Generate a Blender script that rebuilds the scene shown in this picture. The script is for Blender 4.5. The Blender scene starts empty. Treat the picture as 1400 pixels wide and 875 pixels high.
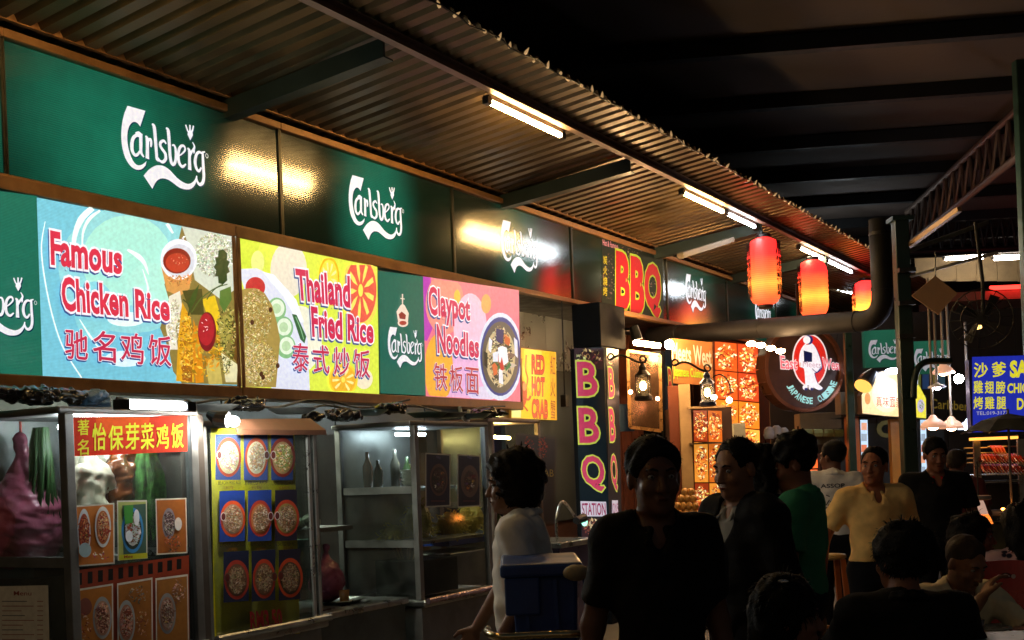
import bpy, bmesh, math, random
import numpy as np
from mathutils import Vector, Matrix
random.seed(7); RND = random.Random(11)
sc = bpy.context.scene
COL = bpy.context.collection
PI = math.pi

# ------------------------------------------------------------------ camera, world, exposure
F = 1600.; CZ = 1.65; RO = .04; NR = math.hypot(1, RO)
cam_d = bpy.data.cameras.new('camera'); cam = bpy.data.objects.new('camera', cam_d); COL.objects.link(cam)
cam.location = (0, 0, CZ)
cam.rotation_euler = (Matrix.Rotation(PI/2, 3, 'X') @ Matrix.Rotation(-math.atan(RO), 3, 'Z')).to_euler()
cam_d.lens = 36*F/1400; cam_d.sensor_width = 36; cam_d.shift_y = (638-437.5)/1400
cam_d.clip_start = .05; cam_d.clip_end = 500
sc.camera = cam
wd = bpy.data.worlds.new('World'); sc.world = wd; wd.use_nodes = True
wn = wd.node_tree.nodes; bg = wn['Background']
sky = wn.new('ShaderNodeTexSky'); sky.sky_type = 'NISHITA'; sky.sun_disc = False
sky.sun_elevation = math.radians(-1.5); sky.sun_rotation = math.radians(200)
wd.node_tree.links.new(sky.outputs[0], bg.inputs[0]); bg.inputs[1].default_value = .07
sc.view_settings.view_transform = 'Standard'; sc.view_settings.look = 'None'
sc.view_settings.exposure = 0.9; KE = .54; sc.view_settings.gamma = 1
cy = sc.cycles
cy.use_denoising = True; cy.max_bounces = 6; cy.diffuse_bounces = 3; cy.glossy_bounces = 3
cy.transparent_max_bounces = 12; cy.transmission_bounces = 4
cy.sample_clamp_indirect = 4; cy.caustics_reflective = False; cy.caustics_refractive = False

# ------------------------------------------------------------------ frames
_a = math.atan(950/F)
D = (math.sin(_a), math.cos(_a)); NN = (D[1], -D[0]); P0 = (-2.73, 6.32)
TH = math.atan2(D[1], D[0]); PH = math.atan(180/F)
def world(fr, p):
    if fr == 'S': return (P0[0]+p[0]*D[0]+p[1]*NN[0], P0[1]+p[0]*D[1]+p[1]*NN[1], p[2])
    if fr == 'H': return (p[0]*math.cos(PH)+p[1]*math.sin(PH), -p[0]*math.sin(PH)+p[1]*math.cos(PH), p[2])
    return tuple(p)
FROT = {'S': TH, 'H': -PH, 'W': 0.}
def ab(x, y):
    u = x-700; v = 638-y
    return (u+v*RO)/NR, (-u*RO+v)/NR
def at(x, y, Y):                       # a point of the picture at distance Y in front of the camera
    a, b = ab(x, y); return (a*Y/F, Y, CZ+b*Y/F)
def on(x, y, n):                       # ... on a plane parallel to the row of stalls, n metres in front of it -> (t, n, z)
    a, b = ab(x, y); rx = a/F
    Y = (n+P0[0]*NN[0]+P0[1]*NN[1])/(rx*NN[0]+NN[1]); px = rx*Y
    return ((px-P0[0])*D[0]+(Y-P0[1])*D[1], n, CZ+b*Y/F)
def ont(x, y, t):                      # ... on a plane square to the row, at distance t along it
    a, b = ab(x, y); rx = a/F
    Y = (t+P0[0]*D[0]+P0[1]*D[1])/(rx*D[0]+D[1]); px = rx*Y
    return (t, (px-P0[0])*NN[0]+(Y-P0[1])*NN[1], CZ+b*Y/F)

# ------------------------------------------------------------------ materials
def lin(c):
    if isinstance(c, str):
        c = c.lstrip('#'); c = [int(c[i:i+2], 16)/255 for i in (0, 2, 4)]
    return tuple((v/12.92 if v <= .04045 else ((v+.055)/1.055)**2.4) for v in c[:3])
_mats = {}
def M(name, col=(.5, .5, .5), rough=.6, metal=0., var=.2, scale=6., bump=0., bscale=60., emit=None, es=0., coat=0., spec=.5, alpha=1.):
    if name in _mats: return _mats[name]
    m = bpy.data.materials.new(name); m.use_nodes = True; nt = m.node_tree; nd = nt.nodes; L = nt.links
    b = nd['Principled BSDF']
    b.inputs['Base Color'].default_value = (*col, 1); b.inputs['Roughness'].default_value = rough
    b.inputs['Metallic'].default_value = metal; b.inputs['Specular IOR Level'].default_value = spec
    b.inputs['Coat Weight'].default_value = coat
    if alpha < 1: b.inputs['Alpha'].default_value = alpha
    if emit is not None:
        b.inputs['Emission Color'].default_value = (*emit, 1); b.inputs['Emission Strength'].default_value = es
    if var > 0 or bump > 0:
        tc = nd.new('ShaderNodeTexCoord')
    if var > 0:
        n1 = nd.new('ShaderNodeTexNoise'); n1.inputs['Scale'].default_value = scale; n1.inputs['Detail'].default_value = 6
        n1.inputs['Roughness'].default_value = .65
        L.new(tc.outputs['Object'], n1.inputs['Vector'])
        r = nd.new('ShaderNodeMapRange'); r.inputs[1].default_value = .3; r.inputs[2].default_value = .7
        r.inputs[3].default_value = 1-var; r.inputs[4].default_value = 1+var*.6
        L.new(n1.outputs[0], r.inputs[0])
        vm = nd.new('ShaderNodeVectorMath'); vm.operation = 'SCALE'; vm.inputs[0].default_value = col
        L.new(r.outputs[0], vm.inputs['Scale']); L.new(vm.outputs[0], b.inputs['Base Color'])
        r2 = nd.new('ShaderNodeMapRange'); r2.inputs[1].default_value = .3; r2.inputs[2].default_value = .7
        r2.inputs[3].default_value = max(.03, rough-.12); r2.inputs[4].default_value = min(1, rough+.15)
        L.new(n1.outputs[0], r2.inputs[0]); L.new(r2.outputs[0], b.inputs['Roughness'])
    if bump > 0:
        n2 = nd.new('ShaderNodeTexNoise'); n2.inputs['Scale'].default_value = bscale; n2.inputs['Detail'].default_value = 4
        L.new(tc.outputs['Object'], n2.inputs['Vector'])
        bp = nd.new('ShaderNodeBump'); bp.inputs['Strength'].default_value = bump; bp.inputs['Distance'].default_value = .01
        L.new(n2.outputs[0], bp.inputs['Height']); L.new(bp.outputs[0], b.inputs['Normal'])
    _mats[name] = m; return m
def E(name, col, s): return M(name, col, var=0, emit=col, es=s*KE if s < 10 else s)
def printmat(name, glow, rough=.3, ribs=0., base=.6, gain=1., spec=.5):
    """flat print: colour per face; glow > 0 for backlit prints and prints given an added glow"""
    if name in _mats: return _mats[name]
    m = bpy.data.materials.new(name); m.use_nodes = True; nt = m.node_tree; nd = nt.nodes; L = nt.links
    b = nd['Principled BSDF']; at_ = nd.new('ShaderNodeAttribute'); at_.attribute_name = 'Col'
    tc = nd.new('ShaderNodeTexCoord')
    n1 = nd.new('ShaderNodeTexNoise'); n1.inputs['Scale'].default_value = 35; n1.inputs['Detail'].default_value = 5
    L.new(tc.outputs['Object'], n1.inputs['Vector'])
    r = nd.new('ShaderNodeMapRange'); r.inputs[1].default_value = .3; r.inputs[2].default_value = .7
    r.inputs[3].default_value = .9; r.inputs[4].default_value = 1.08; L.new(n1.outputs[0], r.inputs[0])
    k = r.outputs[0]
    if ribs > 0:
        w = nd.new('ShaderNodeTexWave'); w.wave_type = 'BANDS'; w.bands_direction = 'Z'; w.inputs['Scale'].default_value = ribs
        w.inputs['Distortion'].default_value = .4; w.inputs['Detail'].default_value = 1
        L.new(tc.outputs['Object'], w.inputs['Vector'])
        r3 = nd.new('ShaderNodeMapRange'); r3.inputs[3].default_value = .88; r3.inputs[4].default_value = 1.04; L.new(w.outputs[0], r3.inputs[0])
        mu = nd.new('ShaderNodeMath'); mu.operation = 'MULTIPLY'; L.new(k, mu.inputs[0]); L.new(r3.outputs[0], mu.inputs[1]); k = mu.outputs[0]
        bp = nd.new('ShaderNodeBump'); bp.inputs['Strength'].default_value = .25; bp.inputs['Distance'].default_value = .004
        L.new(w.outputs[0], bp.inputs['Height']); L.new(bp.outputs[0], b.inputs['Normal'])
    vm = nd.new('ShaderNodeVectorMath'); vm.operation = 'SCALE'; L.new(at_.outputs[0], vm.inputs[0]); L.new(k, vm.inputs['Scale'])
    v2 = nd.new('ShaderNodeVectorMath'); v2.operation = 'SCALE'; L.new(vm.outputs[0], v2.inputs[0]); v2.inputs['Scale'].default_value = base
    L.new(v2.outputs[0], b.inputs['Base Color']); b.inputs['Roughness'].default_value = rough; b.inputs['Specular IOR Level'].default_value = spec
    if glow > 0:
        L.new(vm.outputs[0], b.inputs['Emission Color']); b.inputs['Emission Strength'].default_value = glow*KE
    _mats[name] = m; return m
def glassmat():
    if 'glass_pane' in _mats: return _mats['glass_pane']
    m = bpy.data.materials.new('glass_pane'); m.use_nodes = True; nt = m.node_tree; nd = nt.nodes; L = nt.links
    nd.remove(nd['Principled BSDF']); out = nd['Material Output']
    tr = nd.new('ShaderNodeBsdfTransparent'); tr.inputs[0].default_value = (.84, .88, .86, 1)
    gl = nd.new('ShaderNodeBsdfGlossy'); gl.inputs['Roughness'].default_value = .06
    df = nd.new('ShaderNodeBsdfDiffuse'); df.inputs[0].default_value = (.35, .36, .33, 1)
    lw = nd.new('ShaderNodeLayerWeight'); lw.inputs[0].default_value = .5
    pw = nd.new('ShaderNodeMath'); pw.operation = 'POWER'; L.new(lw.outputs['Facing'], pw.inputs[0]); pw.inputs[1].default_value = 4
    fr = nd.new('ShaderNodeMath'); fr.operation = 'MULTIPLY_ADD'; L.new(pw.outputs[0], fr.inputs[0]); fr.inputs[1].default_value = .6; fr.inputs[2].default_value = .035
    tc = nd.new('ShaderNodeTexCoord'); ns = nd.new('ShaderNodeTexNoise'); ns.inputs['Scale'].default_value = 3; ns.inputs['Detail'].default_value = 7
    L.new(tc.outputs['Object'], ns.inputs['Vector'])
    r = nd.new('ShaderNodeMapRange'); r.inputs[1].default_value = .4; r.inputs[2].default_value = .75; r.inputs[3].default_value = 0.02; r.inputs[4].default_value = .14
    L.new(ns.outputs[0], r.inputs[0])
    mx = nd.new('ShaderNodeMixShader'); L.new(r.outputs[0], mx.inputs[0]); L.new(tr.outputs[0], mx.inputs[1]); L.new(df.outputs[0], mx.inputs[2])
    m2 = nd.new('ShaderNodeMixShader'); L.new(fr.outputs[0], m2.inputs[0]); L.new(mx.outputs[0], m2.inputs[1]); L.new(gl.outputs[0], m2.inputs[2])
    L.new(m2.outputs[0], out.inputs[0]); _mats['glass_pane'] = m; return m

# ------------------------------------------------------------------ mesh builder
class MB:
    def __init__(s): s.v = []; s.f = []; s.c = []; s.col = None
    def add(s, vs, fs):
        o = len(s.v); s.v += [tuple(p) for p in vs]; s.f += [tuple(i+o for i in f) for f in fs]; s.c += [s.col]*len(fs); return s
    def box(s, a, b):
        x0, y0, z0 = a; x1, y1, z1 = b
        return s.add([(x0,y0,z0),(x1,y0,z0),(x1,y1,z0),(x0,y1,z0),(x0,y0,z1),(x1,y0,z1),(x1,y1,z1),(x0,y1,z1)],
                     [(0,3,2,1),(4,5,6,7),(0,1,5,4),(1,2,6,5),(2,3,7,6),(3,0,4,7)])
    def bar(s, p, q, w, h=None, up=(0, 0, 1)):
        h = h or w; p = Vector(p); q = Vector(q); d = (q-p).normalized(); u = Vector(up)
        if abs(d.dot(u)) > .98: u = Vector((1, 0, 0))
        r = d.cross(u).normalized()*(w/2); u2 = r.cross(d).normalized()*(h/2)
        vs = [p-r-u2, p+r-u2, p+r+u2, p-r+u2, q-r-u2, q+r-u2, q+r+u2, q-r+u2]
        return s.add(vs, [(0,1,2,3),(7,6,5,4),(0,4,5,1),(1,5,6,2),(2,6,7,3),(3,7,4,0)])
    def tube(s, pts, r, n=8, caps=True):
        pts = [Vector(p) for p in pts]; rs = r if isinstance(r, (list, tuple)) else [r]*len(pts)
        vs = []; fs = []; pu = None
        for i, p in enumerate(pts):
            d = (pts[min(i+1, len(pts)-1)]-pts[max(i-1, 0)]).normalized()
            if pu is None:
                u = Vector((0, 0, 1)) if abs(d.z) < .9 else Vector((1, 0, 0))
            else: u = pu
            a = d.cross(u).normalized(); b = a.cross(d).normalized(); pu = b
            for k in range(n):
                an = 2*PI*k/n; vs.append(p+(a*math.cos(an)+b*math.sin(an))*rs[i])
        for i in range(len(pts)-1):
            for k in range(n):
                k2 = (k+1) % n; fs.append((i*n+k, i*n+k2, (i+1)*n+k2, (i+1)*n+k))
        if caps: fs.append(tuple(range(n))[::-1]); fs.append(tuple(range((len(pts)-1)*n, len(pts)*n)))
        return s.add(vs, fs)
    def lathe(s, c, prof, n=24, scal=None):
        vs = []; fs = []
        for (r, z) in prof:
            for k in range(n):
                an = 2*PI*k/n; q = r*(scal(an) if scal else 1); vs.append((c[0]+q*math.cos(an), c[1]+q*math.sin(an), c[2]+z))
        for i in range(len(prof)-1):
            for k in range(n):
                k2 = (k+1) % n; fs.append((i*n+k, i*n+k2, (i+1)*n+k2, (i+1)*n+k))
        if prof[0][0] > 1e-4: fs.append(tuple(range(n))[::-1])
        if prof[-1][0] > 1e-4: fs.append(tuple(range((len(prof)-1)*n, len(prof)*n)))
        return s.add(vs, fs)
    def ell(s, c, r, n=12, m=8, jit=0., rnd=None):
        vs = []; fs = []; rnd = rnd or RND
        for i in range(m+1):
            ph = PI*i/m
            for k in range(n):
                an = 2*PI*k/n; j = 1+rnd.uniform(-jit, jit)
                vs.append((c[0]+r[0]*j*math.sin(ph)*math.cos(an), c[1]+r[1]*j*math.sin(ph)*math.sin(an), c[2]+r[2]*j*math.cos(ph)))
        for i in range(m):
            for k in range(n):
                k2 = (k+1) % n; fs.append((i*n+k, i*n+k2, (i+1)*n+k2, (i+1)*n+k))
        return s.add(vs, fs)
    def prism(s, pts, off):
        """closed outline extruded by vector off"""
        n = len(pts); o = Vector(off); vs = [Vector(p) for p in pts]; vs += [v+o for v in vs]
        return s.add(vs, [tuple(range(n)), tuple(range(n, 2*n))[::-1]]+[(i, i+n, (i+1) % n+n, (i+1) % n) for i in range(n)])

def tag(o, label=None, cat=None, group=None, kind=None):
    for k, v in (('label', label), ('category', cat), ('group', group), ('kind', kind)):
        if v: o[k] = v
    return o
def mkmesh(name, mb, fr, org, mat, smooth=False, weld=True):
    if fr == 'S': vs = [(p[0]-org[0], org[1]-p[1], p[2]-org[2]) for p in mb.v]
    else: vs = [(p[0]-org[0], p[1]-org[1], p[2]-org[2]) for p in mb.v]
    me = bpy.data.meshes.new(name); me.from_pydata(vs, [], mb.f)
    hascol = any(c is not None for c in mb.c)
    if hascol:
        ca = me.color_attributes.new('Col', 'FLOAT_COLOR', 'CORNER')
        arr = []
        for f, c in zip(mb.f, mb.c):
            c = c or (.5, .5, .5); arr += [c[0], c[1], c[2], 1.]*len(f)
        ca.data.foreach_set('color', arr)
    else:
        bm = bmesh.new(); bm.from_mesh(me)
        if smooth and weld: bmesh.ops.remove_doubles(bm, verts=bm.verts, dist=1e-5)
        bmesh.ops.recalc_face_normals(bm, faces=bm.faces); bm.to_mesh(me); bm.free()
    if smooth: me.polygons.foreach_set('use_smooth', [True]*len(me.polygons))
    for m in (mat if isinstance(mat, (list, tuple)) else [mat]): me.materials.append(m)
    me.update(); return me
class Thing:
    def __init__(s, name, label, cat, org, fr='S', group=None, kind=None, rz=0.):
        s.fr = fr; s.org = org; o = bpy.data.objects.new(name, None); COL.objects.link(o)
        o.location = world(fr, org); o.rotation_euler = (0, 0, FROT[fr]+rz); o.empty_display_size = .1
        tag(o, label, cat, group, kind); s.o = o
    def part(s, name, mb, mat, parent=None, smooth=False, label=None, kind=None, bevel=0.):
        me = mkmesh(name, mb, s.fr, s.org, mat, smooth); o = bpy.data.objects.new(name, me); COL.objects.link(o)
        o.parent = parent or s.o
        if bevel:
            b = o.modifiers.new('bevel', 'BEVEL'); b.width = bevel; b.segments = 2; b.limit_method = 'ANGLE'
        tag(o, label, kind=kind); return o
    def inst(s, name, src, loc, parent=None):
        """another piece sharing src's mesh, shifted by loc (thing-local)"""
        o = src.copy(); o.name = name; COL.objects.link(o); o.parent = parent or s.o; o.location = loc; return o
def single(name, mb, mat, label, cat, org, fr='S', group=None, smooth=False, kind=None, bevel=0.):
    me = mkmesh(name, mb, fr, org, mat, smooth); o = bpy.data.objects.new(name, me); COL.objects.link(o)
    o.location = world(fr, org); o.rotation_euler = (0, 0, FROT[fr])
    if bevel:
        b = o.modifiers.new('bevel', 'BEVEL'); b.width = bevel; b.segments = 2; b.limit_method = 'ANGLE'
    return tag(o, label, cat, group, kind)

# ------------------------------------------------------------------ flat prints and lettering
_gl = {}
def glyph(s, off=0., sp=1.):
    k = (s, off, sp)
    if k in _gl: return _gl[k]
    cu = bpy.data.curves.new('t', 'FONT'); cu.body = s; cu.offset = off; cu.resolution_u = 3; cu.fill_mode = 'FRONT'; cu.space_character = sp
    ob = bpy.data.objects.new('t', cu); COL.objects.link(ob)
    dg = bpy.context.evaluated_depsgraph_get(); me = bpy.data.meshes.new_from_object(ob.evaluated_get(dg))
    v = [(p.co.x, p.co.y) for p in me.vertices]; f = [tuple(p.vertices) for p in me.polygons]
    bpy.data.objects.remove(ob); bpy.data.curves.remove(cu); bpy.data.meshes.remove(me)
    _gl[k] = (v, f); return _gl[k]
def cr(pts, n=6, closed=False):
    P = [np.array(p, float) for p in pts]; out = []; N = len(P)
    rng = range(N if closed else N-1)
    for i in rng:
        if closed: a, b, c, d = P[(i-1) % N], P[i], P[(i+1) % N], P[(i+2) % N]
        else: a, b, c, d = P[max(i-1, 0)], P[i], P[i+1], P[min(i+2, N-1)]
        for k in range(n):
            t = k/n; out.append(.5*((2*b)+(c-a)*t+(2*a-5*b+4*c-d)*t*t+(3*b-a-3*c+d)*t**3))
    if not closed: out.append(P[-1])
    return [tuple(p) for p in out]
class Art:
    """collects flat coloured shapes given in a 2-D space that fmap lays on a plane; out = raise direction"""
    def __init__(s, fmap, out=(0, 1, 0), base=.0012, step=.00028):
        s.mb = MB(); s.fm = fmap; s.out = out; s.k = 0; s.base = base; s.step = step
    def _put(s, vs, fs, col):
        h = s.base+s.k*s.step; q = [s.fm(*p) for p in vs]
        s.mb.col = lin(col); s.mb.add([(p[0]+s.out[0]*h, p[1]+s.out[1]*h, p[2]+s.out[2]*h) for p in q], fs)
    def lay(s): s.k += 1; return s
    def poly(s, pts, col, lay=True):
        if lay: s.k += 1
        n = len(pts)
        if n <= 4: s._put(pts, [tuple(range(n))], col)
        else:
            bm = bmesh.new(); vv = [bm.verts.new((p[0], p[1], 0)) for p in pts]; bm.verts.index_update()
            f = bm.faces.new(vv); r = bmesh.ops.triangulate(bm, faces=[f]); 
            fs = [tuple(v.index for v in g.verts) for g in bm.faces]; bm.free()
            s._put(pts, fs, col)
        return s
    def el(s, cx, cy, rx, ry, col, n=24, lay=True, rot=0.):
        c, sn = math.cos(rot), math.sin(rot)
        pts = [(cx+rx*math.cos(2*PI*i/n)*c-ry*math.sin(2*PI*i/n)*sn, cy+rx*math.cos(2*PI*i/n)*sn+ry*math.sin(2*PI*i/n)*c) for i in range(n)]
        if lay: s.k += 1
        s._put(pts+[(cx, cy)], [(i, (i+1) % n, n) for i in range(n)], col); return s
    def stroke(s, pts, w, col, n=5, closed=False, lay=True, smooth=True):
        if lay: s.k += 1
        P = cr(pts, n, closed) if smooth and len(pts) > 2 else list(pts); N = len(P); L = []; R = []
        for i, p in enumerate(P):
            a = P[(i-1) % N] if (closed or i > 0) else P[0]; b = P[(i+1) % N] if (closed or i < N-1) else P[-1]
            dx, dy = b[0]-a[0], b[1]-a[1]; l = math.hypot(dx, dy) or 1
            ww = w if not isinstance(w, (list, tuple)) else np.interp(i/(N-1), np.linspace(0, 1, len(w)), w)
            L.append((p[0]-dy/l*ww/2, p[1]+dx/l*ww/2)); R.append((p[0]+dy/l*ww/2, p[1]-dx/l*ww/2))
        fs = [(i, (i+1) % N, N+(i+1) % N, N+i) for i in range(N if closed else N-1)]
        s._put(L+R, fs, col); return s
    def text(s, t, TL, TR, BL, BR, col, off=.02, outline=None, shadow=None, ow=.05, base=.0, lay=True):
        v, f = glyph(t, 0.); x0 = min(p[0] for p in v); x1 = max(p[0] for p in v); y0 = min(p[1] for p in v); y1 = max(p[1] for p in v)
        def mp(p, d=(0, 0)):
            u = (p[0]-x0)/(x1-x0); w = (p[1]-y0)/(y1-y0)
            return tuple((BL[i]*(1-u)+BR[i]*u)*(1-w)+(TL[i]*(1-u)+TR[i]*u)*w+d[i] for i in (0, 1))
        ls = []
        if shadow: ls.append((shadow[0], ow, shadow[1]))
        if outline: ls.append((outline, ow, (0, 0)))
        ls.append((col, off, (0, 0)))
        if ord(t[0]) > 0x2E80:
            em = abs(BR[0]-BL[0])/(x1-x0)/max(1, 1)
            for c, o, d in ls:
                s.k += 1
                vv, ff = glyph(t, 0.); hb_ = s.base
                for i in range(8 if o > .02 else 5):
                    an = 2*PI*i/8; rr_ = (o*.75 if o > .02 else (o*.9 if i else 0)); hz_ = rr_*em
                    s.base += s.step*.12
                    s._put([mp(p, (d[0]+hz_*math.cos(an if o > .02 else PI*i/2), d[1]+hz_*math.sin(an if o > .02 else PI*i/2))) for p in vv], ff, c)
                s.base = hb_
            return s
        for c, o, d in ls:
            if lay: s.k += 1
            vv, ff = glyph(t, o); s._put([mp(p, d) for p in vv], ff, c)
        return s
    def speck(s, region, n, cols, size, rnd=None, asp=2.):
        """many small flecks inside a polygon-ish region function or ellipse (cx,cy,rx,ry)"""
        rnd = rnd or RND; cx, cy, rx, ry = region
        for c in cols:
            s.k += 1
            for _ in range(n//len(cols)):
                a = rnd.uniform(0, 2*PI); q = math.sqrt(rnd.random()); x = cx+rx*q*math.cos(a); y = cy+ry*q*math.sin(a)
                th = rnd.uniform(0, PI); l = size*rnd.uniform(.5, 1.3); w = l/asp/rnd.uniform(.8, 1.6)
                dx, dy = math.cos(th)*l, math.sin(th)*l; ex, ey = -math.sin(th)*w, math.cos(th)*w
                cc = [int(c.lstrip('#')[i:i+2], 16) for i in (0, 2, 4)]; jt = rnd.uniform(.8, 1.14)
                hb_ = s.base; s.base += rnd.random()*s.step*.8
                s._put([(x-dx, y-dy), (x+ex, y+ey), (x+dx, y+dy), (x-ex, y-ey)], [(0, 1, 2, 3)], [min(255, v*jt*rnd.uniform(.93, 1.07))/255 for v in cc] if False else '#%02x%02x%02x' % tuple(int(min(255, v*jt*rnd.uniform(.93, 1.07))) for v in cc)); s.base = hb_
        return s
def zz(x0, y0, k): return lambda pts: [(x0+p[0]/k, y0+p[1]/k) for p in pts]

# logo of the brewery sign, traced once, in metres about its centre
_z = zz(150, 130, 6.2533)
LOGO_O = on(*_z([(450, 430)])[0], 0)
def lg(p): q = on(*_z([p])[0], 0); return (q[0]-LOGO_O[0], q[2]-LOGO_O[2])
def logo(art, cx, cz, k, shadow='#0c3a50', white='#f4f6ff', fm=None):
    """adds the swash wordmark; art's 2-D space must be (t, z) metres"""
    def T(pts, d=(0, 0)): return [(cx+lg(p)[0]*k+d[0], cz+lg(p)[1]*k+d[1]) for p in pts]
    Cp = cr([(150,92),(302,135),(258,270),(240,245),(215,230),(190,235),(165,265),(150,320),(148,380),(155,440),(170,500),(195,560),(225,595),(260,600),(290,585),(312,565),(305,600),(280,628),(245,640),(205,630),(165,595),(130,535),(108,460),(98,380),(98,300),(108,220),(125,150)], 2, True)
    Cp = [(150,92),(302,135),(258,270)]+[q for q in cr([(258,270),(240,245),(215,230),(190,235),(165,265),(150,320),(148,380),(155,440),(170,500),(195,560),(225,595),(260,600),(290,585),(312,565)], 2)[1:]]+cr([(305,600),(280,628),(245,640),(205,630),(165,595),(130,535),(108,460),(98,380),(98,300),(108,220),(125,150)], 2)
    Sw = cr([(288,690),(330,640),(380,608),(420,600),(470,612),(520,650),(570,705),(620,742),(665,760),(700,750),(725,725),(740,690)], 2)+cr([(742,730),(725,770),(695,800),(655,808),(600,795),(550,760),(500,725),(450,712),(410,725),(385,755),(362,802)], 2)
    st = [([(258,352),(225,345),(197,372),(187,425),(192,480),(212,512),(236,508),(256,480)], [20,22,26,30,28,24,20,14], 0),
          ([(264,328),(264,420),(266,490),(290,530)], [30,28,26,12], 0), ([(218,330),(245,322),(268,345)], [12,20,26], 0),
          ([(302,352),(318,372),(320,450),(320,545)], [10,30,28,32], 0), ([(320,430),(330,388),(347,380),(352,412),(350,445)], [10,18,22,22,12], 0),
          ([(358,250),(378,272),(390,400),(398,500),(404,550),(432,560)], [10,30,28,26,26,10], 0),
          ([(480,418),(462,392),(436,402),(430,432),(450,468),(472,500),(476,545),(452,572),(424,560),(412,535)], [14,20,22,24,24,26,26,22,18,12], 0),
          ([(478,285),(498,305),(508,430),(515,530),(530,588),(552,585),(563,540),(562,470),(548,430),(530,432)], [10,30,28,28,26,24,24,22,18,8], 0),
          ([(590,520),(618,500),(642,470),(634,438),(610,436),(590,468),(583,530),(594,585),(620,612),(650,590)], [8,12,16,18,20,24,28,26,22,10], 0),
          ([(662,455),(678,475),(680,550),(682,640)], [10,28,26,34], 0), ([(682,530),(698,486),(712,470),(722,440),(706,402)], [10,18,22,16,8], 0),
          ([(718,450),(720,480),(716,500)], [8,14,8], 0),
          ([(786,498),(760,488),(738,512),(728,570),(738,625),(760,650),(782,620)], [14,20,24,28,26,20,14], 0),
          ([(792,490),(797,600),(802,690),(794,745),(772,765),(752,750),(740,715),(742,690)], [20,26,26,26,24,22,16,8], 0), ([(786,490),(812,486)], [14,10], 0),
          ([(648,254),(662,300),(676,322)], [12,14,16], 0), ([(684,256),(684,320)], [14,16], 0), ([(714,262),(706,300),(692,322)], [12,14,16], 0)]
    for col, d in (((shadow, (.006, -.007)),) if shadow else ())+((white, (0, 0)),):
        art.k += 1
        art.poly(T(Cp, d), col, lay=False); art.poly(T(Sw, d), col, lay=False); art.poly(T([(666,308),(706,312),(708,345),(686,388),(664,340)], d), col, lay=False)
        for pts, w, cl in st:
            art.stroke(T(pts, d), [v*.00088*k for v in w], col, n=4, closed=bool(cl), lay=False)
    q = T([(828, 520)])[0]; art.stroke([(q[0]+.011*k*math.cos(a*PI/5), q[1]+.014*k*math.sin(a*PI/5)) for a in range(10)], .003*k, white, closed=True, n=1)
    return art

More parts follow.
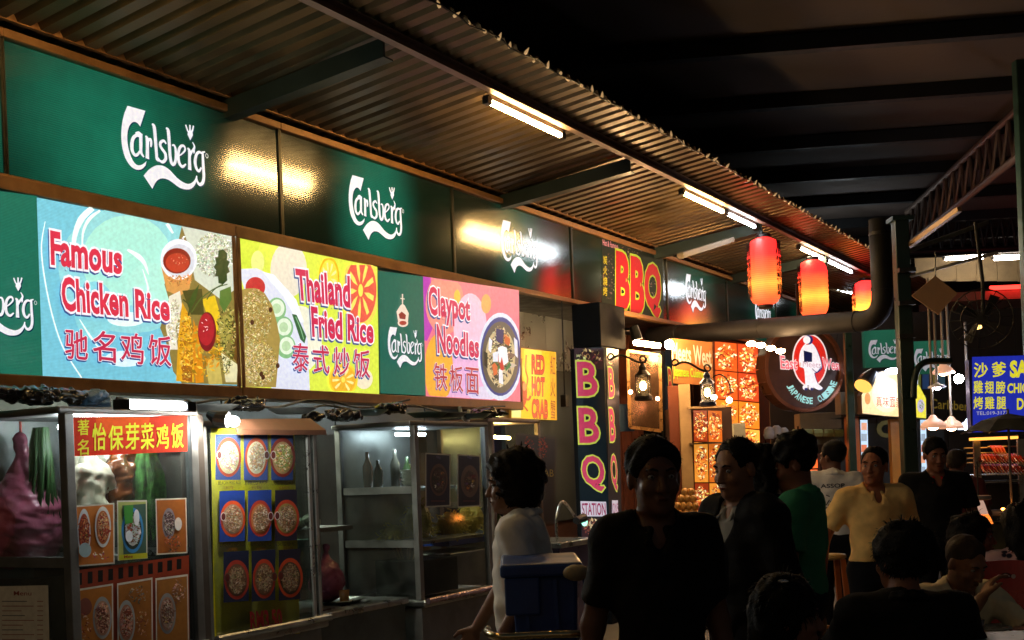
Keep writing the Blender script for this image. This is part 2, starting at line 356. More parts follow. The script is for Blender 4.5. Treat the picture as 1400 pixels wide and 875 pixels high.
# ------------------------------------------------------------------ distance-field bodies (one continuous skin each)
class Field:
    def __init__(s, lo, hi, h):
        s.lo = np.array(lo, float); s.h = h; s.n = np.ceil((np.array(hi)-s.lo)/h).astype(int)+1
        s.F = np.full(s.n, .15, np.float32)
        s.ax = [(s.lo[i]+np.arange(s.n[i])*h).astype(np.float32) for i in range(3)]
    def sub(s, c, r):
        i0 = np.maximum(np.floor((np.array(c)-r-s.lo)/s.h).astype(int), 0); i1 = np.minimum(np.ceil((np.array(c)+r-s.lo)/s.h).astype(int)+1, s.n)
        if np.any(i1 <= i0): return None
        sl = tuple(slice(a, b) for a, b in zip(i0, i1))
        return sl, s.ax[0][sl[0]][:, None, None], s.ax[1][sl[1]][None, :, None], s.ax[2][sl[2]][None, None, :]
    def _mix(s, sl, d, k, neg):
        a = s.F[sl]
        if neg:
            d = -d; hh = np.maximum(k-np.abs(a-d), 0)/k; s.F[sl] = np.maximum(a, d)+hh*hh*k/4
        else:
            hh = np.maximum(k-np.abs(a-d), 0)/k; s.F[sl] = np.minimum(a, d)-hh*hh*k/4
    def ell(s, c, r, k=.02, R=None, neg=False):
        c = np.array(c, float); m = max(r)+k+2*s.h+.02; q = s.sub(c, m)
        if q is None: return s
        sl, X, Y, Z = q; X = X-c[0]; Y = Y-c[1]; Z = Z-c[2]
        if R is not None:
            R = np.array(R); X, Y, Z = (R[0,0]*X+R[1,0]*Y+R[2,0]*Z, R[0,1]*X+R[1,1]*Y+R[2,1]*Z, R[0,2]*X+R[1,2]*Y+R[2,2]*Z)
        k0 = np.sqrt((X/r[0])**2+(Y/r[1])**2+(Z/r[2])**2); k1 = np.sqrt((X/r[0]**2)**2+(Y/r[1]**2)**2+(Z/r[2]**2)**2)+1e-6
        s._mix(sl, k0*(k0-1)/k1, k, neg); return s
    def cone(s, a, b, ra, rb, k=.02, neg=False, cap=None):
        a = np.array(a, float); b = np.array(b, float); c = (a+b)/2; m = np.linalg.norm(b-a)/2+max(ra, rb)+k+2*s.h+.02; q = s.sub(c, m)
        if q is None: return s
        sl, X, Y, Z = q; d = b-a; L2 = max(d@d, 1e-9)
        t = np.clip(((X-a[0])*d[0]+(Y-a[1])*d[1]+(Z-a[2])*d[2])/L2, 0, 1)
        v = np.sqrt((X-a[0]-t*d[0])**2+(Y-a[1]-t*d[1])**2+(Z-a[2]-t*d[2])**2)-(ra+(rb-ra)*t)
        if cap is not None:
            u = d/math.sqrt(L2); e = a+d*cap; v = np.maximum(v, (X-e[0])*u[0]+(Y-e[1])*u[1]+(Z-e[2])*u[2])
        s._mix(sl, v, k, neg); return s
    def plane(s, p, n):
        n = np.array(n, float); n /= np.linalg.norm(n)
        v = (s.ax[0][:, None, None]-p[0])*n[0]+(s.ax[1][None, :, None]-p[1])*n[1]+(s.ax[2][None, None, :]-p[2])*n[2]
        s.F = np.maximum(s.F, v.astype(np.float32)); return s
    def noise(s, amp, freq, seed=1):
        r = np.random.RandomState(seed); X, Y, Z = s.ax[0][:, None, None], s.ax[1][None, :, None], s.ax[2][None, None, :]
        t = np.zeros(s.n, np.float32)
        for i in range(5):
            d = r.normal(size=3); d /= np.linalg.norm(d); f = freq*r.uniform(.6, 1.7); p = r.uniform(0, 6.28)
            t += np.sin((X*d[0]+Y*d[1]+Z*d[2])*f+p+1.5*np.sin(Z*f*.4+Y*f*.3+p*2)).astype(np.float32)
        s.F += t*amp/2.2; return s
    def mesh(s, name, post=None):
        F = s.F; ins = F < 0; n = s.n; shp = (n[0]-1, n[1]-1, n[2]-1)
        cnt = np.zeros(shp, np.float32); acc = np.zeros(shp+(3,), np.float32)
        offs = [(i, j, k) for i in (0, 1) for j in (0, 1) for k in (0, 1)]
        tot = np.zeros(shp, np.int8)
        for o in offs: tot += ins[o[0]:o[0]+shp[0], o[1]:o[1]+shp[1], o[2]:o[2]+shp[2]]
        act = np.argwhere((tot > 0) & (tot < 8)); 
        if len(act) == 0: return None
        idx = -np.ones(shp, np.int64); idx[tuple(act.T)] = np.arange(len(act))
        P = np.zeros((len(act), 3)); C = np.zeros(len(act))
        for a in offs:
            for ax in range(3):
                if a[ax]: continue
                b = list(a); b[ax] = 1
                fa = F[act[:,0]+a[0], act[:,1]+a[1], act[:,2]+a[2]]; fb = F[act[:,0]+b[0], act[:,1]+b[1], act[:,2]+b[2]]
                m = (fa < 0) != (fb < 0); t = np.where(m, fa/np.where(m, fa-fb, 1), 0)
                q = np.tile(np.array(a, float), (len(act), 1)); q[:, ax] += t; P[m] += q[m]; C[m] += 1
        V = s.lo+(act+P/C[:, None])*s.h
        quads = []
        for ax in range(3):
            a1, a2 = (ax+1) % 3, (ax+2) % 3
            sa = [slice(0, None)]*3; sb = [slice(0, None)]*3; sa[ax] = slice(0, -1); sb[ax] = slice(1, None)
            ch = np.argwhere(ins[tuple(sa)] != ins[tuple(sb)])
            ch = ch[(ch[:, a1] > 0) & (ch[:, a2] > 0) & (ch[:, a1] < n[a1]-1) & (ch[:, a2] < n[a2]-1)]
            def g(d1, d2):
                c = ch.copy(); c[:, a1] += d1; c[:, a2] += d2; return idx[tuple(c.T)]
            q = np.stack([g(-1, -1), g(0, -1), g(0, 0), g(-1, 0)], 1)
            fl = ~ins[tuple(ch.T)]; q[fl] = q[fl][:, ::-1]; q = q[(q >= 0).all(1)]; quads.append(q)
        Q = np.concatenate(quads)
        if post is not None: V = post(V)
        me = bpy.data.meshes.new(name); me.vertices.add(len(V)); me.vertices.foreach_set('co', V.astype(np.float32).ravel())
        me.loops.add(len(Q)*4); me.loops.foreach_set('vertex_index', Q.astype(np.int32).ravel())
        me.polygons.add(len(Q)); me.polygons.foreach_set('loop_start', np.arange(0, len(Q)*4, 4, dtype=np.int32))
        me.polygons.foreach_set('use_smooth', np.ones(len(Q), bool)); me.update(calc_edges=True); me.validate()
        return me

def rotm(yaw=0, pitch=0, roll=0):
    return np.array(Matrix.Rotation(yaw, 3, 'Z') @ Matrix.Rotation(pitch, 3, 'X') @ Matrix.Rotation(roll, 3, 'Y'))
SKIN = {}
def person(label, x, Yd, ytop, yaw, skin, hair, hairstyle='short', shirt=('#101012', 'short'), trousers='#0c0c10', group=None,
           sit=False, lean=0., hyaw=0., hpitch=0., arms=None, h=.009, tuck=False, collar=None, inner=None, vest=None,
           fullness=1., hipz=.5, legs=True, hs=1.0, fingers=False, print_=None, seed=3, scale=None, apron=None, px=None, floral=False):
    """yaw 0 = facing the camera; the front of the local figure is -Y"""
    g = at(px, ytop, Yd); top = g[2]
    if sit: k = scale or 1.0; hz = top/k-.80
    else: k = top/1.70; hz = .92
    root = bpy.data.objects.new('person', None); COL.objects.link(root)
    gx = at(px, 700, Yd)[0]; root.location = (gx, Yd, 0); root.rotation_euler = (0, 0, yaw); root.scale = (k, k, k)
    tag(root, label, 'person', group)
    Rl = rotm(0, lean)          # lean forward (towards -Y)
    hip = np.array([0, 0, hz])
    def U(p): return Rl @ (np.array(p, float)-np.array([0, 0, .92]))+hip      # upper-body point given for a 1.70 m standing figure
    ex = 1+(fullness-1)
    sh = {s_: U((s_*.175*ex, .01, 1.395)) for s_ in (-1, 1)}
    arms = arms or {}
    el = {}; wr = {}
    for s_ in (-1, 1):
        a = arms.get(s_, ((s_*.07, .02, -.275), (s_*.01, -.07, -.235)))
        el[s_] = sh[s_]+np.array(a[0]); wr[s_] = el[s_]+np.array(a[1])
    if sit: kn = {s_: np.array([s_*.13, -.42, hz+.02]) for s_ in (-1, 1)}; an = {s_: np.array([s_*.13, -.40, .08]) for s_ in (-1, 1)}
    else: kn = {s_: np.array([s_*.10, -.01, .49]) for s_ in (-1, 1)}; an = {s_: np.array([s_*.11, .02, .08]) for s_ in (-1, 1)}
    hp = {s_: hip+np.array([s_*.09, 0, 0]) for s_ in (-1, 1)}
    ho = U((0, -.015, 1.585)); 
    Rh = rotm(hyaw) @ rotm(0, hpitch)
    def Hd(p): return ho+Rh @ (np.array(p, float)*hs)
    allp = list(el.values())+list(wr.values())+list(kn.values())+list(an.values())+[ho]
    lo = np.min(allp, 0)-.22; hi = np.max(allp, 0)+.22; lo[2] = 0 if legs else hz-.2; lo[:2] = np.minimum(lo[:2], -.3); hi[:2] = np.maximum(hi[:2], .3); hi[2] = ho[2]+.2
    fz = fullness
    def torso(Fd, inf, kk=.06):
        Fd.ell(U((0, .0, .97)), (.155*fz+inf, .105*fz+inf, .13), kk, Rl); Fd.ell(U((0, -.005*fz, 1.12)), (.140*fz+inf, .105*fz+inf, .15), kk, Rl)
        Fd.ell(U((0, .005, 1.27)), (.158*fz+inf, .112*fz+inf, .165), kk, Rl); Fd.cone(U((-.125*ex, .012, 1.385)), U((.125*ex, .012, 1.385)), .062+inf, .062+inf, kk)
        Fd.cone(U((0, .02, 1.40)), U((0, .01, 1.45)), .075+inf*.5, .055+inf*.3, .05)
    # skin
    B = Field(lo, hi, h); torso(B, -.012)
    B.cone(U((0, .02, 1.40)), Hd((0, .018, -.06)), .055, .050, .03)
    for s_ in (-1, 1):
        B.cone(sh[s_], el[s_], .048, .038, .03); B.cone(el[s_], wr[s_], .038, .026, .02)
        if legs: B.cone(hp[s_], kn[s_], .075, .052, .04); B.cone(kn[s_], an[s_], .052, .036, .03); B.cone(an[s_]+[0, .02, -.03], an[s_]+[0, -.14, -.05], .035, .025, .03)
    # head
    for c, r, kk in (((0, .018, .032), (.076, .095, .084), .02), ((0, -.022, -.035), (.063, .066, .085), .03), ((0, -.04, -.088), (.042, .044, .03), .03), ((0, -.07, -.102), (.02, .02, .016), .02)):
        B.ell(Hd(c), [v*hs for v in r], kk, Rh)
    B.cone(Hd((-.034, -.08, .02)), Hd((.034, -.08, .02)), .012, .012, .018)
    for s_ in (-1, 1):
        B.ell(Hd((s_*.031, -.098, .0)), (.02, .017, .013), .012, Rh, neg=True); B.ell(Hd((s_*.038, -.066, -.035)), (.022, .02, .02), .02, Rh)
        B.ell(Hd((s_*.076, .012, -.012)), (.011, .019, .032), .008, Rh)
    B.cone(Hd((0, -.086, .004)), Hd((0, -.108, -.038)), .008, .0125, .012)
    for s_ in (-1, 1): B.ell(Hd((s_*.012, -.098, -.042)), (.009, .011, .008), .006, Rh)
    B.cone(Hd((-.016, -.088, -.066)), Hd((.016, -.088, -.066)), .0065, .0065, .008); B.cone(Hd((-.013, -.088, -.076)), Hd((.013, -.088, -.076)), .0075, .0075, .006)
    # hands
    for s_ in (-1, 1):
        d = wr[s_]-el[s_]; d = d/np.linalg.norm(d); hd = arms.get('h%d' % s_)
        if hd is not None: d = np.array(hd, float); d /= np.linalg.norm(d)
        ac = np.cross(d, [s_*1., 0.15, 0]); ac /= np.linalg.norm(ac); pn = np.cross(ac, d)*(1); 
        if pn @ np.array([-s_, 0, 0]) < 0: pn = -pn
        fwd = ac if ac[1] < 0 else -ac
        R = np.stack([d, fwd, pn], 1); w = wr[s_]
        B.ell(w+d*.05, (.052, .042, .017), .012, R)
        for i, (o, L) in enumerate(((.030, .068), (.010, .078), (-.011, .072), (-.031, .056))):
            b0 = w+d*.088+fwd*o; b1 = b0+(d*.92+pn*.38)*L*.55; b2 = b1+(d*.62+pn*.78)*L*.5
            B.cone(b0, b1, .0095, .0085, .004); B.cone(b1, b2, .0085, .007, .004)
        t0 = w+d*.03+fwd*.034; t1 = t0+(d*.62+fwd*.62+pn*.3)*.038; t2 = t1+(d*.9+fwd*.25+pn*.35)*.03
        B.cone(w+d*.015+fwd*.02, t1, .015, .011, .01); B.cone(t1, t2, .0105, .0085, .004)
    sk = M('skin_'+skin, lin(skin), .5, var=.12, scale=20, bump=.1, bscale=120, spec=.4)
    def add(nm, me, mat, lab=None, parent=None):
        if me is None: return None
        o = bpy.data.objects.new(nm, me); COL.objects.link(o); o.parent = parent or root; me.materials.append(mat)
        if lab: o['label'] = lab
        return o
    add('body', B.mesh('body'), sk)
    cl = M('cloth_'+shirt[0], lin(shirt[0]), .85, var=.15, scale=12, bump=.25, bscale=300, spec=.2)
    if floral:
        cl = cl.copy(); nt = cl.node_tree; vo = nt.nodes.new('ShaderNodeTexVoronoi'); vo.inputs['Scale'].default_value = 22; ra = nt.nodes.new('ShaderNodeValToRGB')
        ra.color_ramp.elements[0].color = (.015, .015, .03, 1); ra.color_ramp.elements[0].position = .28; ra.color_ramp.elements[1].color = (.5, .3, .28, 1); ra.color_ramp.elements[1].position = .42
        tc = nt.nodes.new('ShaderNodeTexCoord'); nt.links.new(tc.outputs['Object'], vo.inputs['Vector']); nt.links.new(vo.outputs['Distance'], ra.inputs[0]); nt.links.new(ra.outputs[0], nt.nodes['Principled BSDF'].inputs['Base Color'])
    # shirt
    slv = {'short': .72, 'long': 1., 'none': .25}[shirt[1]]
    T = Field(lo, hi, h)
    inf = .016 if shirt[1] != 'long' else .026
    torso(T, inf, .07)
    for s_ in (-1, 1):
        T.cone(sh[s_]+[0, 0, -.005], el[s_], .066+(.008 if shirt[1] == 'long' else 0), .058, .05, cap=slv if slv < 1 else None)
        if slv >= 1: T.cone(el[s_], wr[s_], .056, .042, .03, cap=.95)
    T.noise(.0065, 19, seed).noise(.0035, 40, seed+9)
    T.noise(.002, 60, seed+5)
    hem = U((0, 0, .99 if tuck else .86)); T.plane(hem, -Rl[:, 2])
    # neckline
    T.cone(U((0, -.03, 1.44)), Hd((0, 0, -.05)), .060, .08, .012, neg=True)
    T.ell(U((0, -.105, 1.40)), (.026, .07, .05) if inner is None else (.05, .07, .13), .012, Rl, neg=True)
    if vest: pass
    add('jacket' if inner else 'shirt', T.mesh('shirt'), cl)
    if inner:
        I = Field(lo, hi, h); torso(I, .004, .07); I.plane(U((0, 0, 1.02)), -Rl[:, 2]); I.cone(U((0, -.02, 1.45)), Hd((0, 0, -.05)), .056, .08, .012, neg=True)
        I.ell(U((0, -.10, 1.42)), (.022, .06, .05), .01, Rl, neg=True)
        add('shirt', I.mesh('inner_shirt'), M('cloth_'+inner, lin(inner), .8, var=.12, bump=.2, bscale=300, spec=.2))
    if collar or shirt[1] != 'none':
        C = Field(U((0, 0, 1.42))-.2, U((0, 0, 1.42))+.2, h*.8); n_ = 12
        ring = [U((.073*math.sin(a), .014-.067*math.cos(a), 1.442-.028*math.cos(a))) for a in np.linspace(.35, 2*PI-.35, n_)]
        for i in range(n_-1): C.cone(ring[i], ring[i+1], .011, .011, .008); C.cone(ring[i]+(ring[i]-U((0, 0, 1.44)))*.22-Rl[:, 2]*.02, ring[i+1]+(ring[i+1]-U((0, 0, 1.44)))*.22-Rl[:, 2]*.02, .009, .009, .014)
        for i in (0, n_-1):
            q = ring[i]; C.cone(q, U((.045*(1 if i == 0 else -1), -.098, 1.375)), .012, .006, .015)
        cc = collar or shirt[0]
        if inner: cc = inner
        add('collar', C.mesh('collar'), M('cloth_'+cc, lin(cc), .85, var=.15, scale=12, bump=.25, bscale=300, spec=.2))
    # trousers
    if legs:
        G = Field(lo, hi, h); G.ell(hip+[0, 0, .02], (.172*fz, .125*fz, .13), .05)
        for s_ in (-1, 1):
            G.cone(hp[s_], kn[s_], .093, .072, .05); G.cone(kn[s_], an[s_], .07, .06, .03, cap=1.)
        G.noise(.004, 20, seed+2); G.plane(hip+[0, 0, .075], (0, 0, 1))
        add('trousers', G.mesh('trousers'), M('cloth_'+trousers, lin(trousers), .9, var=.15, bump=.2, bscale=250, spec=.2))
        S = Field(lo, hi*[1, 1, 0]+[0, 0, .2], h)
        for s_ in (-1, 1):
            S.cone(an[s_]+[0, .02, -.035], an[s_]+[0, -.15, -.045], .043, .034, .03)
        S.plane((0, 0, .004), (0, 0, -1)); me = S.mesh('shoes'); add('shoes', me, M('shoe_leather', (.02, .017, .015), .45, bump=.1))
    # hair
    rr = np.random.RandomState(seed)
    if hair:
        lo2 = ho-.3; hi2 = ho+.3; Hh = Field(lo2, hi2, min(h, .008))
        e = {'short': .010, 'thin': .005, 'mop': .026, 'bob': .034, 'long': .02, 'crop': .004, 'bun': .014, 'mop_short': .018}[hairstyle]
        Hh.ell(Hd((0, .022, .038)), (.078+e, .095+e, .084+e), .01, Rh)
        if hairstyle in ('bob', 'long'): Hh.ell(Hd((0, .045, -.045)), (.088, .075, .095), .04, Rh)
        if hairstyle == 'bob': Hh.ell(Hd((0, .03, .0)), (.112, .115, .105), .03, Rh)
        if hairstyle == 'long': Hh.cone(Hd((0, .07, -.02)), Hd((0, .10, -.2)), .07, .05, .04)
        if hairstyle == 'bun': Hh.ell(Hd((0, .12, .06)), (.045, .04, .045), .02, Rh)
        if hairstyle in ('mop', 'mop_short'): Hh.ell(Hd((0, .03, .06)), (.10 if hairstyle == 'mop' else .088, .108 if hairstyle == 'mop' else .10, .085), .03, Rh)
        Hh.ell(Hd((0, -.14, -.04)), (.085+e*.6, .12, .128) if hairstyle not in ('thin',) else (.09, .14, .15), .015, Rh, neg=True)
        if hairstyle not in ('bob', 'long', 'mop'):
            for s_ in (-1, 1): Hh.ell(Hd((s_*.085, -.0, -.03)), (.03, .04, .045), .01, Rh, neg=True)
        if hairstyle not in ('long', 'bob'): Hh.plane(Hd((0, 0, -.062)), -Rh[:, 2])
        Hh.noise(.003 if hairstyle in ('short', 'thin', 'crop') else .007, 70, seed)
        me = Hh.mesh('hair')
        if me:
            # loose locks along the surface break the outline
            nv = len(me.vertices); co = np.zeros(nv*3, np.float32); me.vertices.foreach_get('co', co); co = co.reshape(-1, 3)
            c0 = Hd((0, .02, .02)); N = 900 if hairstyle in ('mop', 'bob', 'long') else 500
            if hairstyle == 'crop': N = 0
            pick = rr.randint(0, nv, N); vs = []; fs = []
            L = {'mop': .020, 'bob': .022, 'long': .035}.get(hairstyle, .009)
            for i in pick:
                p = co[i]; nn = p-c0; nn = nn/np.linalg.norm(nn)
                dwn = np.array([0, 0, -1.])-nn*(-nn[2]); tdir = nn*(.22 if hairstyle == 'mop' else .10)+dwn*.9+rr.normal(size=3)*.25; tdir /= np.linalg.norm(tdir)
                sd = np.cross(tdir, nn); sd /= (np.linalg.norm(sd)+1e-6); b = len(vs); l = L*rr.uniform(.5, 1.4); w = .003
                vs += [p-nn*.006+sd*w, p-nn*.006-sd*w, p+tdir*l*.6+sd*w*.7+nn*.002, p+tdir*l*.6-sd*w*.7+nn*.002, p+tdir*l]
                fs += [(b, b+1, b+3, b+2), (b+2, b+3, b+4)]
            if vs:
                m2 = bpy.data.meshes.new('locks'); m2.from_pydata([tuple(v) for v in vs], [], fs)
                bm = bmesh.new(); bm.from_mesh(me); bm.from_mesh(m2); bm.to_mesh(me); bm.free(); bpy.data.meshes.remove(m2)
            add('hair', me, M('hair_'+hair, lin(hair), .65, var=.3, scale=30, bump=.4, bscale=150, spec=.15))
    # eyes, brows, lips
    w_ = M('eye_white', (.26, .24, .22), .3, var=0); dk = M('eye_dark', (.01, .008, .006), .15, var=0)
    for s_ in (-1, 1):
        c = Hd((s_*.031, -.0765, .0)); mb = MB(); mb.ell(c, (.0105, .0105, .0085), 12, 8); me = mkmesh('eye', mb, 'W', (0, 0, 0), w_, True); o = bpy.data.objects.new('eye', me); COL.objects.link(o); o.parent = root
        mb = MB(); mb.ell(Hd((s_*.031, -.0838, .0)), (.0046,)*3, 10, 6); me = mkmesh('pupil', mb, 'W', (0, 0, 0), dk, True); q = bpy.data.objects.new('pupil', me); COL.objects.link(q); q.parent = o
        if hair:
            mb = MB(); mb.tube([Hd((s_*.013, -.0925, .019)), Hd((s_*.030, -.0935, .026)), Hd((s_*.048, -.079, .020))], [.003, .0042, .002], 6)
            me = mkmesh('eyebrow', mb, 'W', (0, 0, 0), M('hair_'+hair, lin(hair), .65), True); q = bpy.data.objects.new('eyebrow', me); COL.objects.link(q); q.parent = root
    mb = MB(); mb.tube([Hd((-.021, -.085, -.071)), Hd((-.008, -.0955, -.070)), Hd((.008, -.0955, -.070)), Hd((.021, -.085, -.071))], [.002, .0052, .0052, .002], 6)
    me = mkmesh('lips', mb, 'W', (0, 0, 0), M('lips_'+skin, tuple(v*m for v, m in zip(lin(skin), (.6, .36, .36))), .85, spec=.1), True); q = bpy.data.objects.new('lips', me); COL.objects.link(q); q.parent = root
    return dict(root=root, U=U, Hd=Hd, Rh=Rh, Rl=Rl, wr=wr, el=el, k=k, add=add)

# ================================================================== SETTING
concrete = M('concrete', (.16, .15, .14), .75, var=.35, scale=1.5, bump=.3, bscale=30)
steel = M('steel', (.42, .43, .42), .32, 1., var=.3, scale=9, bump=.08, bscale=90)
steel_dull = M('steel_dull', (.22, .22, .21), .5, .8, var=.35, scale=5, bump=.1, bscale=60)
zinc = M('zinc_sheet', (.12, .078, .035), .40, .6, var=.5, scale=2.2, bump=.12, bscale=40)
dark_metal = M('dark_metal', (.035, .036, .035), .45, .5, var=.3, bump=.1)
green_paint = M('green_paint', (.022, .036, .03), .45, var=.3, scale=4, bump=.08)
brass = M('tan_frame', (.30, .15, .055), .4, .35, var=.3, scale=7, bump=.06)
rubber = M('black_plastic', (.012, .012, .013), .4, var=.2)
wall_grey = M('wall_panel', (.10, .105, .10), .55, .3, var=.35, scale=2, bump=.15, bscale=25)
glass = glassmat()
white_pl = M('white_plastic', (.6, .6, .58), .4, var=.15)

mb = MB(); mb.box((-40, -12, -.1), (60, 80, 0)); single('ground', mb, concrete, None, None, (0, 0, 0), 'W', kind='structure')
mb = MB(); mb.box((-2.6, -3.2, 0.0), (15, .2, .10)); single('pavement', mb, M('stall_kerb', (.2, .19, .18), .6, var=.3, bump=.2), None, None, (0, 0, 0), 'S', kind='structure')

# ---------------- awning of the stall row
AW = Thing('stall_awning', 'long corrugated metal awning running over the whole row of food stalls', 'awning', (0, 0, 4.2))
def az(n): return 4.19+.12*n
prof = []                             # trapezoid ribs along t
t = -4.2
while t < 17:
    prof += [(t, 0), (t+.075, 0), (t+.095, .035), (t+.125, .035), (t+.145, 0)]; t += .15
mb = MB(); vs = []
for (tt, dz) in prof:
    for n in (-.25, .6, 1.2, 1.75): vs.append((tt, n, az(n)+dz))
mb.add(vs, [(4*i+j, 4*i+j+1, 4*i+j+5, 4*i+j+4) for i in range(len(prof)-1) for j in range(3)])
AW.part('corrugated_sheet', mb, zinc)
mb = MB(); mb.box((-4.2, 1.34, 4.275), (17, 1.355, 4.348)); mb.box((-4.2, 1.355, 4.275), (17, 1.40, 4.282)); mb.box((-4.2, 1.355, 4.341), (17, 1.40, 4.347))
AW.part('eave_beam', mb, M('pinkish_steel', (.30, .20, .17), .5, .3, var=.3, bump=.1))
for px, py in ((530, 75), (862, 225), (1040, 302), (1128, 350)):
    tt = on(px, py, 1.29)[0]-.10
    mb = MB(); pz = lambda n, z: z+.095*n
    for (ta, tb_, za, zb_) in ((tt, tt+.02, 4.06, 4.18), (tt+.02, tt+.10, 4.06, 4.07), (tt+.02, tt+.10, 4.17, 4.18)):
        mb.add([(x_, n_, pz(n_, z_)) for z_ in (za, zb_) for (x_, n_) in ((ta, 0), (tb_, 0), (tb_, 1.33), (ta, 1.33))], [(0,3,2,1),(4,5,6,7),(0,1,5,4),(1,2,6,5),(2,3,7,6),(3,0,4,7)])
    AW.part('bracket_beam', mb, green_paint)
mb = MB(); mb.box((-4.2, .02, 4.19), (17, .05, 4.235)); AW.part('wall_plate', mb, brass)

# fairy lights on the awning edge
FL = Thing('fairy_light_string', 'string of small pointed clear bulbs clipped along the awning edge', 'light string', (0, 1.75, 4.38))
mb = MB(); n_b = 86
tt_ = [-.2+i*.165 for i in range(n_b)]
mb.tube([(x, 1.755+.012*math.sin(i*2.1), 4.397+.012*math.sin(i*1.7)) for i, x in enumerate(tt_)], .006, 5)
FL.part('wire', mb, rubber)
mb = MB(); mb.lathe((0, 1.75, 4.38), [(.001, .05), (.005, .04), (.010, .024), (.012, .010), (.009, -.002), (.001, -.004)], 8)
bulbm = M('clear_bulb', (.55, .42, .25), .12, var=.1, coat=.5, emit=(1, .6, .25), es=.22)
b0 = FL.part('bulb', mb, bulbm, smooth=True)
for i, x in enumerate(tt_):
    if i == 0: b0.location = (x, 0, .015); continue
    o = FL.inst('bulb', b0, (x, RND.uniform(-.015, .015), .015)); o.rotation_euler = (RND.uniform(-.9, .9), RND.uniform(-.9, .9), 0)

# ---------------- backlit panels over the stalls
def panelmat(name, cx, w, lit=(.012, .22, .125), power=1., base=(.006, .02, .016), soft=1.25):
    """green translucent sheet, brightest in front of the lamp inside it"""
    m = bpy.data.materials.new(name); m.use_nodes = True; nt = m.node_tree; nd = nt.nodes; L = nt.links
    b = nd['Principled BSDF']; b.inputs['Base Color'].default_value = (*base, 1); b.inputs['Roughness'].default_value = .11; b.inputs['Specular IOR Level'].default_value = .9; b.inputs['Coat Weight'].default_value = 1.; b.inputs['Coat Roughness'].default_value = .12
    tc = nd.new('ShaderNodeTexCoord')
    mp = nd.new('ShaderNodeMapping'); mp.inputs['Location'].default_value = (-cx, 0, -.38); L.new(tc.outputs['Object'], mp.inputs[0])
    s2 = nd.new('ShaderNodeVectorMath'); s2.operation = 'MULTIPLY'; s2.inputs[1].default_value = (1/w, 0, 1/1.15); L.new(mp.outputs[0], s2.inputs[0])
    ln = nd.new('ShaderNodeVectorMath'); ln.operation = 'LENGTH'; L.new(s2.outputs[0], ln.inputs[0])
    r = nd.new('ShaderNodeMapRange'); r.interpolation_type = 'SMOOTHSTEP'; r.inputs[1].default_value = .05; r.inputs[2].default_value = .95; r.inputs[3].default_value = 1.; r.inputs[4].default_value = .015
    L.new(ln.outputs['Value'], r.inputs[0])
    w_ = nd.new('ShaderNodeTexWave'); w_.bands_direction = 'Z'; w_.inputs['Scale'].default_value = 24; w_.inputs['Distortion'].default_value = .15; w_.inputs['Detail'].default_value = 1; w_.inputs['Detail Scale'].default_value = 3
    L.new(tc.outputs['Object'], w_.inputs['Vector'])
    r3 = nd.new('ShaderNodeMapRange'); r3.inputs[3].default_value = .72; r3.inputs[4].default_value = 1.12; L.new(w_.outputs[0], r3.inputs[0])
    mu = nd.new('ShaderNodeMath'); mu.operation = 'MULTIPLY'; L.new(r.outputs[0], mu.inputs[0]); L.new(r3.outputs[0], mu.inputs[1])
    dn = nd.new('ShaderNodeTexNoise'); dn.inputs['Scale'].default_value = 2.3; dn.inputs['Detail'].default_value = 8; dn.inputs['Roughness'].default_value = .7; L.new(tc.outputs['Object'], dn.inputs['Vector'])
    dr = nd.new('ShaderNodeMapRange'); dr.inputs[1].default_value = .3; dr.inputs[2].default_value = .7; dr.inputs[3].default_value = .72; dr.inputs[4].default_value = 1.15; L.new(dn.outputs[0], dr.inputs[0])
    mu2 = nd.new('ShaderNodeMath'); mu2.operation = 'MULTIPLY'; L.new(mu.outputs[0], mu2.inputs[0]); L.new(dr.outputs[0], mu2.inputs[1]); mu = mu2
    m2 = nd.new('ShaderNodeMath'); m2.operation = 'MULTIPLY'; L.new(mu.outputs[0], m2.inputs[0]); m2.inputs[1].default_value = power*KE
    b.inputs['Emission Color'].default_value = (*lit, 1); L.new(m2.outputs[0], b.inputs['Emission Strength'])
    ns = nd.new('ShaderNodeTexNoise'); ns.inputs['Scale'].default_value = 90; L.new(tc.outputs['Object'], ns.inputs['Vector'])
    ad = nd.new('ShaderNodeMath'); ad.operation = 'MULTIPLY_ADD'; L.new(ns.outputs[0], ad.inputs[0]); ad.inputs[1].default_value = .06; L.new(w_.outputs[0], ad.inputs[2])
    bp = nd.new('ShaderNodeBump'); bp.inputs['Strength'].default_value = .16; bp.inputs['Distance'].default_value = .001
    L.new(ad.outputs[0], bp.inputs['Height']); L.new(bp.outputs[0], b.inputs['Normal'])
    return m
white_lit = printmat('white_lit_print', .85, .25)
PZ0, PZ1 = 3.345, 4.10
joints = [-2.25, .07, 2.29, 4.50, 6.72, 9.2, 11.28, 13.4, 15.5]
def P(px, py, n=0.): return on(px, py, n)
cs = {1: (225, 205), 2: (514, 285), 3: (710, 337), 5: (951, 400), 6: (1043, 428)}
look = ['leftmost backlit green panel, cut off by the picture edge', 'large backlit green beer sign panel above the chicken rice sign, brightest of its band',
        'backlit green beer sign panel above the fried rice sign, dark at both ends', 'green beer sign panel above the claypot sign with yellow lamp reflections',
        'dark green panel carrying the red and lime barbecue lettering', 'green beer sign panel beside the barbecue lettering with red lantern reflections',
        'green beer sign panel behind the first red lantern', 'last plain green panel at the far end of the band']
dark_edge = M('panel_joint', (.05, .045, .03), .35, .6, var=.3)
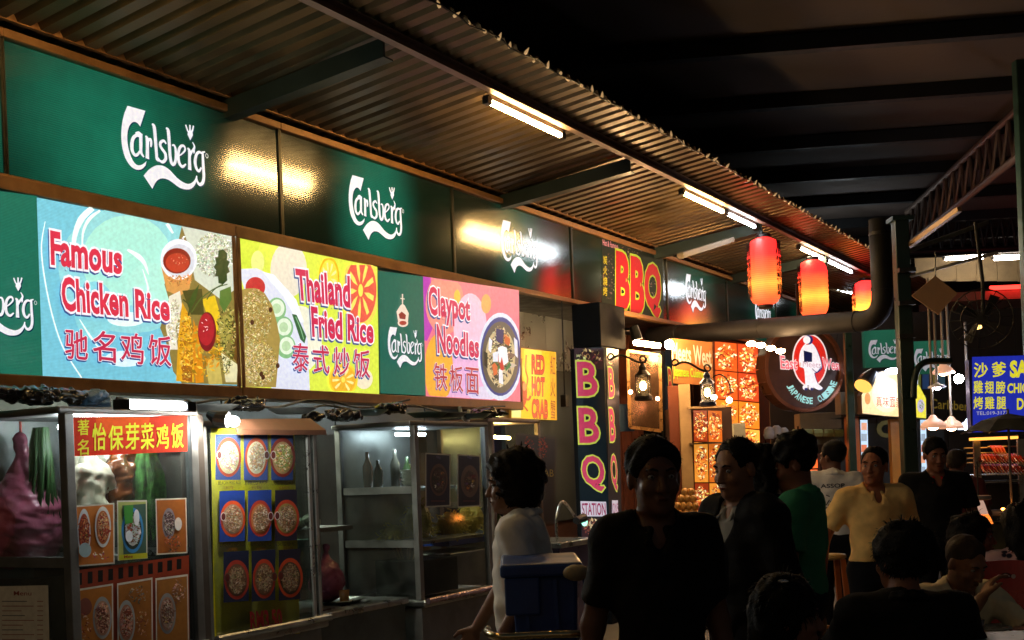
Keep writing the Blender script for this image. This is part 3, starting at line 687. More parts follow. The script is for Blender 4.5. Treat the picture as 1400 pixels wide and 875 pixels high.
for i in range(8):
    t0, t1 = joints[i], joints[i+1]
    th = Thing('beer_sign_panel' if i != 4 else 'barbecue_sign_panel', look[i], 'sign', (t0, 0, PZ0), group='green panels along the top of the stalls')
    c = P(*cs[i])[0]-t0 if i in cs else (t1-t0)/2
    w = {1: 1.15, 0: 1.2, 2: .72, 3: .66, 4: .9, 5: 1.0, 6: .9, 7: .5}[i]
    if i == 1: c -= .42
    if i == 0: c = 2.1
    mb = MB(); mb.box((t0+.012, -.06, PZ0+.01), (t1-.012, 0, PZ1-.01))
    th.part('panel', mb, panelmat('green_panel_%d' % i, c, w, power=[.45, .8, .85, .42, .12, .4, .3, .1][i]))
    mb = MB(); mb.box((t0+.002, -.05, PZ0), (t0+.014, .012, PZ1)); th.part('edge_strip', mb, dark_edge)
    mb = MB(); mb.box((t1-.014, -.05, PZ0), (t1-.002, .012, PZ1)); th.part('edge_strip', mb, dark_edge)
    mb = MB(); mb.box((t0, -.04, PZ1), (t1, .03, PZ1+.05)); th.part('top_rail', mb, brass, bevel=.006)
    mb = MB(); mb.box((t0, -.04, PZ0-.045), (t1, .045, PZ0)); th.part('bottom_rail', mb, brass, bevel=.006)
    if i in cs:
        q = P(*cs[i]); a = Art(lambda u, v: (u, 0, v), base=.002)
        dx, dz = LOGO_O[0]-P(225, 205)[0], LOGO_O[2]-P(225, 205)[2]
        logo(a, q[0]+dx, q[2]+dz, 1.); th.part('logo', a.mb, white_lit)
    if i == 4:
        f = lambda u, v: P(u, v)
        Z = zz(620, 230, 3.5); a = Art(f, base=.002)
        a.poly(Z([(710, 335), (1000, 410), (1005, 735), (710, 665)]), '#1c2418')
        for (x, y, rx, ry) in ((745, 520, 30, 120), (840, 400, 60, 40), (900, 560, 80, 80)):
            q = Z([(x, y)])[0]; a.speck((q[0], q[1], rx/3.5, ry/3.5), 90, ['#5a3a34', '#7a5a5a', '#39351e', '#8a7a70'], 1.6)
        a.text('Hot & Famous', *Z([(712, 340), (785, 362), (712, 368), (785, 388)]), '#e89aa8', off=.01)
        for k, ch in enumerate('炭火烧烤'):
            a.text(ch, *Z([(714, 418+k*50), (733, 421+k*50), (714, 458+k*50), (733, 462+k*50)]), '#d8c628', off=.02)
        for ch, x0, x1, ya, yb, s_ in (('B', 780, 836, 412, 660, 14), ('B', 850, 905, 436, 680, 14), ('Q', 915, 985, 462, 700, 16)):
            a.text(ch, *Z([(x0, ya), (x1, ya+s_), (x0, yb-6), (x1, yb+6)]), '#c8202a', off=.05, outline='#b6d03a', ow=.08)
        th.part('lettering', a.mb, printmat('bbq_sign_print', .42, .55, spec=.2))

# ---------------- big lightboxes below
lbx = printmat('lightbox_print', 1.0, .3, ribs=40)
BN = .15
def B_(x, y): return on(x, y, BN)
LB1 = Thing('lightbox_sign', 'bright blue lightbox sign reading Famous Chicken Rice with a food photo', 'sign', (-1.9, BN, 2.22), group='backlit shop signs over the stalls')
LB2 = Thing('lightbox_sign', 'yellow and pink lightbox sign reading Thailand Fried Rice and Claypot Noodles', 'sign', (1.66, BN, 2.22), group='backlit shop signs over the stalls')
for th, t0, t1 in ((LB1, -1.9, 1.655), (LB2, 1.665, 5.33)):
    mb = MB(); mb.box((t0+.04, -.02, 2.26), (t1-.04, BN-.012, 3.235)); th.part('box', mb, M('box_back', (.2, .2, .2), .6))
    mb = MB()
    mb.box((t0, -.04, 3.225), (t1, BN+.012, 3.30)); mb.box((t0, -.04, 2.17), (t1, BN+.012, 2.245)); mb.box((t0, -.04, 2.245), (t0+.032, BN+.012, 3.225)); mb.box((t1-.032, -.04, 2.245), (t1, BN+.012, 3.225))
    th.part('frame', mb, brass, bevel=.006)
# -- chicken rice
Z = zz(40, 270, 3.365); a = Art(B_, base=.0, step=.00022)
a.poly([(-160, 240), (51, 268), (60, 515), (-160, 505)], '#1f6b57')
a.poly(Z([(34, 0), (948, 176), (958, 866), (62, 832)]), '#78c8de')
a.el(*Z([(470, 330)])[0], 100, 88, '#96dbe0').el(*Z([(450, 290)])[0], 62, 62, '#aeeede').el(*Z([(560, 420)])[0], 34, 36, '#b4f0e0')
a.el(*Z([(300, 520)])[0], 28, 40, '#8cd8e2')
for pts, w in (([(212, 330), (205, 200), (235, 105), (290, 48)], [2, 6, 9, 8]), ([(245, 290), (245, 170), (275, 100), (325, 60)], [1, 3, 5, 3]), ([(450, 240), (500, 270), (530, 305), (548, 355)], [3, 7, 5, 1]),
               ([(72, 110), (55, 250), (90, 480), (150, 680), (240, 830)], [1, 2, 2, 2]), ([(230, 560), (280, 640), (340, 720)], [1, 3, 1]), ([(632, 120), (660, 165)], [5, 3]), ([(520, 330), (545, 420), (535, 500)], [1, 3, 1])):
    a.stroke(Z(pts), w, '#f2fffc')
a.el(*Z([(445, 560)])[0], 26, 10, '#effcf8').el(*Z([(440, 742)])[0], 28, 11, '#e4fbff')
a.poly(Z([(700, 133), (948, 178), (957, 862), (700, 855), (660, 800), (640, 700), (600, 600), (640, 470), (620, 400), (660, 300)]), '#8c7a3c')
a.poly(Z([(700, 133), (948, 178), (950, 420), (880, 470), (760, 380), (730, 220)]), '#d4dccb')
a.speck((*Z([(850, 260)])[0], 27, 30), 900, ['#f4f6ec', '#c2cdb6', '#e6ead8', '#a8b08c'], 2.4)
a.poly(Z([(605, 320), (752, 320), (735, 420), (690, 455), (630, 430)]), '#d79b52')
a.el(*Z([(685, 285)])[0], 25, 28, '#f2f4fa').el(*Z([(688, 292)])[0], 21, 23, '#d9dce6').el(*Z([(676, 292)])[0], 19, 17.5, '#8a2416').el(*Z([(678, 300)])[0], 16, 13, '#c04028')
a.speck((*Z([(690, 285)])[0], 12, 8), 14, ['#f2a488'], 1.4)
a.poly(Z([(640, 455), (690, 430), (700, 500), (670, 600), (680, 700), (645, 700), (625, 600)]), '#e9e4cf').speck((*Z([(662, 570)])[0], 9, 32), 240, ['#fffbe8', '#c9c09c'], 2.2)
for pts, c in (([(700, 480), (740, 560), (758, 700), (755, 850), (672, 845), (682, 640)], '#dfa522'), ([(752, 560), (790, 700), (800, 850), (762, 855), (748, 700)], '#d88a1c'),
               ([(790, 470), (850, 450), (880, 560), (870, 700), (820, 560)], '#e7c324'), ([(805, 745), (870, 735), (885, 860), (822, 860)], '#c7b35c'), ([(860, 560), (935, 520), (925, 640), (880, 720)], '#a79a48'),
               ([(880, 715), (955, 770), (950, 850), (900, 850)], '#e3dcae'), ([(700, 770), (745, 780), (745, 850), (700, 840)], '#a05c1c'), ([(700, 430), (790, 420), (800, 540), (740, 540)], '#4c4a20'), ([(930, 520), (950, 700), (950, 760), (930, 730)], '#6c4a1c')):
    a.poly(Z(pts), c)
a.speck((*Z([(720, 690)])[0], 9, 48), 260, ['#f0c85a', '#b4791a'], 2.4).speck((*Z([(900, 640)])[0], 13, 52), 320, ['#7c7a30', '#c9bc6a', '#4c4c1c'], 2.4)
a.speck((*Z([(790, 700)])[0], 26, 38), 170, ['#d89c28', '#c88420', '#dfb43c', '#b8801c'], 4).speck((*Z([(700, 200)])[0], 4, 8), 6, ['#ffffff'], 2).speck((*Z([(690, 380)])[0], 18, 8), 80, ['#e0a860', '#c88440'], 2.4)
a.el(*Z([(812, 618)])[0], 12.5, 27, '#7a1a20').el(*Z([(808, 608)])[0], 11, 22, '#b0242c').speck((*Z([(806, 590)])[0], 6, 10), 8, ['#f4c6cc'], 1.6)
lf = []
for i in range(22):
    an = 2*PI*i/22; r = (1.0 if i % 2 else .72); lf.append((880+38*r*math.cos(an), 320+82*r*math.sin(an)))
a.poly(Z(lf), '#26401c').stroke(Z([(884, 400), (830, 430), (780, 470), (740, 530)]), 1.6, '#55662c').stroke(Z([(905, 400), (850, 420), (810, 470)]), 1.4, '#3e5a24')
a.poly(Z([(870, 430), (920, 410), (925, 470), (890, 530), (868, 490)]), '#5a7a34').poly(Z([(775, 400), (760, 470), (735, 520), (722, 500), (745, 440)]), '#3e5420').stroke(Z([(725, 545), (730, 500), (700, 470)]), 2, '#404820')
TO = dict(off=.035, outline='#f6f2fb', shadow=('#304a8c', (-1.3, 2.2)), ow=.088)
a.text('Famous', *Z([(92, 160), (416, 224), (96, 306), (416, 350)]), '#d8344c', **TO)
a.text('Chicken Rice', *Z([(140, 368), (634, 452), (148, 516), (636, 566)]), '#d8344c', **TO)
for k, ch in enumerate('驰名鸡饭'):
    x = 155+k*128; y = 604+k*9
    a.text(ch, *Z([(x, y), (x+104, y+8), (x+4, y+136), (x+106, y+148)]), '#c82c50', off=.014, outline='#f6f2fb', shadow=('#304a8c', (-1.2, 2)), ow=.05)
LB1.part('printed_face', a.mb, lbx)
a = Art(lambda u, v: (u, BN, v), base=.03)
g_ = B_(19, 388); lgp = lg((680, 310)); logo(a, g_[0]-lgp[0]*.73, g_[2]-lgp[1]*.73, .73); LB1.part('logo', a.mb, white_lit)
# -- fried rice / claypot
Z = zz(320, 320, 3.89); a = Art(B_, base=.0, step=.00022)
a.poly(Z([(18, 18), (762, 172), (772, 852), (30, 818)]), '#dcec4e')
a.poly(Z([(18, 18), (140, 42), (100, 180), (22, 190)]), '#cfe63c').el(*Z([(290, 190)])[0], 25, 38, '#ece4d0').el(*Z([(125, 150)])[0], 9, 16, '#e8f08c').el(*Z([(350, 560)])[0], 30, 46, '#f0f0d8')
a.el(*Z([(690, 770)])[0], 12, 14, '#f2e8c8')
a.poly(Z([(24, 186), (120, 182), (190, 215), (290, 300), (350, 420), (390, 560), (402, 833), (200, 826)]), '#dfe4f6')
a.poly(Z([(150, 200), (210, 215), (330, 350), (372, 470), (340, 470), (260, 330)]), '#f4faff')
a.el(*Z([(112, 283)])[0], 13.5, 14, '#c42830')
for (x, y) in ((225, 400), (262, 500), (275, 600)): a.el(*Z([(x, y)])[0], 13, 16, '#86bd84').el(*Z([(x+3, y-6)])[0], 10, 12, '#e4f4dc').el(*Z([(x, y-4)])[0], 6, 7, '#bcdcae')
a.poly(Z([(305, 425), (330, 430), (382, 545), (372, 582), (350, 560)]), '#38663c').stroke(Z([(325, 440), (350, 500), (368, 560)]), 1.2, '#8cc090')
a.poly(Z([(28, 300), (60, 290), (110, 288), (160, 315), (200, 380), (225, 470), (242, 560), (232, 680), (220, 815), (32, 812)]), '#a8904a')
a.speck((*Z([(110, 450)])[0], 22, 40), 1200, ['#cdb878', '#8c7430', '#bfa65c', '#e2d6a4', '#a08440'], 1.7).speck((*Z([(130, 690)])[0], 24, 31), 1200, ['#cdb878', '#7c6a30', '#bfa65c', '#dccf9c'], 1.7)
for (x, y) in ((190, 403), (92, 470), (150, 762), (228, 700), (140, 745)): a.el(*Z([(x, y)])[0], 2.6, 3.6, '#4c2a18')
for (cx, cy_, rx, ry, c1, c2) in ((500, 232, 55, 110, '#f0bf1c', '#fae44a'), (668, 300, 98, 200, '#f6dc5c', '#e4604c'), (575, 775, 78, 90, '#f6d83c', '#f2b830')):
    n0 = 20
    def cl_(p): return [(min(max(x, 20), 756), y if y < 835 else 835) for x, y in p]
    a.poly(Z(cl_([(cx+rx*math.cos(2*PI*i/28), max(cy_+ry*math.sin(2*PI*i/28), 150+(cx-600)*.2)) for i in range(28)])), c1)
    a.poly(Z(cl_([(cx+.86*rx*math.cos(2*PI*i/28), max(cy_+.86*ry*math.sin(2*PI*i/28), 152+(cx-600)*.2)) for i in range(28)])), c2)
    a.k += 1
    for i in range(9):
        an = 2*PI*i/9+.3
        pp = [(cx+rx*r*math.cos(an+d), cy_+ry*r*math.sin(an+d)) for r, d in ((.2, 0), (.45, .16), (.74, .10), (.74, -.10), (.45, -.16))]
        if max(p[1] for p in pp) < 838 and max(p[0] for p in pp) < 758 and min(p[1] for p in pp) > 140: a.poly(Z(pp), '#f6e86c' if cx > 600 else '#fff09c', lay=False)
    a.el(*Z([(cx, cy_)])[0], rx*.13/3.89, ry*.17/3.89, '#fbe860')
TO['ow'] = .08
a.text('Thailand', *Z([(322, 192), (606, 232), (334, 346), (610, 388)]), '#cf2c54', **TO)
a.text('Fried Rice', *Z([(404, 392), (734, 458), (412, 542), (732, 578)]), '#cf2c54', **TO)
for k, ch in enumerate('泰式炒饭'):
    x = 302+k*108; y = 578+k*11
    a.text(ch, *Z([(x, y), (x+88, y+7), (x+6, y+150), (x+90, y+156)]), '#c42850', off=.014, outline='#f6f2fb', shadow=('#304a8c', (-1.2, 2)), ow=.05)
Z = zz(510, 370, 4.165)
a.poly(Z([(20, 2), (276, 34), (292, 712), (34, 700)]), '#1d6152')
a.poly(Z([(276, 34), (822, 112), (832, 748), (292, 716)]), '#e8788c')
a.poly(Z([(276, 34), (320, 42), (300, 200), (330, 330), (300, 400), (284, 400)]), '#b43cb4')
def half(cx, cy_, rx, ry, c, xmin=290, ymin=None, ymax=730):
    pp = []
    for i in range(30):
        x = cx+rx*math.cos(2*PI*i/30); y = cy_+ry*math.sin(2*PI*i/30)
        x = min(max(x, xmin), 826); lo_ = 40+(x-276)*.143; y = max(y, lo_); y = min(y, 712+(x-290)*.06); pp.append((x, y))
    a.poly(Z(pp), c)
half(400, 190, 110, 175, '#ec9484'); half(545, 330, 95, 200, '#f0c2dc'); half(480, 600, 180, 160, '#e7b4dc'); half(365, 560, 82, 200, '#f2b03c'); half(470, 150, 18, 40, '#f6bc48'); half(635, 190, 28, 55, '#f2a860'); half(620, 700, 90, 40, '#dcd4ee')
def bowl(a, Zf, cx, cy_, rx, ry, rim, inner, foods, n=120, size=2., seed=1, clipx=None, rim2=None):
    r = random.Random(seed); sc_ = Zf([(1, 0)])[0][0]-Zf([(0, 0)])[0][0]
    def E_(k, c, dy=0):
        pp = [(cx+k*rx*math.cos(2*PI*i/30), cy_+dy+k*ry*math.sin(2*PI*i/30)) for i in range(30)]
        if clipx: pp = [(min(x, clipx(y)), y) for x, y in pp]
        a.poly(Zf(pp), c)
    E_(1, rim)
    if rim2: E_(.9, rim2)
    E_(.82, inner, ry*.02)
    c0 = Zf([(cx, cy_)])[0]
    lim = (clipx(cy_)-cx) if clipx else rx
    E_(.66, foods[0], ry*.02)
    c1_ = Zf([(cx, cy_)])[0]; a.speck((c1_[0], c1_[1], rx*.5*sc_, ry*.5*sc_), max(10, n//6), foods, size*3.2, rnd=r, asp=1.6)
    acc = ['#5c8c3c', '#e8c860', '#b8482c', '#f0eee0', '#7c5a7c', '#3c6c2c', '#d88c3c']
    for _q in range(4): a.el(c1_[0]+r.uniform(-.42, .42)*rx*sc_*(.7 if clipx else 1), c1_[1]+r.uniform(-.42, .42)*ry*sc_, rx*sc_*r.uniform(.12, .24), ry*sc_*r.uniform(.08, .2), r.choice(acc), n=9, rot=r.uniform(-.5, .5))
    a.speck((c0[0]-(rx-min(rx, lim))*.35*sc_, c0[1], rx*.66*sc_*(.8 if clipx else 1), ry*.7*sc_), n, foods, size, rnd=r)
cx_ = lambda y: 822+(y-110)*.015
bowl(a, Z, 716, 490, 128, 250, '#d9e2f6', '#5c5648', ['#c9b88a', '#8a7250', '#e2d8b8', '#6c5a44', '#34301c'], 360, 2.2, 4, cx_, '#2c3c8c')
for pts, c in (([(690, 330), (735, 340), (725, 420), (690, 400)], '#2c2c64'), ([(650, 380), (668, 400), (660, 470), (645, 450)], '#e4e8f4'), ([(740, 370), (770, 390), (765, 430), (738, 415)], '#c8602c'), ([(700, 440), (725, 430), (750, 440), (760, 520), (735, 540), (705, 520)], '#f0f2fa'),
               ([(670, 470), (700, 460), (700, 520), (672, 520)], '#dfe6f6'), ([(710, 540), (722, 490), (735, 560), (718, 580)], '#c02c24'), ([(705, 560), (725, 570), (730, 650), (705, 640)], '#e8eaf4'), ([(765, 520), (776, 540), (745, 575), (740, 560)], '#2c6c3c'), ([(665, 540), (680, 525), (696, 545), (695, 590), (675, 600)], '#cf6430'), ([(620, 460), (640, 470), (640, 560), (622, 540)], '#1c2010'), ([(790, 380), (810, 400), (812, 500), (795, 480)], '#dfe4f4')):
    a.poly(Z(pts), c)
TO['ow'] = .075
a.text('Claypot', *Z([(302, 92), (538, 158), (310, 296), (538, 322)]), '#cc3058', **TO)
a.text('Noodles', *Z([(350, 312), (588, 378), (356, 466), (588, 494)]), '#cc3058', **TO)
for k, ch in enumerate('铁板面'):
    x = 332+k*90; y = 524+k*13
    a.text(ch, *Z([(x, y), (x+74, y+9), (x+6, y+150), (x+78, y+156)]), '#b83440', off=.014, outline='#f6f2fb', shadow=('#6a4a9c', (-1, 1.6)), ow=.05)
# crown
a.el(*Z([(155, 300)])[0], 7.2, 5.5, '#ecd6c8').poly(Z([(118, 235), (140, 200), (152, 190), (165, 200), (188, 245), (182, 300), (128, 295)]), '#ecd6c8').poly(Z([(130, 250), (148, 235), (172, 255), (168, 280), (136, 275)]), '#8c3028').stroke(Z([(152, 190), (152, 135)]), 1.6, '#ecd6c8').stroke(Z([(140, 160), (164, 164)]), 1.4, '#ecd6c8').el(*Z([(154, 300)])[0], 5, 3, '#a84030')
LB2.part('printed_face', a.mb, lbx)
a = Art(lambda u, v: (u, BN, v), base=.035)
q = on(*Z([(157, 420)])[0], BN); ww = (on(*Z([(258, 440)])[0], BN)[0]-on(*Z([(50, 420)])[0], BN)[0]); k_ = .66
o_ = lg((450, 430)); logo(a, q[0]-o_[0]*k_, q[2]-o_[1]*k_, k_); LB2.part('logo', a.mb, white_lit)

# ---------------- fluorescent lamps under the eave
def tube_lamp(label, p0, p1, fr, col, s, off, group='fluorescent tube lamps', r=.019, body=True, name='fluorescent_lamp'):
    """p0, p1: tube ends in frame fr; off: direction (frame) towards the fitting"""
    th = Thing(name, label, 'lamp', p0, fr, group); p0 = Vector(p0); p1 = Vector(p1); d = (p1-p0).normalized(); o = Vector(off)
    mb = MB(); mb.tube([p0+d*.02, p1-d*.02], r, 12); th.part('tube', mb, E('tube_glow_%s_%s' % ('%02d%02d%02d' % tuple(int(c*99) for c in col), s), col, s), smooth=False)
    if body:
        mb = MB(); mb.bar(p0+o*.055, p1+o*.055, .045, .035); th.part('fitting', mb, white_pl, bevel=.004)
        for q, e in ((p0, -1), (p1, 1)):
            mb = MB(); mb.bar(q+d*e*.03, q-d*e*.03, .05, .05); mb.bar(q+o*.0, q+o*.07, .05, .035, up=tuple(d)); th.part('end_holder', mb, rubber, bevel=.004)
    return th
def ev(px, py): 
    q = on(px, py, 1.28); return (q[0], 1.28, 4.245)
WARM = (1, .62, .22); COOL = (.86, .94, 1); MID = (1, .82, .5)
lampcol = [((345, 0), None, WARM, 45, 'warm tube lamp cut off by the top edge of the picture'),
           ((-1, 0), None, WARM, 45, 'assumed next warm tube lamp of the row, added outside the picture'),  # unseen tube assumed farther along the row, added for more light
           ((666, 133), (768, 188), WARM, 85, 'warm yellow tube lamp, nearest full one under the awning edge'),
           ((932, 257), (989, 284), WARM, 85, 'warm yellow tube lamp end to end with a white one above the first lantern'),
           ((992, 285), (1032, 303), COOL, 28, 'cool white tube lamp ending above the first red lantern'),
           ((1092, 335), (1128, 350), MID, 50, 'pale warm tube lamp above the second red lantern'),
           ((1130, 352), (1164, 366), COOL, 28, 'cool white tube lamp farthest along the awning edge')]
for p, q, c, s_, lb in lampcol:
    a1 = ev(*p); b1 = (ev(*q) if q else a1)
    if p == (-1, 0): a1 = (-3.7, 1.28, 4.265); b1 = (-2.5, 1.28, 4.265)
    elif q is None: a1 = (a1[0]-1.15, 1.28, 4.265)
    tube_lamp(lb, a1, b1, 'S', c, s_, (0, 0, 1) if False else (0, -.0, .55))
for i, (y0, y1) in enumerate(((374, 386), (392, 402))):
    tube_lamp('cool tube lamp between the lanterns, %s of a close pair' % ('upper' if i == 0 else 'lower'), at(1130, y0, 18.5), at(1172, y1, 19.3), 'W', COOL, 20, (0, 0, .3), body=False)
tube_lamp('assumed tube lamp added inside the chicken cabinet, unseen behind the red banner', (-.30, .80, 1.93), (.37, .80, 1.93), 'S', COOL, 60, (0, 0, .3), body=False, r=.012)  # unseen lamp, assumed and added to light the cabinet interior
tube_lamp('bare white tube lamp over the roast chicken cabinet', on(166, 553, 1.25), on(258, 556, 1.25), 'S', COOL, 16, (0, -.4, .25))
th = Thing('unlit_lamp', 'unlit white tube fitting under the awning between bracket beams', 'lamp', on(935, 345, .8), 'S')
mb = MB(); mb.bar(on(930, 350, .75), on(1000, 328, 1.0), .09, .06); th.part('fitting', mb, M('dull_fitting', (.20, .16, .11), .6, var=.2), bevel=.006)

# ---------------- red paper lanterns
def lanternmat(name, zc, hot, warm):
    m = bpy.data.materials.new(name); m.use_nodes = True; nt = m.node_tree; nd = nt.nodes; L = nt.links
    b = nd['Principled BSDF']; b.inputs['Base Color'].default_value = (.55, .02, .015, 1); b.inputs['Roughness'].default_value = .55
    tc = nd.new('ShaderNodeTexCoord'); mp = nd.new('ShaderNodeMapping'); mp.inputs['Location'].default_value = (0, 0, -zc); L.new(tc.outputs['Object'], mp.inputs[0])
    s2 = nd.new('ShaderNodeVectorMath'); s2.operation = 'MULTIPLY'; s2.inputs[1].default_value = (.8/.2, .8/.2, 1/.32); L.new(mp.outputs[0], s2.inputs[0])
    sx = nd.new('ShaderNodeSeparateXYZ'); L.new(s2.outputs[0], sx.inputs[0]); ab_ = nd.new('ShaderNodeMath'); ab_.operation = 'ABSOLUTE'; L.new(sx.outputs[2], ab_.inputs[0])
    ra = nd.new('ShaderNodeValToRGB'); cr_ = ra.color_ramp; cr_.elements[0].position = 0; cr_.elements[0].color = (1, warm*.95, .035, 1); cr_.elements[1].position = 1; cr_.elements[1].color = (.80, .020, .018, 1)
    e = cr_.elements.new(.40); e.color = (1, warm*.34, .02, 1)
    ns = nd.new('ShaderNodeTexNoise'); ns.inputs['Scale'].default_value = 9; L.new(tc.outputs['Object'], ns.inputs['Vector'])
    ad = nd.new('ShaderNodeMath'); ad.operation = 'MULTIPLY_ADD'; L.new(ns.outputs[0], ad.inputs[0]); ad.inputs[1].default_value = .22; L.new(ab_.outputs[0], ad.inputs[2])
    sb = nd.new('ShaderNodeMath'); sb.operation = 'SUBTRACT'; L.new(ad.outputs[0], sb.inputs[0]); sb.inputs[1].default_value = .11
    L.new(sb.outputs[0], ra.inputs[0]); L.new(ra.outputs[0], b.inputs['Emission Color'])
    w_ = nd.new('ShaderNodeTexWave'); w_.bands_direction = 'Z'; w_.inputs['Scale'].default_value = 14; L.new(tc.outputs['Object'], w_.inputs['Vector'])
    r = nd.new('ShaderNodeMapRange'); r.inputs[3].default_value = hot*.7; r.inputs[4].default_value = hot*1.05; L.new(w_.outputs[0], r.inputs[0]); L.new(r.outputs[0], b.inputs['Emission Strength'])
    return m
seam = M('lantern_seam', (.25, .01, .01), .6, emit=(.5, .02, .01), es=.5)
ink = M('black_ink', (.01, .006, .006), .7, var=0)
for i, (px, y0, y1, zc, hot, warm, lb) in enumerate(((1043, 321, 420, .30, 1.4, .30, 'red paper lantern hanging nearest, glowing yellow low down, black writing at its sides'), (1110, 352, 437, .34, 1.6, .34, 'red paper lantern glowing orange, middle one of three, its foot behind the pipe'),
                                                  (1182, 381, 462, .42, 2.6, .48, 'red paper lantern brightest and farthest, beside the black pipe bend'))):
    q0 = on(px, y0, 1.34); q1 = on(px, y1, 1.34); H = q0[2]-q1[2]; R = .185
    th = Thing('paper_lantern', lb, 'lantern', (q0[0], 1.34, q1[2]), 'S', 'red paper lanterns')
    pr = [(R*(.62+.38*math.sin(PI*min(1, .1+u*1.0)) if u < .12 or u > .88 else (.78+.22*math.sin(PI*u)**.5)), .035+u*(H-.07)) for u in [k/22 for k in range(23)]]
    pr = []
    for k in range(25):
        u = k/24; e = min(u, 1-u); rr = R*(.42+.58*math.sqrt(max(0, e/.26*(2-e/.26))) if e < .26 else 1.0); pr.append((rr*(1+(.02 if k % 2 else -.012)), .035+u*(H-.07)))
    mb = MB(); mb.lathe((q0[0], 1.34, q1[2]), pr, 48, lambda an: 1-.035*(1-abs(math.sin(an*4)))**3)
    th.part('paper_shade', mb, lanternmat('lantern_paper_%d' % i, zc*H*1.05, hot, warm), smooth=True)
    for zz0, h_ in ((q1[2]-.005, .045), (q0[2]-.045, .05)):
        mb = MB(); mb.lathe((q0[0], 1.34, zz0), [(R*.4, 0), (R*.45, .01), (R*.45, h_-.008), (R*.4, h_)], 24); th.part('end_ring', mb, rubber)
    mb = MB(); mb.tube([(q0[0], 1.34, q0[2]), (q0[0], 1.33, 4.25)], .004, 5); th.part('cord', mb, rubber)
    # brush writing on both sides
    for sd in (2.86-1.22, 2.86+1.22):
        if i and sd < 2.86: continue
        a = Art(lambda u, v, sd=sd: (q0[0]+R*1.012*math.cos(sd+u), 1.34+R*1.012*math.sin(sd+u)*1., q1[2]+v), out=(0, 0, 0))
        ht = (H-.2)/4
        for k, ch in enumerate('居酒料理'):
            z1 = H-.10-k*ht; a.text(ch, (.38, z1), (-.38, z1), (.38, z1-ht*.86), (-.38, z1-ht*.86), '#0a0505', off=.02)
        # move out a little so the strokes lie on the paper
        th.part('brush_writing', a.mb, ink)

# ---------------- black exhaust pipe with a bend
def arc(p0, p1, p2, n=8):
    out = []
    for k in range(n+1):
        u = k/n; out.append(tuple((1-u)**2*p0[j]+2*u*(1-u)*p1[j]+u*u*p2[j] for j in range(3)))
    return out
A = at(890, 460, 14.2); Bc = at(1208, 437, 11.8); Up = at(1204, 300, 11.8); Up = (Bc[0]-.0, 11.8, Up[2])
A = Vector(A); Bv = Vector(Bc); Uv = Vector(Up); d1 = (A-Bv).normalized(); d2 = (Uv-Bv).normalized()
pts = [A]+[A.lerp(Bv+d1*.26, u) for u in (.33, .66)]+[Vector(p) for p in arc(Bv+d1*.26, Bv, Bv+d2*.26)]+[Uv]
pipe_m = M('sooty_pipe', (.006, .005, .005), .65, .2, var=.4, scale=5, bump=.08)
th = Thing('exhaust_pipe', 'thick black exhaust pipe running below the lanterns and bending straight up', 'pipe', (Bc[0], 11.8, Bc[2]), 'W')
mb = MB(); mb.tube(pts, .108, 24); th.part('pipe', mb, pipe_m, smooth=True)
for q, dd in ((Bv+d1*.30, d1), (Bv+d1*1.5, d1), (Bv+d1*2.7, d1), (Bv+d2*.30, d2), (Bv+d2*.85, d2)):
    mb = MB(); mb.tube([q, q+dd*.03], .114, 24); th.part('seam_band', mb, pipe_m)

# ---------------- hall roof, columns, trusses
hall_m = M('roof_sheeting', (.085, .065, .052), .8, var=.3, scale=.8, bump=.2, bscale=14)
beam_m = M('roof_beam', (.022, .024, .026), .6, .3, var=.2)
HR = Thing('hall_roof', 'wide dark hall roof with parallel beams above the stalls', 'roof', (0, 10, 5.65), 'H')
hb = [F*4.0/ab(1300, y)[1] for y in (54, 123, 187, 238, 272)]
hs_ = [hb[0]+(hb[4]-hb[0])/4*k for k in range(-2, 10)]
for i in range(len(hs_)-1):
    h0, h1 = hs_[i], hs_[i+1]
    mb = MB(); mb.box((-6, h0+.004, 5.66+.012*(i % 2)), (16, h1+.02, 5.70)); HR.part('roof_sheet', mb, hall_m)
    mb = MB(); mb.box((-6, h0-.06, 5.50), (16, h0-.05, 5.655)); mb.box((-6, h0-.05, 5.50), (16, h0+.06, 5.51)); mb.box((-6, h0+.05, 5.51), (16, h0+.06, 5.655)); HR.part('roof_beam', mb, beam_m)
def truss(label, tops, bots, fr='W', n=14, r=.028, mat=dark_metal, group='steel roof trusses'):
    th = Thing('steel_truss', label, 'truss', tops[0], fr, group); t0, t1 = Vector(tops[0]), Vector(tops[1]); b0_, b1_ = Vector(bots[0]), Vector(bots[1])
    mb = MB(); mb.tube([t0, t1], r*1.3, 10); th.part('top_chord', mb, mat); mb = MB(); mb.tube([b0_, b1_], r*1.5, 10); th.part('bottom_chord', mb, mat)
    for k in range(n):
        u0 = k/n; u1 = (k+1)/n
        mb = MB(); mb.tube([t0.lerp(t1, u0), b0_.lerp(b1_, (u0+u1)/2)], r*.7, 6); th.part('web_bar', mb, mat)
        mb = MB(); mb.tube([b0_.lerp(b1_, (u0+u1)/2), t0.lerp(t1, u1)], r*.7, 6); th.part('web_bar', mb, mat)
    return th
Y1 = F*3.8/ab(1390, 150)[1]; Y2 = F*3.8/ab(1240, 290)[1]
ta, tb = Vector(at(1390, 150, Y1)), Vector(at(1240, 290, Y2)); ba, bb = Vector(at(1390, 215, Y1)), Vector(at(1235, 340, Y2))
rust = M('warm_painted_steel', (.17, .12, .09), .5, .4, var=.3)
truss('long roof truss receding towards the upper right corner of the hall', (ta+(ta-tb)*.6, tb), (ba+(ba-bb)*.6, bb), n=22, mat=rust, r=.032)
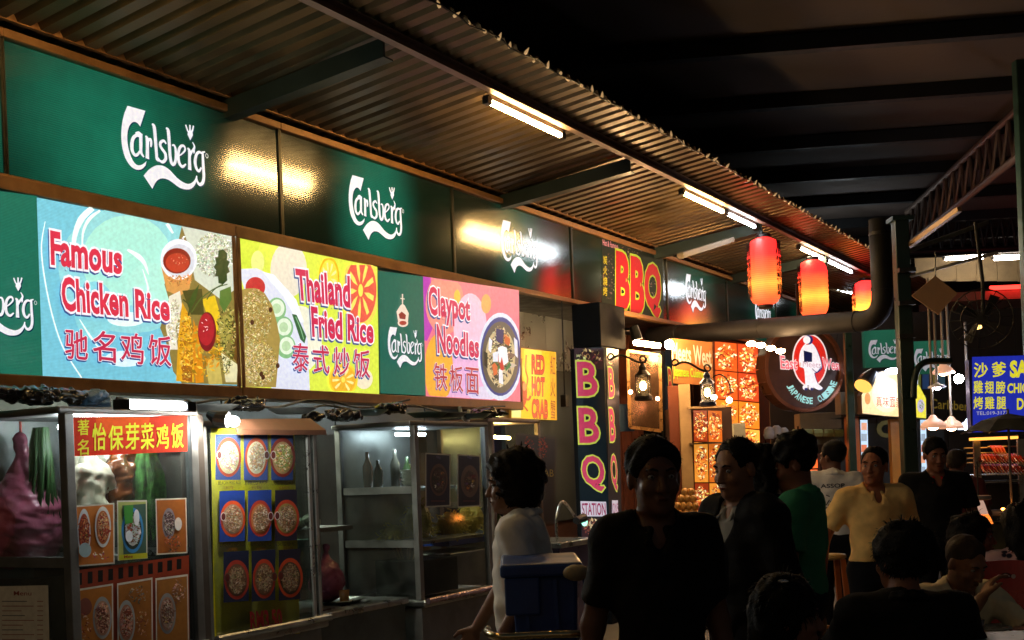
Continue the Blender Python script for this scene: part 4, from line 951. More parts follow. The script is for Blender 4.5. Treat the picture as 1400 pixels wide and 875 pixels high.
truss('low cross truss hanging under the far roof, seen in front of the far tube lamps', (at(1236, 300, 20), at(1470, 292, 20)), (at(1236, 345, 20), at(1470, 336, 20)), n=16, mat=dark_metal, r=.03)
truss('far cross truss behind the low one, lit yellow from behind', (at(1240, 322, 23), at(1470, 314, 23)), (at(1240, 340, 23), at(1470, 332, 23)), n=20, mat=dark_metal, r=.025)
def column(name, label, px, y0, y1, Y, w, mat, base=True, brace=None):
    q = at(px, (y0+y1)/2, Y); top = at(px, y0, Y)[2]; bot = 0 if base else at(px, y1, Y)[2]
    th = Thing(name, label, 'column', (q[0], Y, 0), 'W')
    mb = MB(); mb.box((q[0]-w/2, Y-w/2, bot), (q[0]+w/2, Y+w/2, top)); th.part('shaft', mb, mat, bevel=.01)
    mb = MB(); mb.box((q[0]-w*.75, Y-w*.75, top-.02), (q[0]+w*.75, Y+w*.75, top+.02)); th.part('cap_plate', mb, mat)
    return th
post_green = M('dark_green_post', (.012, .035, .028), .35, .2, var=.3, bump=.05)
th = column('steel_column', 'dark green steel column standing behind the man in the cream polo shirt', 1238, 300, 700, 11.4, .135, post_green)
for k in range(3):
    q = at(1238, 370+k*45, 11.32); mb = MB(); mb.box((q[0]-.08, 11.25, q[2]-.02), (q[0]+.08, 11.33, q[2]+.02)); th.part('clamp_band', mb, dark_metal)
mb = MB(); mb.bar(at(1240, 338, 11.4), at(1312, 286, 10.6), .045); th.part('diagonal_brace', mb, M('lit_brace', (.34, .20, .10), .45, .3))
mb = MB(); mb.bar(at(1236, 345, 11.4), at(1350, 304, 12.6), .04); th.part('tie_rod', mb, steel_dull)
mb = MB(); mb.tube([at(1245, 378, 11.3), at(1300, 362, 11.0), at(1365, 345, 10.8)], .016, 6); th.part('cable_arm', mb, steel_dull)
column('steel_column', 'green painted column at the right edge of the picture', 1403, -60, 700, 12.2, .12, M('sea_green_post', (.05, .12, .095), .4, .1, var=.35, bump=.1))
column('steel_column', 'thin green column between the barrel sign and the noodle stall', 1163, 440, 700, 13.6, .085, post_green)

# far end of the hall
mb = MB(); mb.box((-10, 27, 0), (26, 27.2, 6)); single('far_wall', mb, M('far_wall', (.05, .045, .04), .8, var=.4, scale=.7), 'dark far wall closing the hall behind the stalls', 'wall', (0, 27, 0), 'W')
th = Thing('far_stall_front', 'tan board front at the far end of the hall, lit by two tube lamps', 'wall panel', (8, 24.5, 4), 'W')
for k in range(7):
    q = at(1250+k*28, 330, 24.5); q2 = at(1250+k*28, 385, 24.5)
    mb = MB(); mb.box((q[0], 24.5, q2[2]), (q[0]+.42, 24.53, q[2]-.0)); th.part('board', mb, M('tan_board', (.34, .25, .13), .7, var=.3, scale=3))
for k, (x0, x1) in enumerate(((1291, 1345), (1358, 1398))):
    tube_lamp('far white tube lamp on the tan board front, %s' % ('nearer the green column' if k == 0 else 'nearer the picture edge'), at(x0, 353, 23.6), at(x1, 351, 23.6), 'W', (1, .85, .7), 24, (0, .5, .3), r=.05)
mb = MB(); mb.box((at(1300, 400, 19)[0], 19, at(1300, 412, 19)[2]), (at(1460, 400, 19)[0], 20.5, at(1300, 400, 19)[2])); single('awning', mb, M('pink_white_awning', (.5, .33, .3), .7), 'pale awning edge with a red light strip at the far right', 'awning', at(1300, 412, 19), 'W')
tube_lamp('thin red light strip on the far pale awning', at(1352, 394, 18.9), at(1440, 390, 18.9), 'W', (1, .03, .02), 5, (0, .3, 0), body=False, r=.035, name='red_light_strip', group=None)

# diamond board, fan and hanging bits beside the column
th = Thing('diamond_board', 'tan diamond-shaped board hanging near the green column', 'board', at(1278, 402, 10.6), 'W')
mb = MB(); pp = [at(1247, 404, 10.7), at(1279, 377, 10.55), at(1309, 401, 10.5), at(1283, 430, 10.65)]; mb.prism(pp, (0, .02, 0)); th.part('board', mb, M('kraft_board', (.30, .17, .085), .8, var=.15, bump=.1))
mb = MB(); mb.tube([at(1279, 377, 10.55), at(1279, 345, 10.6)], .006, 5); th.part('cord', mb, rubber)
th = Thing('wall_fan', 'dark round fan hanging in shadow over the pendant lamps', 'fan', at(1345, 435, 10.2), 'W')
c0 = Vector(at(1342, 436, 10.2)); R_ = .26; fan_m = M('fan_grey', (.025, .023, .02), .6, .2)
ax_ = Vector((-.55, -1, -.1)).normalized(); ux = ax_.cross(Vector((0, 0, 1))).normalized(); uz = ux.cross(ax_)
mb = MB()
for k in range(18):
    an = 2*PI*k/18; e = ux*math.cos(an)+uz*math.sin(an); mb.tube([c0+ax_*.09+e*.03, c0+ax_*.07+e*R_*.6, c0+e*R_], .0035, 4)
for rr in (R_, R_*.62): mb.tube([c0+ax_*(.0 if rr == R_ else .07)+(ux*math.cos(k*PI/12)+uz*math.sin(k*PI/12))*rr for k in range(25)], .006, 5, caps=False)
th.part('wire_cage', mb, fan_m, kind='stuff')
for k in range(4):
    an = k*PI/2+.4; e = ux*math.cos(an)+uz*math.sin(an); f_ = ux*math.cos(an+.7)+uz*math.sin(an+.7)
    mb = MB(); mb.prism([c0+ax_*.03+e*.04, c0+ax_*.05+e*R_*.85, c0+ax_*.01+(e*.5+f_*.5).normalized()*R_*.9, c0+ax_*.0+f_*.06], tuple(-ax_*.004)); th.part('blade', mb, fan_m)
mb = MB(); mb.tube([c0-ax_*.0, c0-ax_*.14], [.055, .045], 14); th.part('motor', mb, fan_m, smooth=False)
mb = MB(); mb.tube([c0-ax_*.1, c0-ax_*.2+Vector((0, 0, .3)), c0+Vector((0.1, .3, .9))], .018, 8); th.part('bracket', mb, fan_m)
mb = MB(); mb.ell(at(1336, 447, 10.4), (.045, .03, .022)); single('spot_bulb', mb, E('amber_spot', (1, .5, .12), 6), 'small amber spot bulb glowing under the dark fan', 'bulb', at(1336, 447, 10.4), 'W')

# ================================================================== STALL INTERIORS
matte_print = printmat('paper_print', 0, .45, base=1.)
warm_print = printmat('glowing_menu_print', .9, .3)
def pxbox(mb, x0, y0, x1, y1, Y, dep=.05):
    a_ = at(x0, y1, Y); b_ = at(x1, y0, Y); mb.box((a_[0], Y, a_[2]), (b_[0], Y+dep, b_[2])); return mb
# back wall and partitions behind the stalls
th = Thing('stall_back_wall', 'dark panelled wall at the back of the food stalls under the bright signs', 'wall', (0, -1.6, 0), 'S')
for k in range(14):
    t0 = -3.5+k*.75; mb = MB(); mb.box((t0+.006, -1.65, 0), (t0+.744, -1.6+.01*(k % 2), 3.6)); th.part('wall_panel', mb, wall_grey)
mb = MB(); mb.box((1.5, .32, .0), (1.56, .38, 2.2))
th = Thing('stall_partition', 'dark ribbed steel partition standing between the menu board and the noodle cabinet', 'partition', (1.9, -.55, 0), 'S')
for k in range(7):
    t0 = 1.42+k*.30; mb = MB(); mb.box((t0+.004, -.60, 0.1), (t0+.296, -.56+.008*(k % 2), 1.97)); th.part('steel_panel', mb, M('dark_steel_panel', (.12, .125, .115), .45, .55, var=.35, scale=3, bump=.12))
mb = MB(); mb.box((-1.2, -1.6, 3.36), (15, -.1, 3.42)); single('stall_ceiling', mb, dark_metal, 'flat dark ceiling panel inside the stalls behind the green band', 'ceiling panel', (0, 0, 3.4), 'S')

def cabinet(label, t0, t1, n0, n1, z0, z1, post=.045, shelves=(), mat=steel_dull, top=.035, sides=(True, True), panes=('front', 'side'), lowbox=True, lowmat=None):
    th = Thing('glass_cabinet', label, 'cabinet', (t0, n1, 0), 'S', 'glass food cabinets')
    for (tt, nn) in ((t0, n1), (t1, n1), (t0, n0), (t1, n0)):
        mb = MB(); mb.box((tt-post/2, nn-post/2, z0), (tt+post/2, nn+post/2, z1)); th.part('post', mb, mat, bevel=.004)
    mb = MB(); mb.box((t0-.05, n0-.03, z1), (t1+.05, n1+.012, z1+top)); th.part('roof_panel', mb, mat, bevel=.012)
    mb = MB(); mb.box((t0-.03, n0, z0-.05), (t1+.03, n1+.06, z0)); th.part('counter_top', mb, steel, bevel=.012)
    if lowbox:
        mb = MB(); mb.box((t0-.01, n0, .12), (t1+.01, n1+.015, z0-.052)); th.part('base_panel', mb, lowmat or steel_dull, bevel=.006)
    for (za, nm) in [(z, 'shelf') for z in shelves]:
        mb = MB(); mb.box((t0+.02, n0+.02, za-.012), (t1-.02, n1-.03, za+.012)); th.part(nm, mb, steel, bevel=.003)
        mb = MB(); mb.box((t0-.012, n0+.03, za-.025), (t0+.012, n1-.03, za+.025)); th.part('side_rail', mb, mat)
    if 'front' in panes:
        mb = MB(); mb.box((t0+post/2, n1-.006, z0+.01), (t1-post/2, n1, z1-.01)); th.part('front_pane', mb, glass)
    if 'side' in panes:
        mb = MB(); mb.box((t0-.003, n0+post/2, z0+.01), (t0+.003, n1-post/2, z1-.01)); th.part('side_pane', mb, glass)
    mb = MB(); mb.box((t0+post/2, n0-.004, z0), (t1-post/2, n0, z1)); th.part('back_panel', mb, M('cabinet_back', (.16, .17, .16), .4, .5, var=.3), bevel=0)
    return th
# --- chicken rice cabinet
CA = cabinet('steel framed glass cabinet with hanging chickens, red banner and orange posters', -.36, .43, .30, .95, .80, 1.985, shelves=(1.28,), post=.05)
f1 = lambda x, y: on(x, y, .965)
Ban = Thing('shop_banner', 'red banner with yellow Chinese writing across the top of the chicken cabinet', 'banner', f1(98, 600), 'S')
a = Art(f1, base=.001); a.poly([(97, 571), (256, 568), (256, 617), (121, 619), (121, 623), (98, 624)], '#d83a20')
a.poly([(130, 571), (205, 569), (200, 592), (135, 594)], '#ea5c22')  # lighter patch: brightness from the nearby tube put into the print
zz5 = zz(80, 560, 6.2526)
a.text('著', *zz5([(160, 88), (258, 84), (165, 218), (256, 216)]), '#eee83c', off=.022); a.text('名', *zz5([(160, 258), (254, 250), (160, 392), (254, 386)]), '#eee83c', off=.022)
for k, (ch, x0, x1, y0, y1) in enumerate((('怡', 288, 402, 118, 350), ('保', 425, 550, 138, 346), ('芽', 570, 684, 118, 344), ('菜', 702, 812, 118, 342), ('鸡', 834, 936, 130, 338), ('饭', 960, 1062, 120, 330))):
    a.text(ch, *zz5([(x0, y0), (x1, y0-4), (x0, y1), (x1, y1-8)]), '#eee83c', off=.03)
Ban.part('printed_cloth', a.mb, printmat('banner_print', .0, .75, base=1., spec=.1))
def poster(name, label, quad, bg, draw, fm, mat=matte_print, group='food picture posters', cat='poster', frame='#cfcabb'):
    a = Art(fm, base=.004); a.poly(quad, frame)
    cx = sum(p[0] for p in quad)/4; cy_ = sum(p[1] for p in quad)/4; a.poly([(cx+(p[0]-cx)*.93, cy_+(p[1]-cy_)*.95) for p in quad], bg); draw(a)
    th = Thing(name, label, cat, fm(*quad[0]), 'S', group); th.part('print', a.mb, mat); return th
ident = lambda p: p
def pb(a, cx, cy_, rx, ry, rim, inner, foods, n=220, size=1.9, seed=1, rim2=None): bowl(a, ident, cx, cy_, rx, ry, rim, inner, foods, n, size, seed, None, rim2)
Z6 = zz(80, 670, 4.268)
def d1_(a):
    pb(a, *Z6([(145, 250)])[0], 9, 33, '#cfd3d6', '#a84a2c', ['#d8683a', '#e8a05c', '#8c2c1c'], seed=3); pb(a, *Z6([(252, 215)])[0], 11, 28, '#d8d8d4', '#c07038', ['#e8a060', '#f0c490', '#b03c24'], seed=4)
    a.el(*Z6([(145, 350)])[0], 8.5, 10, '#9cb4b8').speck((*Z6([(240, 380)])[0], 12, 5), 20, ['#a83c5c', '#d8d0c0'], 2)
poster('food_poster', 'orange poster of two oval noodle plates stuck on the cabinet glass', Z6([(88, 92), (322, 75), (325, 430), (98, 448)]), '#c9762c', d1_, f1)
def d2_(a):
    a.poly(Z6([(368, 90), (505, 80), (508, 372), (375, 385)]), '#3c5a4c'); pb(a, *Z6([(428, 235)])[0], 15, 31, '#3c8cc8', '#2c3c30', ['#e0e4e0', '#c8d4d0', '#8a5a3c'], seed=5); a.poly(Z6([(375, 92), (430, 85), (425, 190), (380, 200)]), '#3c8c34')
    a.el(*Z6([(448, 160)])[0], 4, 11, '#e6e8e8').el(*Z6([(405, 270)])[0], 5, 8, '#e0e4e8').poly(Z6([(345, 378), (510, 366), (510, 396), (345, 410)]), '#b8b820').text('Mee', *Z6([(375, 382), (425, 378), (375, 398), (425, 394)]), '#8c2c14')
poster('food_poster', 'small green and blue poster of a bowl with white dumplings', Z6([(338, 62), (512, 58), (516, 398), (342, 412)]), '#a8b060', d2_, f1)
def d3_(a):
    pb(a, *Z6([(640, 195)])[0], 9, 21, '#8a8088', '#6c5a5c', ['#a89890', '#c8b8b0', '#5c4444'], seed=6); a.el(*Z6([(692, 198)])[0], 5, 9, '#d8ccc4').speck((*Z6([(660, 310)])[0], 12, 12), 60, ['#a84428', '#c87850', '#5c5048'], 2)
poster('food_poster', 'dim orange poster with a grey bowl near the cabinet edge', Z6([(562, 52), (742, 45), (750, 368), (570, 378)]), '#a05a20', d3_, f1)
def d4_(a):
    pb(a, *Z6([(252, 745)])[0], 13, 29, '#9ca0a0', '#b8846c', ['#d8a080', '#e0b8a0', '#8c4838'], seed=7); a.el(*Z6([(150, 680)])[0], 9, 12, '#7c4438').speck((*Z6([(140, 800)])[0], 10, 22), 60, ['#7c2c1c', '#b06848', '#e0c8a8'], 2)
def d5_(a):
    pb(a, *Z6([(392, 770)])[0], 12, 30, '#9ca4a4', '#b07860', ['#d89880', '#c8b0a0', '#94503c'], seed=8); a.speck((*Z6([(460, 610)])[0], 13, 12), 50, ['#8c8478', '#a89c88', '#5c6050'], 2).speck((*Z6([(480, 780)])[0], 8, 20), 50, ['#c8a080', '#8c5038'], 2)
def d6_(a):
    pb(a, *Z6([(630, 720)])[0], 12, 28, '#8c8c8c', '#a87c68', ['#c89c88', '#b8a898', '#7c5444'], seed=9); a.speck((*Z6([(690, 590)])[0], 10, 16), 60, ['#b88c78', '#d8b09c', '#8c6050'], 2)
poster('food_poster', 'lower poster of a fried dish beside the cabinet corner post', Z6([(82, 582), (315, 545), (318, 1000), (84, 1010)]), '#b06c24', d4_, f1)
poster('food_poster', 'lower middle poster of a soup plate under the punched orange band', Z6([(338, 545), (545, 510), (548, 990), (342, 1000)]), '#a06428', d5_, f1)
poster('food_poster', 'lower poster of fish slices next to the dark middle post', Z6([(562, 515), (752, 490), (760, 970), (566, 985)]), '#9c6428', d6_, f1)
a = Art(f1, base=.001); a.poly(Z6([(85, 470), (760, 380), (765, 1000), (75, 1000)]), '#8c3418')
for k in range(11):
    x = 108+k*61.5-k*k*.35; y = 486-k*8.2; a.poly(Z6([(x, y), (x+28, y-3), (x+28, y+66-k), (x, y+70-k)]), '#0c0a0a', lay=(k == 0))
th = Thing('orange_band', 'orange band with punched black squares like a film strip across the cabinet', 'band', f1(98, 790), 'S'); th.part('print', a.mb, matte_print)
# food hanging in the cabinet
def bird(label, px, py, n, k, mat, seed):
    q = on(px, py, n); r = random.Random(seed); th = Thing('poached_chicken' if 'white' in label else 'roast_chicken', label, 'chicken', q, 'S', 'chickens hanging in the cabinet')
    Fd = Field(Vector(q)-Vector((.3, .3, .35)), Vector(q)+Vector((.3, .3, .35)), .008); c = np.array(q)
    Fd.ell(c, (.075*k, .07*k, .115*k), .02).ell(c+[.0, 0, -.09*k], (.07*k, .07*k, .07*k), .04).cone(c+[0, 0, .10*k], c+[.02, 0, .24*k], .035*k, .022*k, .03)
    for s_ in (-1, 1):
        Fd.cone(c+[s_*.06*k, .02, .06*k], c+[s_*.105*k, .02, -.02*k], .03*k, .022*k, .02).cone(c+[s_*.04*k, .02, -.11*k], c+[s_*.055*k, .03, -.20*k], .045*k, .018*k, .03)
    Fd.noise(.007, 34, seed).noise(.003, 90, seed+1); me = Fd.mesh('body', post=lambda V: np.stack([V[:, 0]-q[0], q[1]-V[:, 1], V[:, 2]-q[2]], 1)); me.flip_normals()
    me.materials.append(mat); o = bpy.data.objects.new('body', me); COL.objects.link(o); o.parent = th.o
    mb = MB(); mb.tube([(q[0]+.02, n, q[2]+.22*k), (q[0]+.02, n, 1.98)], .003, 5); th.part('hook', mb, steel)
wc = M('poached_skin', (.62, .56, .42), .3, var=.12, bump=.2, bscale=90, coat=.3); rc = M('roast_skin', (.20, .055, .012), .22, var=.45, scale=10, bump=.2, bscale=70, coat=.5)
bird('white poached chicken hanging lowest, against the cabinet corner', 122, 662, .72, 1.15, wc, 1); bird('white poached chicken tucked up behind the first one', 140, 634, .55, .8, wc, 2); bird('white poached chicken half hidden at the corner post', 104, 640, .60, .85, wc, 9)
bird('brown roast chicken hanging beside the white ones', 163, 655, .72, 1.0, rc, 3); bird('smaller brown roast chicken at the back under the banner', 180, 632, .5, .75, rc, 4)
leafm = M('veg_leaf', (.07, .24, .035), .5, var=.75, scale=26, bump=.4)
def leaves(name, label, cat, px, py, n, L, wd_, cnt, seed, spread=.05, mat=leafm):
    q = on(px, py, n); r = random.Random(seed); th = Thing(name, label, cat, q, 'S')
    for k in range(cnt):
        mb = MB(); x = r.uniform(-spread, spread); y = r.uniform(-.04, .04); l = L*r.uniform(.7, 1.05); w = wd_*r.uniform(.7, 1.2); b = r.uniform(-.03, .03); dx = x*.9
        vs = []; fs = []
        for i in range(7):
            u = i/6; ww = w*math.sin(PI*min(1, u*.8+.15))**.7*(1 if i < 6 else .15); cx = q[0]+x*.3+dx*u; cy2 = n+y+b*math.sin(u*3); z = q[2]-l*u
            vs += [(cx-ww, cy2-.01*math.sin(u*9), z), (cx, cy2+.012, z-.004), (cx+ww, cy2-.01*math.cos(u*8), z)]
        for i in range(6): fs += [(3*i, 3*i+1, 3*i+4, 3*i+3), (3*i+1, 3*i+2, 3*i+5, 3*i+4)]
        mb.add(vs, fs); th.part('leaf', mb, mat, smooth=True)
    return th
leaves('lettuce_bunch', 'green leafy vegetable bunch hanging under the banner', 'vegetables', 201, 616, .8, .46, .022, 30, 5, .085)
leaves('spring_onion_bunch', 'dark green spring onions hanging behind the pink bag', 'vegetables', 55, 584, .55, .55, .009, 30, 6, .06, M('onion_green', (.03, .08, .02), .5, var=.3))
# pink bag, trays, menu sheet on the side of that cabinet
def bag(label, c, fr, r, mat, seed, h=.008, knot=True):
    th = Thing('plastic_bag', label, 'bag', c, fr); Fd = Field(Vector(c)-Vector((r[0]*1.4, r[1]*1.4, r[2]*1.3)), Vector(c)+Vector((r[0]*1.4, r[1]*1.4, r[2]*1.9)), h); q = np.array(c, float)
    Fd.ell(q-[0, 0, r[2]*.15], (r[0], r[1], r[2]*.85), .05).cone(q+[0, 0, r[2]*.35], q+[0, 0, r[2]*.95], r[0]*.62, r[0]*.16, .05).cone(q+[0, 0, r[2]*.95], q+[0, 0, r[2]*1.25], r[0]*.13, r[0]*.2, .02)
    Fd.noise(r[0]*.035, 7/r[0], seed).noise(r[0]*.018, 16/r[0], seed+1)
    post = (lambda V: np.stack([V[:, 0]-c[0], c[1]-V[:, 1], V[:, 2]-c[2]], 1)) if fr == 'S' else (lambda V: V-np.array(c))
    me = Fd.mesh('bag', post=post)
    if fr == 'S': me.flip_normals()
    me.materials.append(mat); o = bpy.data.objects.new('bag', me); COL.objects.link(o); o.parent = th.o; return th
pink = M('pink_film', (.42, .10, .17), .33, var=.2, scale=12, bump=.35, bscale=35, coat=.3)
q = ont(28, 705, -.22); bag('bulging pink plastic bag hanging inside the cabinet side glass', (-.20, q[1], q[2]), 'S', (.20, .21, .30), pink, 4)
mb = MB(); mb.tube([(-.20, q[1], q[2]+.37), (-.20, q[1], 1.98)], .006, 6); single('bag_string', mb, M('red_string', (.5, .05, .03), .6), 'red string the pink bag hangs from', 'string', (-.2, q[1], 1.98), 'S')
q = ont(30, 778, -.2); mb = MB(); mb.box((-.3, q[1]-.26, q[2]-.04), (0, q[1]+.22, q[2]+.035)); single('plastic_tray', mb, M('grey_blue_tray', (.10, .16, .2), .4, var=.2), 'grey blue tray on the shelf under the pink bag', 'tray', (-.3, q[1], q[2]), 'S', bevel=.01)
f0 = lambda x, y: ont(x, y, -.365)
a = Art(f0, out=(-1, 0, 0), base=.004); a.poly([(-30, 802), (67, 800), (69, 900), (-30, 900)], '#d0ccc0')
a.text('Menu', (20, 808), (44, 808), (20, 814), (44, 814), '#8a3c30', off=.01)
for k in range(11): a.k += (k == 0); a.stroke([(4, 822+k*6.5), (4+34+10*math.sin(k*2.), 822+k*6.5)], 1.1, '#94594c' if k % 3 else '#4c5058', lay=False, smooth=False); a.stroke([(52, 822+k*6.5), (60, 822+k*6.5)], 1.1, '#94594c', lay=False, smooth=False)
th = Thing('menu_sheet', 'pale printed menu sheet on the cabinet side below the pink bag', 'menu', f0(10, 810), 'S'); th.part('print', a.mb, matte_print)

for (ta_, tb_, n_, z_, c_, s_, lb_) in ((1.5, 2.6, -.35, 2.36, (.9, 1, .8), 120, 'added lamp hidden behind the lightbox to brighten the fried rice stall'), (4.0, 5.1, -.45, 2.75, (.8, .95, 1), 120, 'added lamp hidden behind the lightbox to brighten the claypot stall')):  # unseen tubes added to brighten the stall interiors and the hood
    tube_lamp(lb_, (ta_, n_, z_), (tb_, n_, z_), 'S', c_, s_, (0, -.2, .4))
# --- fried rice menu board cabinet
CB = cabinet('glass cabinet whose front carries the yellow menu board', .52, 1.42, .30, .93, .78, 1.93, shelves=(), lowmat=steel_dull)
mb = MB(); mb.tube([(.50, 1.01, .79), (1.44, 1.01, .79)], .022, 10); CB.part('front_rail', mb, steel)
f2 = lambda x, y: on(x, y, .95)
Z7 = zz(250, 530, 2.536)
a = Art(f2, base=.001); a.poly(Z7([(96, 140), (385, 150), (405, 852), (108, 872)]), '#ecdc08')
cols_ = [(112, 200), (208, 290), (300, 376)]; rows_ = [(158, 316), (352, 528), (560, 735)]
blues = ['#1c3478', '#23409c', '#1f3a88']; caps = [('1. BELACAN FRIED RICE', '3. FRIED RICE', '1. SALTED FISH FRIED RICE'), ('2. PINEAPPLE FRIED RICE', '4. KAMPUNG FRIED RICE', '6. SALTED FISH RICE'), ('', '', '')]
for j, (y0, y1) in enumerate(rows_):
    for i, (x0, x1) in enumerate(cols_):
        dx = j*6; dy = -i*2*(j-.3)+(j*3); X0, X1, Yb, Yt = x0+dx, x1+dx, y1+dy+4, y0+dy+4
        a.poly(Z7([(X0, Yt), (X1, Yt-3*j), (X1, Yb-3*j), (X0, Yb)]), ['#2a4a9c', '#1e3a84', '#16203c'][j] if not (i == 2 and j) else '#1c1c30')  # lower rows printed darker: falling lamp light put into the colours
        s_ = 2.2-.2*j; cx = (X0+X1)/2+2; cyy = (Yt+Yb)/2+(8 if j else 0); r = random.Random(i*7+j)
        c0 = Z7([(cx, cyy)])[0]
        pb(a, c0[0], c0[1], 17.2 if i != 1 else 15.5, 27 if j != 1 else 25, ['#b83c20', '#c8481c', '#a83424'][(i+j) % 3], [['#d8c8a4', '#e4dcc0', '#d0a878'], ['#a88870', '#b87840', '#a09050'], ['#6c4c38', '#80583c', '#54402c']][j][i], [['#e8dcc4', '#f2eee0', '#c89c74', '#a8b070', '#b890a8'], ['#f4f0e4', '#e0d8c4', '#d0a070', '#b8a088'], ['#e0b078', '#c88c54', '#f0e0c0', '#8c9c50']][i] if j == 0 else ['#c8a888', '#b07850', '#dcc8b0', '#8c6c4c'] if j == 1 else ['#8c6848', '#6c4c34', '#b09878'], 420, 1.9, i+3*j, None)
        sx = c0[0]-13.5 if i != 1 else c0[0]+13.5
        a.el(sx, c0[1]-3, 3.8, 6, '#d8d0c8' if j < 2 else '#5c4c44').el(sx, c0[1]-3, 2.9, 4.8, '#5c1c14')
        if caps[j][i]:
            a.text(caps[j][i], *Z7([(X0, Yb+4), (X1-3, Yb+2), (X0, Yb+17), (X1-3, Yb+15)]), '#3c3408', off=.0)
            a.text(('马来炒饭', '炒饭', '咸鱼炒饭')[i], *Z7([(X0+24, Yb+21), (X0+60, Yb+20), (X0+24, Yb+33), (X0+60, Yb+32)]), '#8c5c10', off=.0)
a.text('RM3.50', *Z7([(210, 778), (318, 768), (214, 838), (322, 826)]), '#8c1008', off=.035)
th = Thing('menu_board', 'yellow menu board with nine plate pictures and a RM3.50 price', 'menu board', f2(286, 590), 'S'); th.part('print', a.mb, matte_print)
mb = MB(); mb.box((.55, .955, .80), (1.40, .965, 1.92)); CB.part('outer_pane', mb, glass)
for x in (1.335, 1.385): mb = MB(); mb.box((x-.012, .97, .80), (x+.012, .985, 1.92)); CB.part('sliding_rail', mb, M('pale_aluminium', (.55, .57, .56), .3, .8, var=.2))
th = Thing('canopy_board', 'brown edged canopy board sloping over the menu board', 'canopy', on(335, 575, 1.1), 'S')
pp = [on(318, 573, .95), on(324, 587, 1.0), on(446, 588, 1.0), on(424, 572, .93)]
mb = MB(); mb.add(pp+[tuple(Vector(p)+Vector((0, 0, -.03))) for p in pp], [(0, 1, 2, 3), (7, 6, 5, 4), (0, 4, 5, 1), (1, 5, 6, 2), (2, 6, 7, 3), (3, 7, 4, 0)]); th.part('board', mb, M('brown_board', (.22, .10, .06), .5, .1, var=.3))
mb = MB(); mb.ell(on(319, 576, 1.10), (.032, .032, .028), 14, 8); single('spot_bulb', mb, E('cool_spot', (1, .96, .85), 480), 'bright white spot bulb above the yellow menu board', 'bulb', on(319, 576, 1.08), 'S', smooth=True)
mb = MB(); mb.tube([on(312, 574, 1.06), on(296, 572, 1.0), on(285, 566, .95)], [.045, .04, .02], 12); single('lamp_holder', mb, rubber, 'black lamp holder beside the white spot bulb', 'lamp holder', on(300, 572, 1.0), 'S')
mb = MB(); mb.box((.432, .86, 0.0), (.515, .96, 2.0)); single('steel_post', mb, M('brown_steel', (.10, .08, .065), .45, .5, var=.3), 'dark steel post between the chicken cabinet and the menu board', 'post', (.45, .9, 0), 'S', bevel=.006)

# --- open counter between
th = Thing('steel_counter', 'steel counter in the gap with a pink bag and an orange drink', 'counter', (1.5, .3, 0), 'S')
mb = MB(); mb.box((1.47, .25, .76), (2.36, .93, .80)); th.part('counter_top', mb, steel, bevel=.01)
mb = MB(); mb.box((1.48, .27, .1), (2.35, .90, .76)); th.part('base_panel', mb, M('grey_green_panel', (.13, .15, .14), .45, .4, var=.3), bevel=.006)
q = on(447, 800, .55); bag('small pink plastic bag slumped on the steel counter', (q[0], .55, .96), 'S', (.13, .11, .16), pink, 9)
mb = MB(); mb.lathe((on(470, 800, .7)[0], .7, .80), [(.028, 0), (.036, .09)], 16); single('plastic_cup', mb, M('orange_drink', (.55, .22, .04), .2, var=.1, coat=.4), 'plastic cup of orange drink beside the pink bag', 'cup', (on(470, 800, .7)[0], .7, .8), 'S', smooth=True)
mb = MB(); mb.lathe((1.98, .62, .80), [(.14, 0), (.17, .02), (.165, .025), (.13, .008)], 24); single('metal_plate', mb, steel, 'round metal plate on the counter edge', 'plate', (1.98, .62, .8), 'S')
mb = MB()
for k in range(9): a_ = RND.uniform(0, 6); mb.ell((1.62+.05*math.cos(a_)+k*.03, .5+.05*math.sin(a_), 1.34+RND.uniform(-.02, .02)), (.06, .05, .035), 8, 6, .15)
single('cloth_pile', mb, M('greenish_cloth', (.3, .33, .26), .8, var=.3), 'crumpled pale cloth lying on a shelf behind the counter', 'cloth', (1.7, .5, 1.3), 'S', kind='stuff')
mb = MB(); mb.box((1.5, .3, 1.27), (2.2, .6, 1.30)); single('wall_shelf', mb, steel_dull, 'narrow shelf carrying the crumpled cloth', 'shelf', (1.5, .3, 1.28), 'S')
mb = MB(); mb.box((1.75, .1, .85), (2.3, .14, 1.2)); single('teal_board', mb, M('teal_board', (.02, .09, .08), .5), 'dark teal board leaning behind the pink bag', 'board', (1.75, .1, .8), 'S')
mb = MB(); mb.box((1.75, .3, .80), (1.81, .36, 1.12)); single('wood_block', mb, M('pale_wood', (.34, .24, .14), .7), 'upright pale wooden block on the counter', 'block', (1.75, .3, .8), 'S')

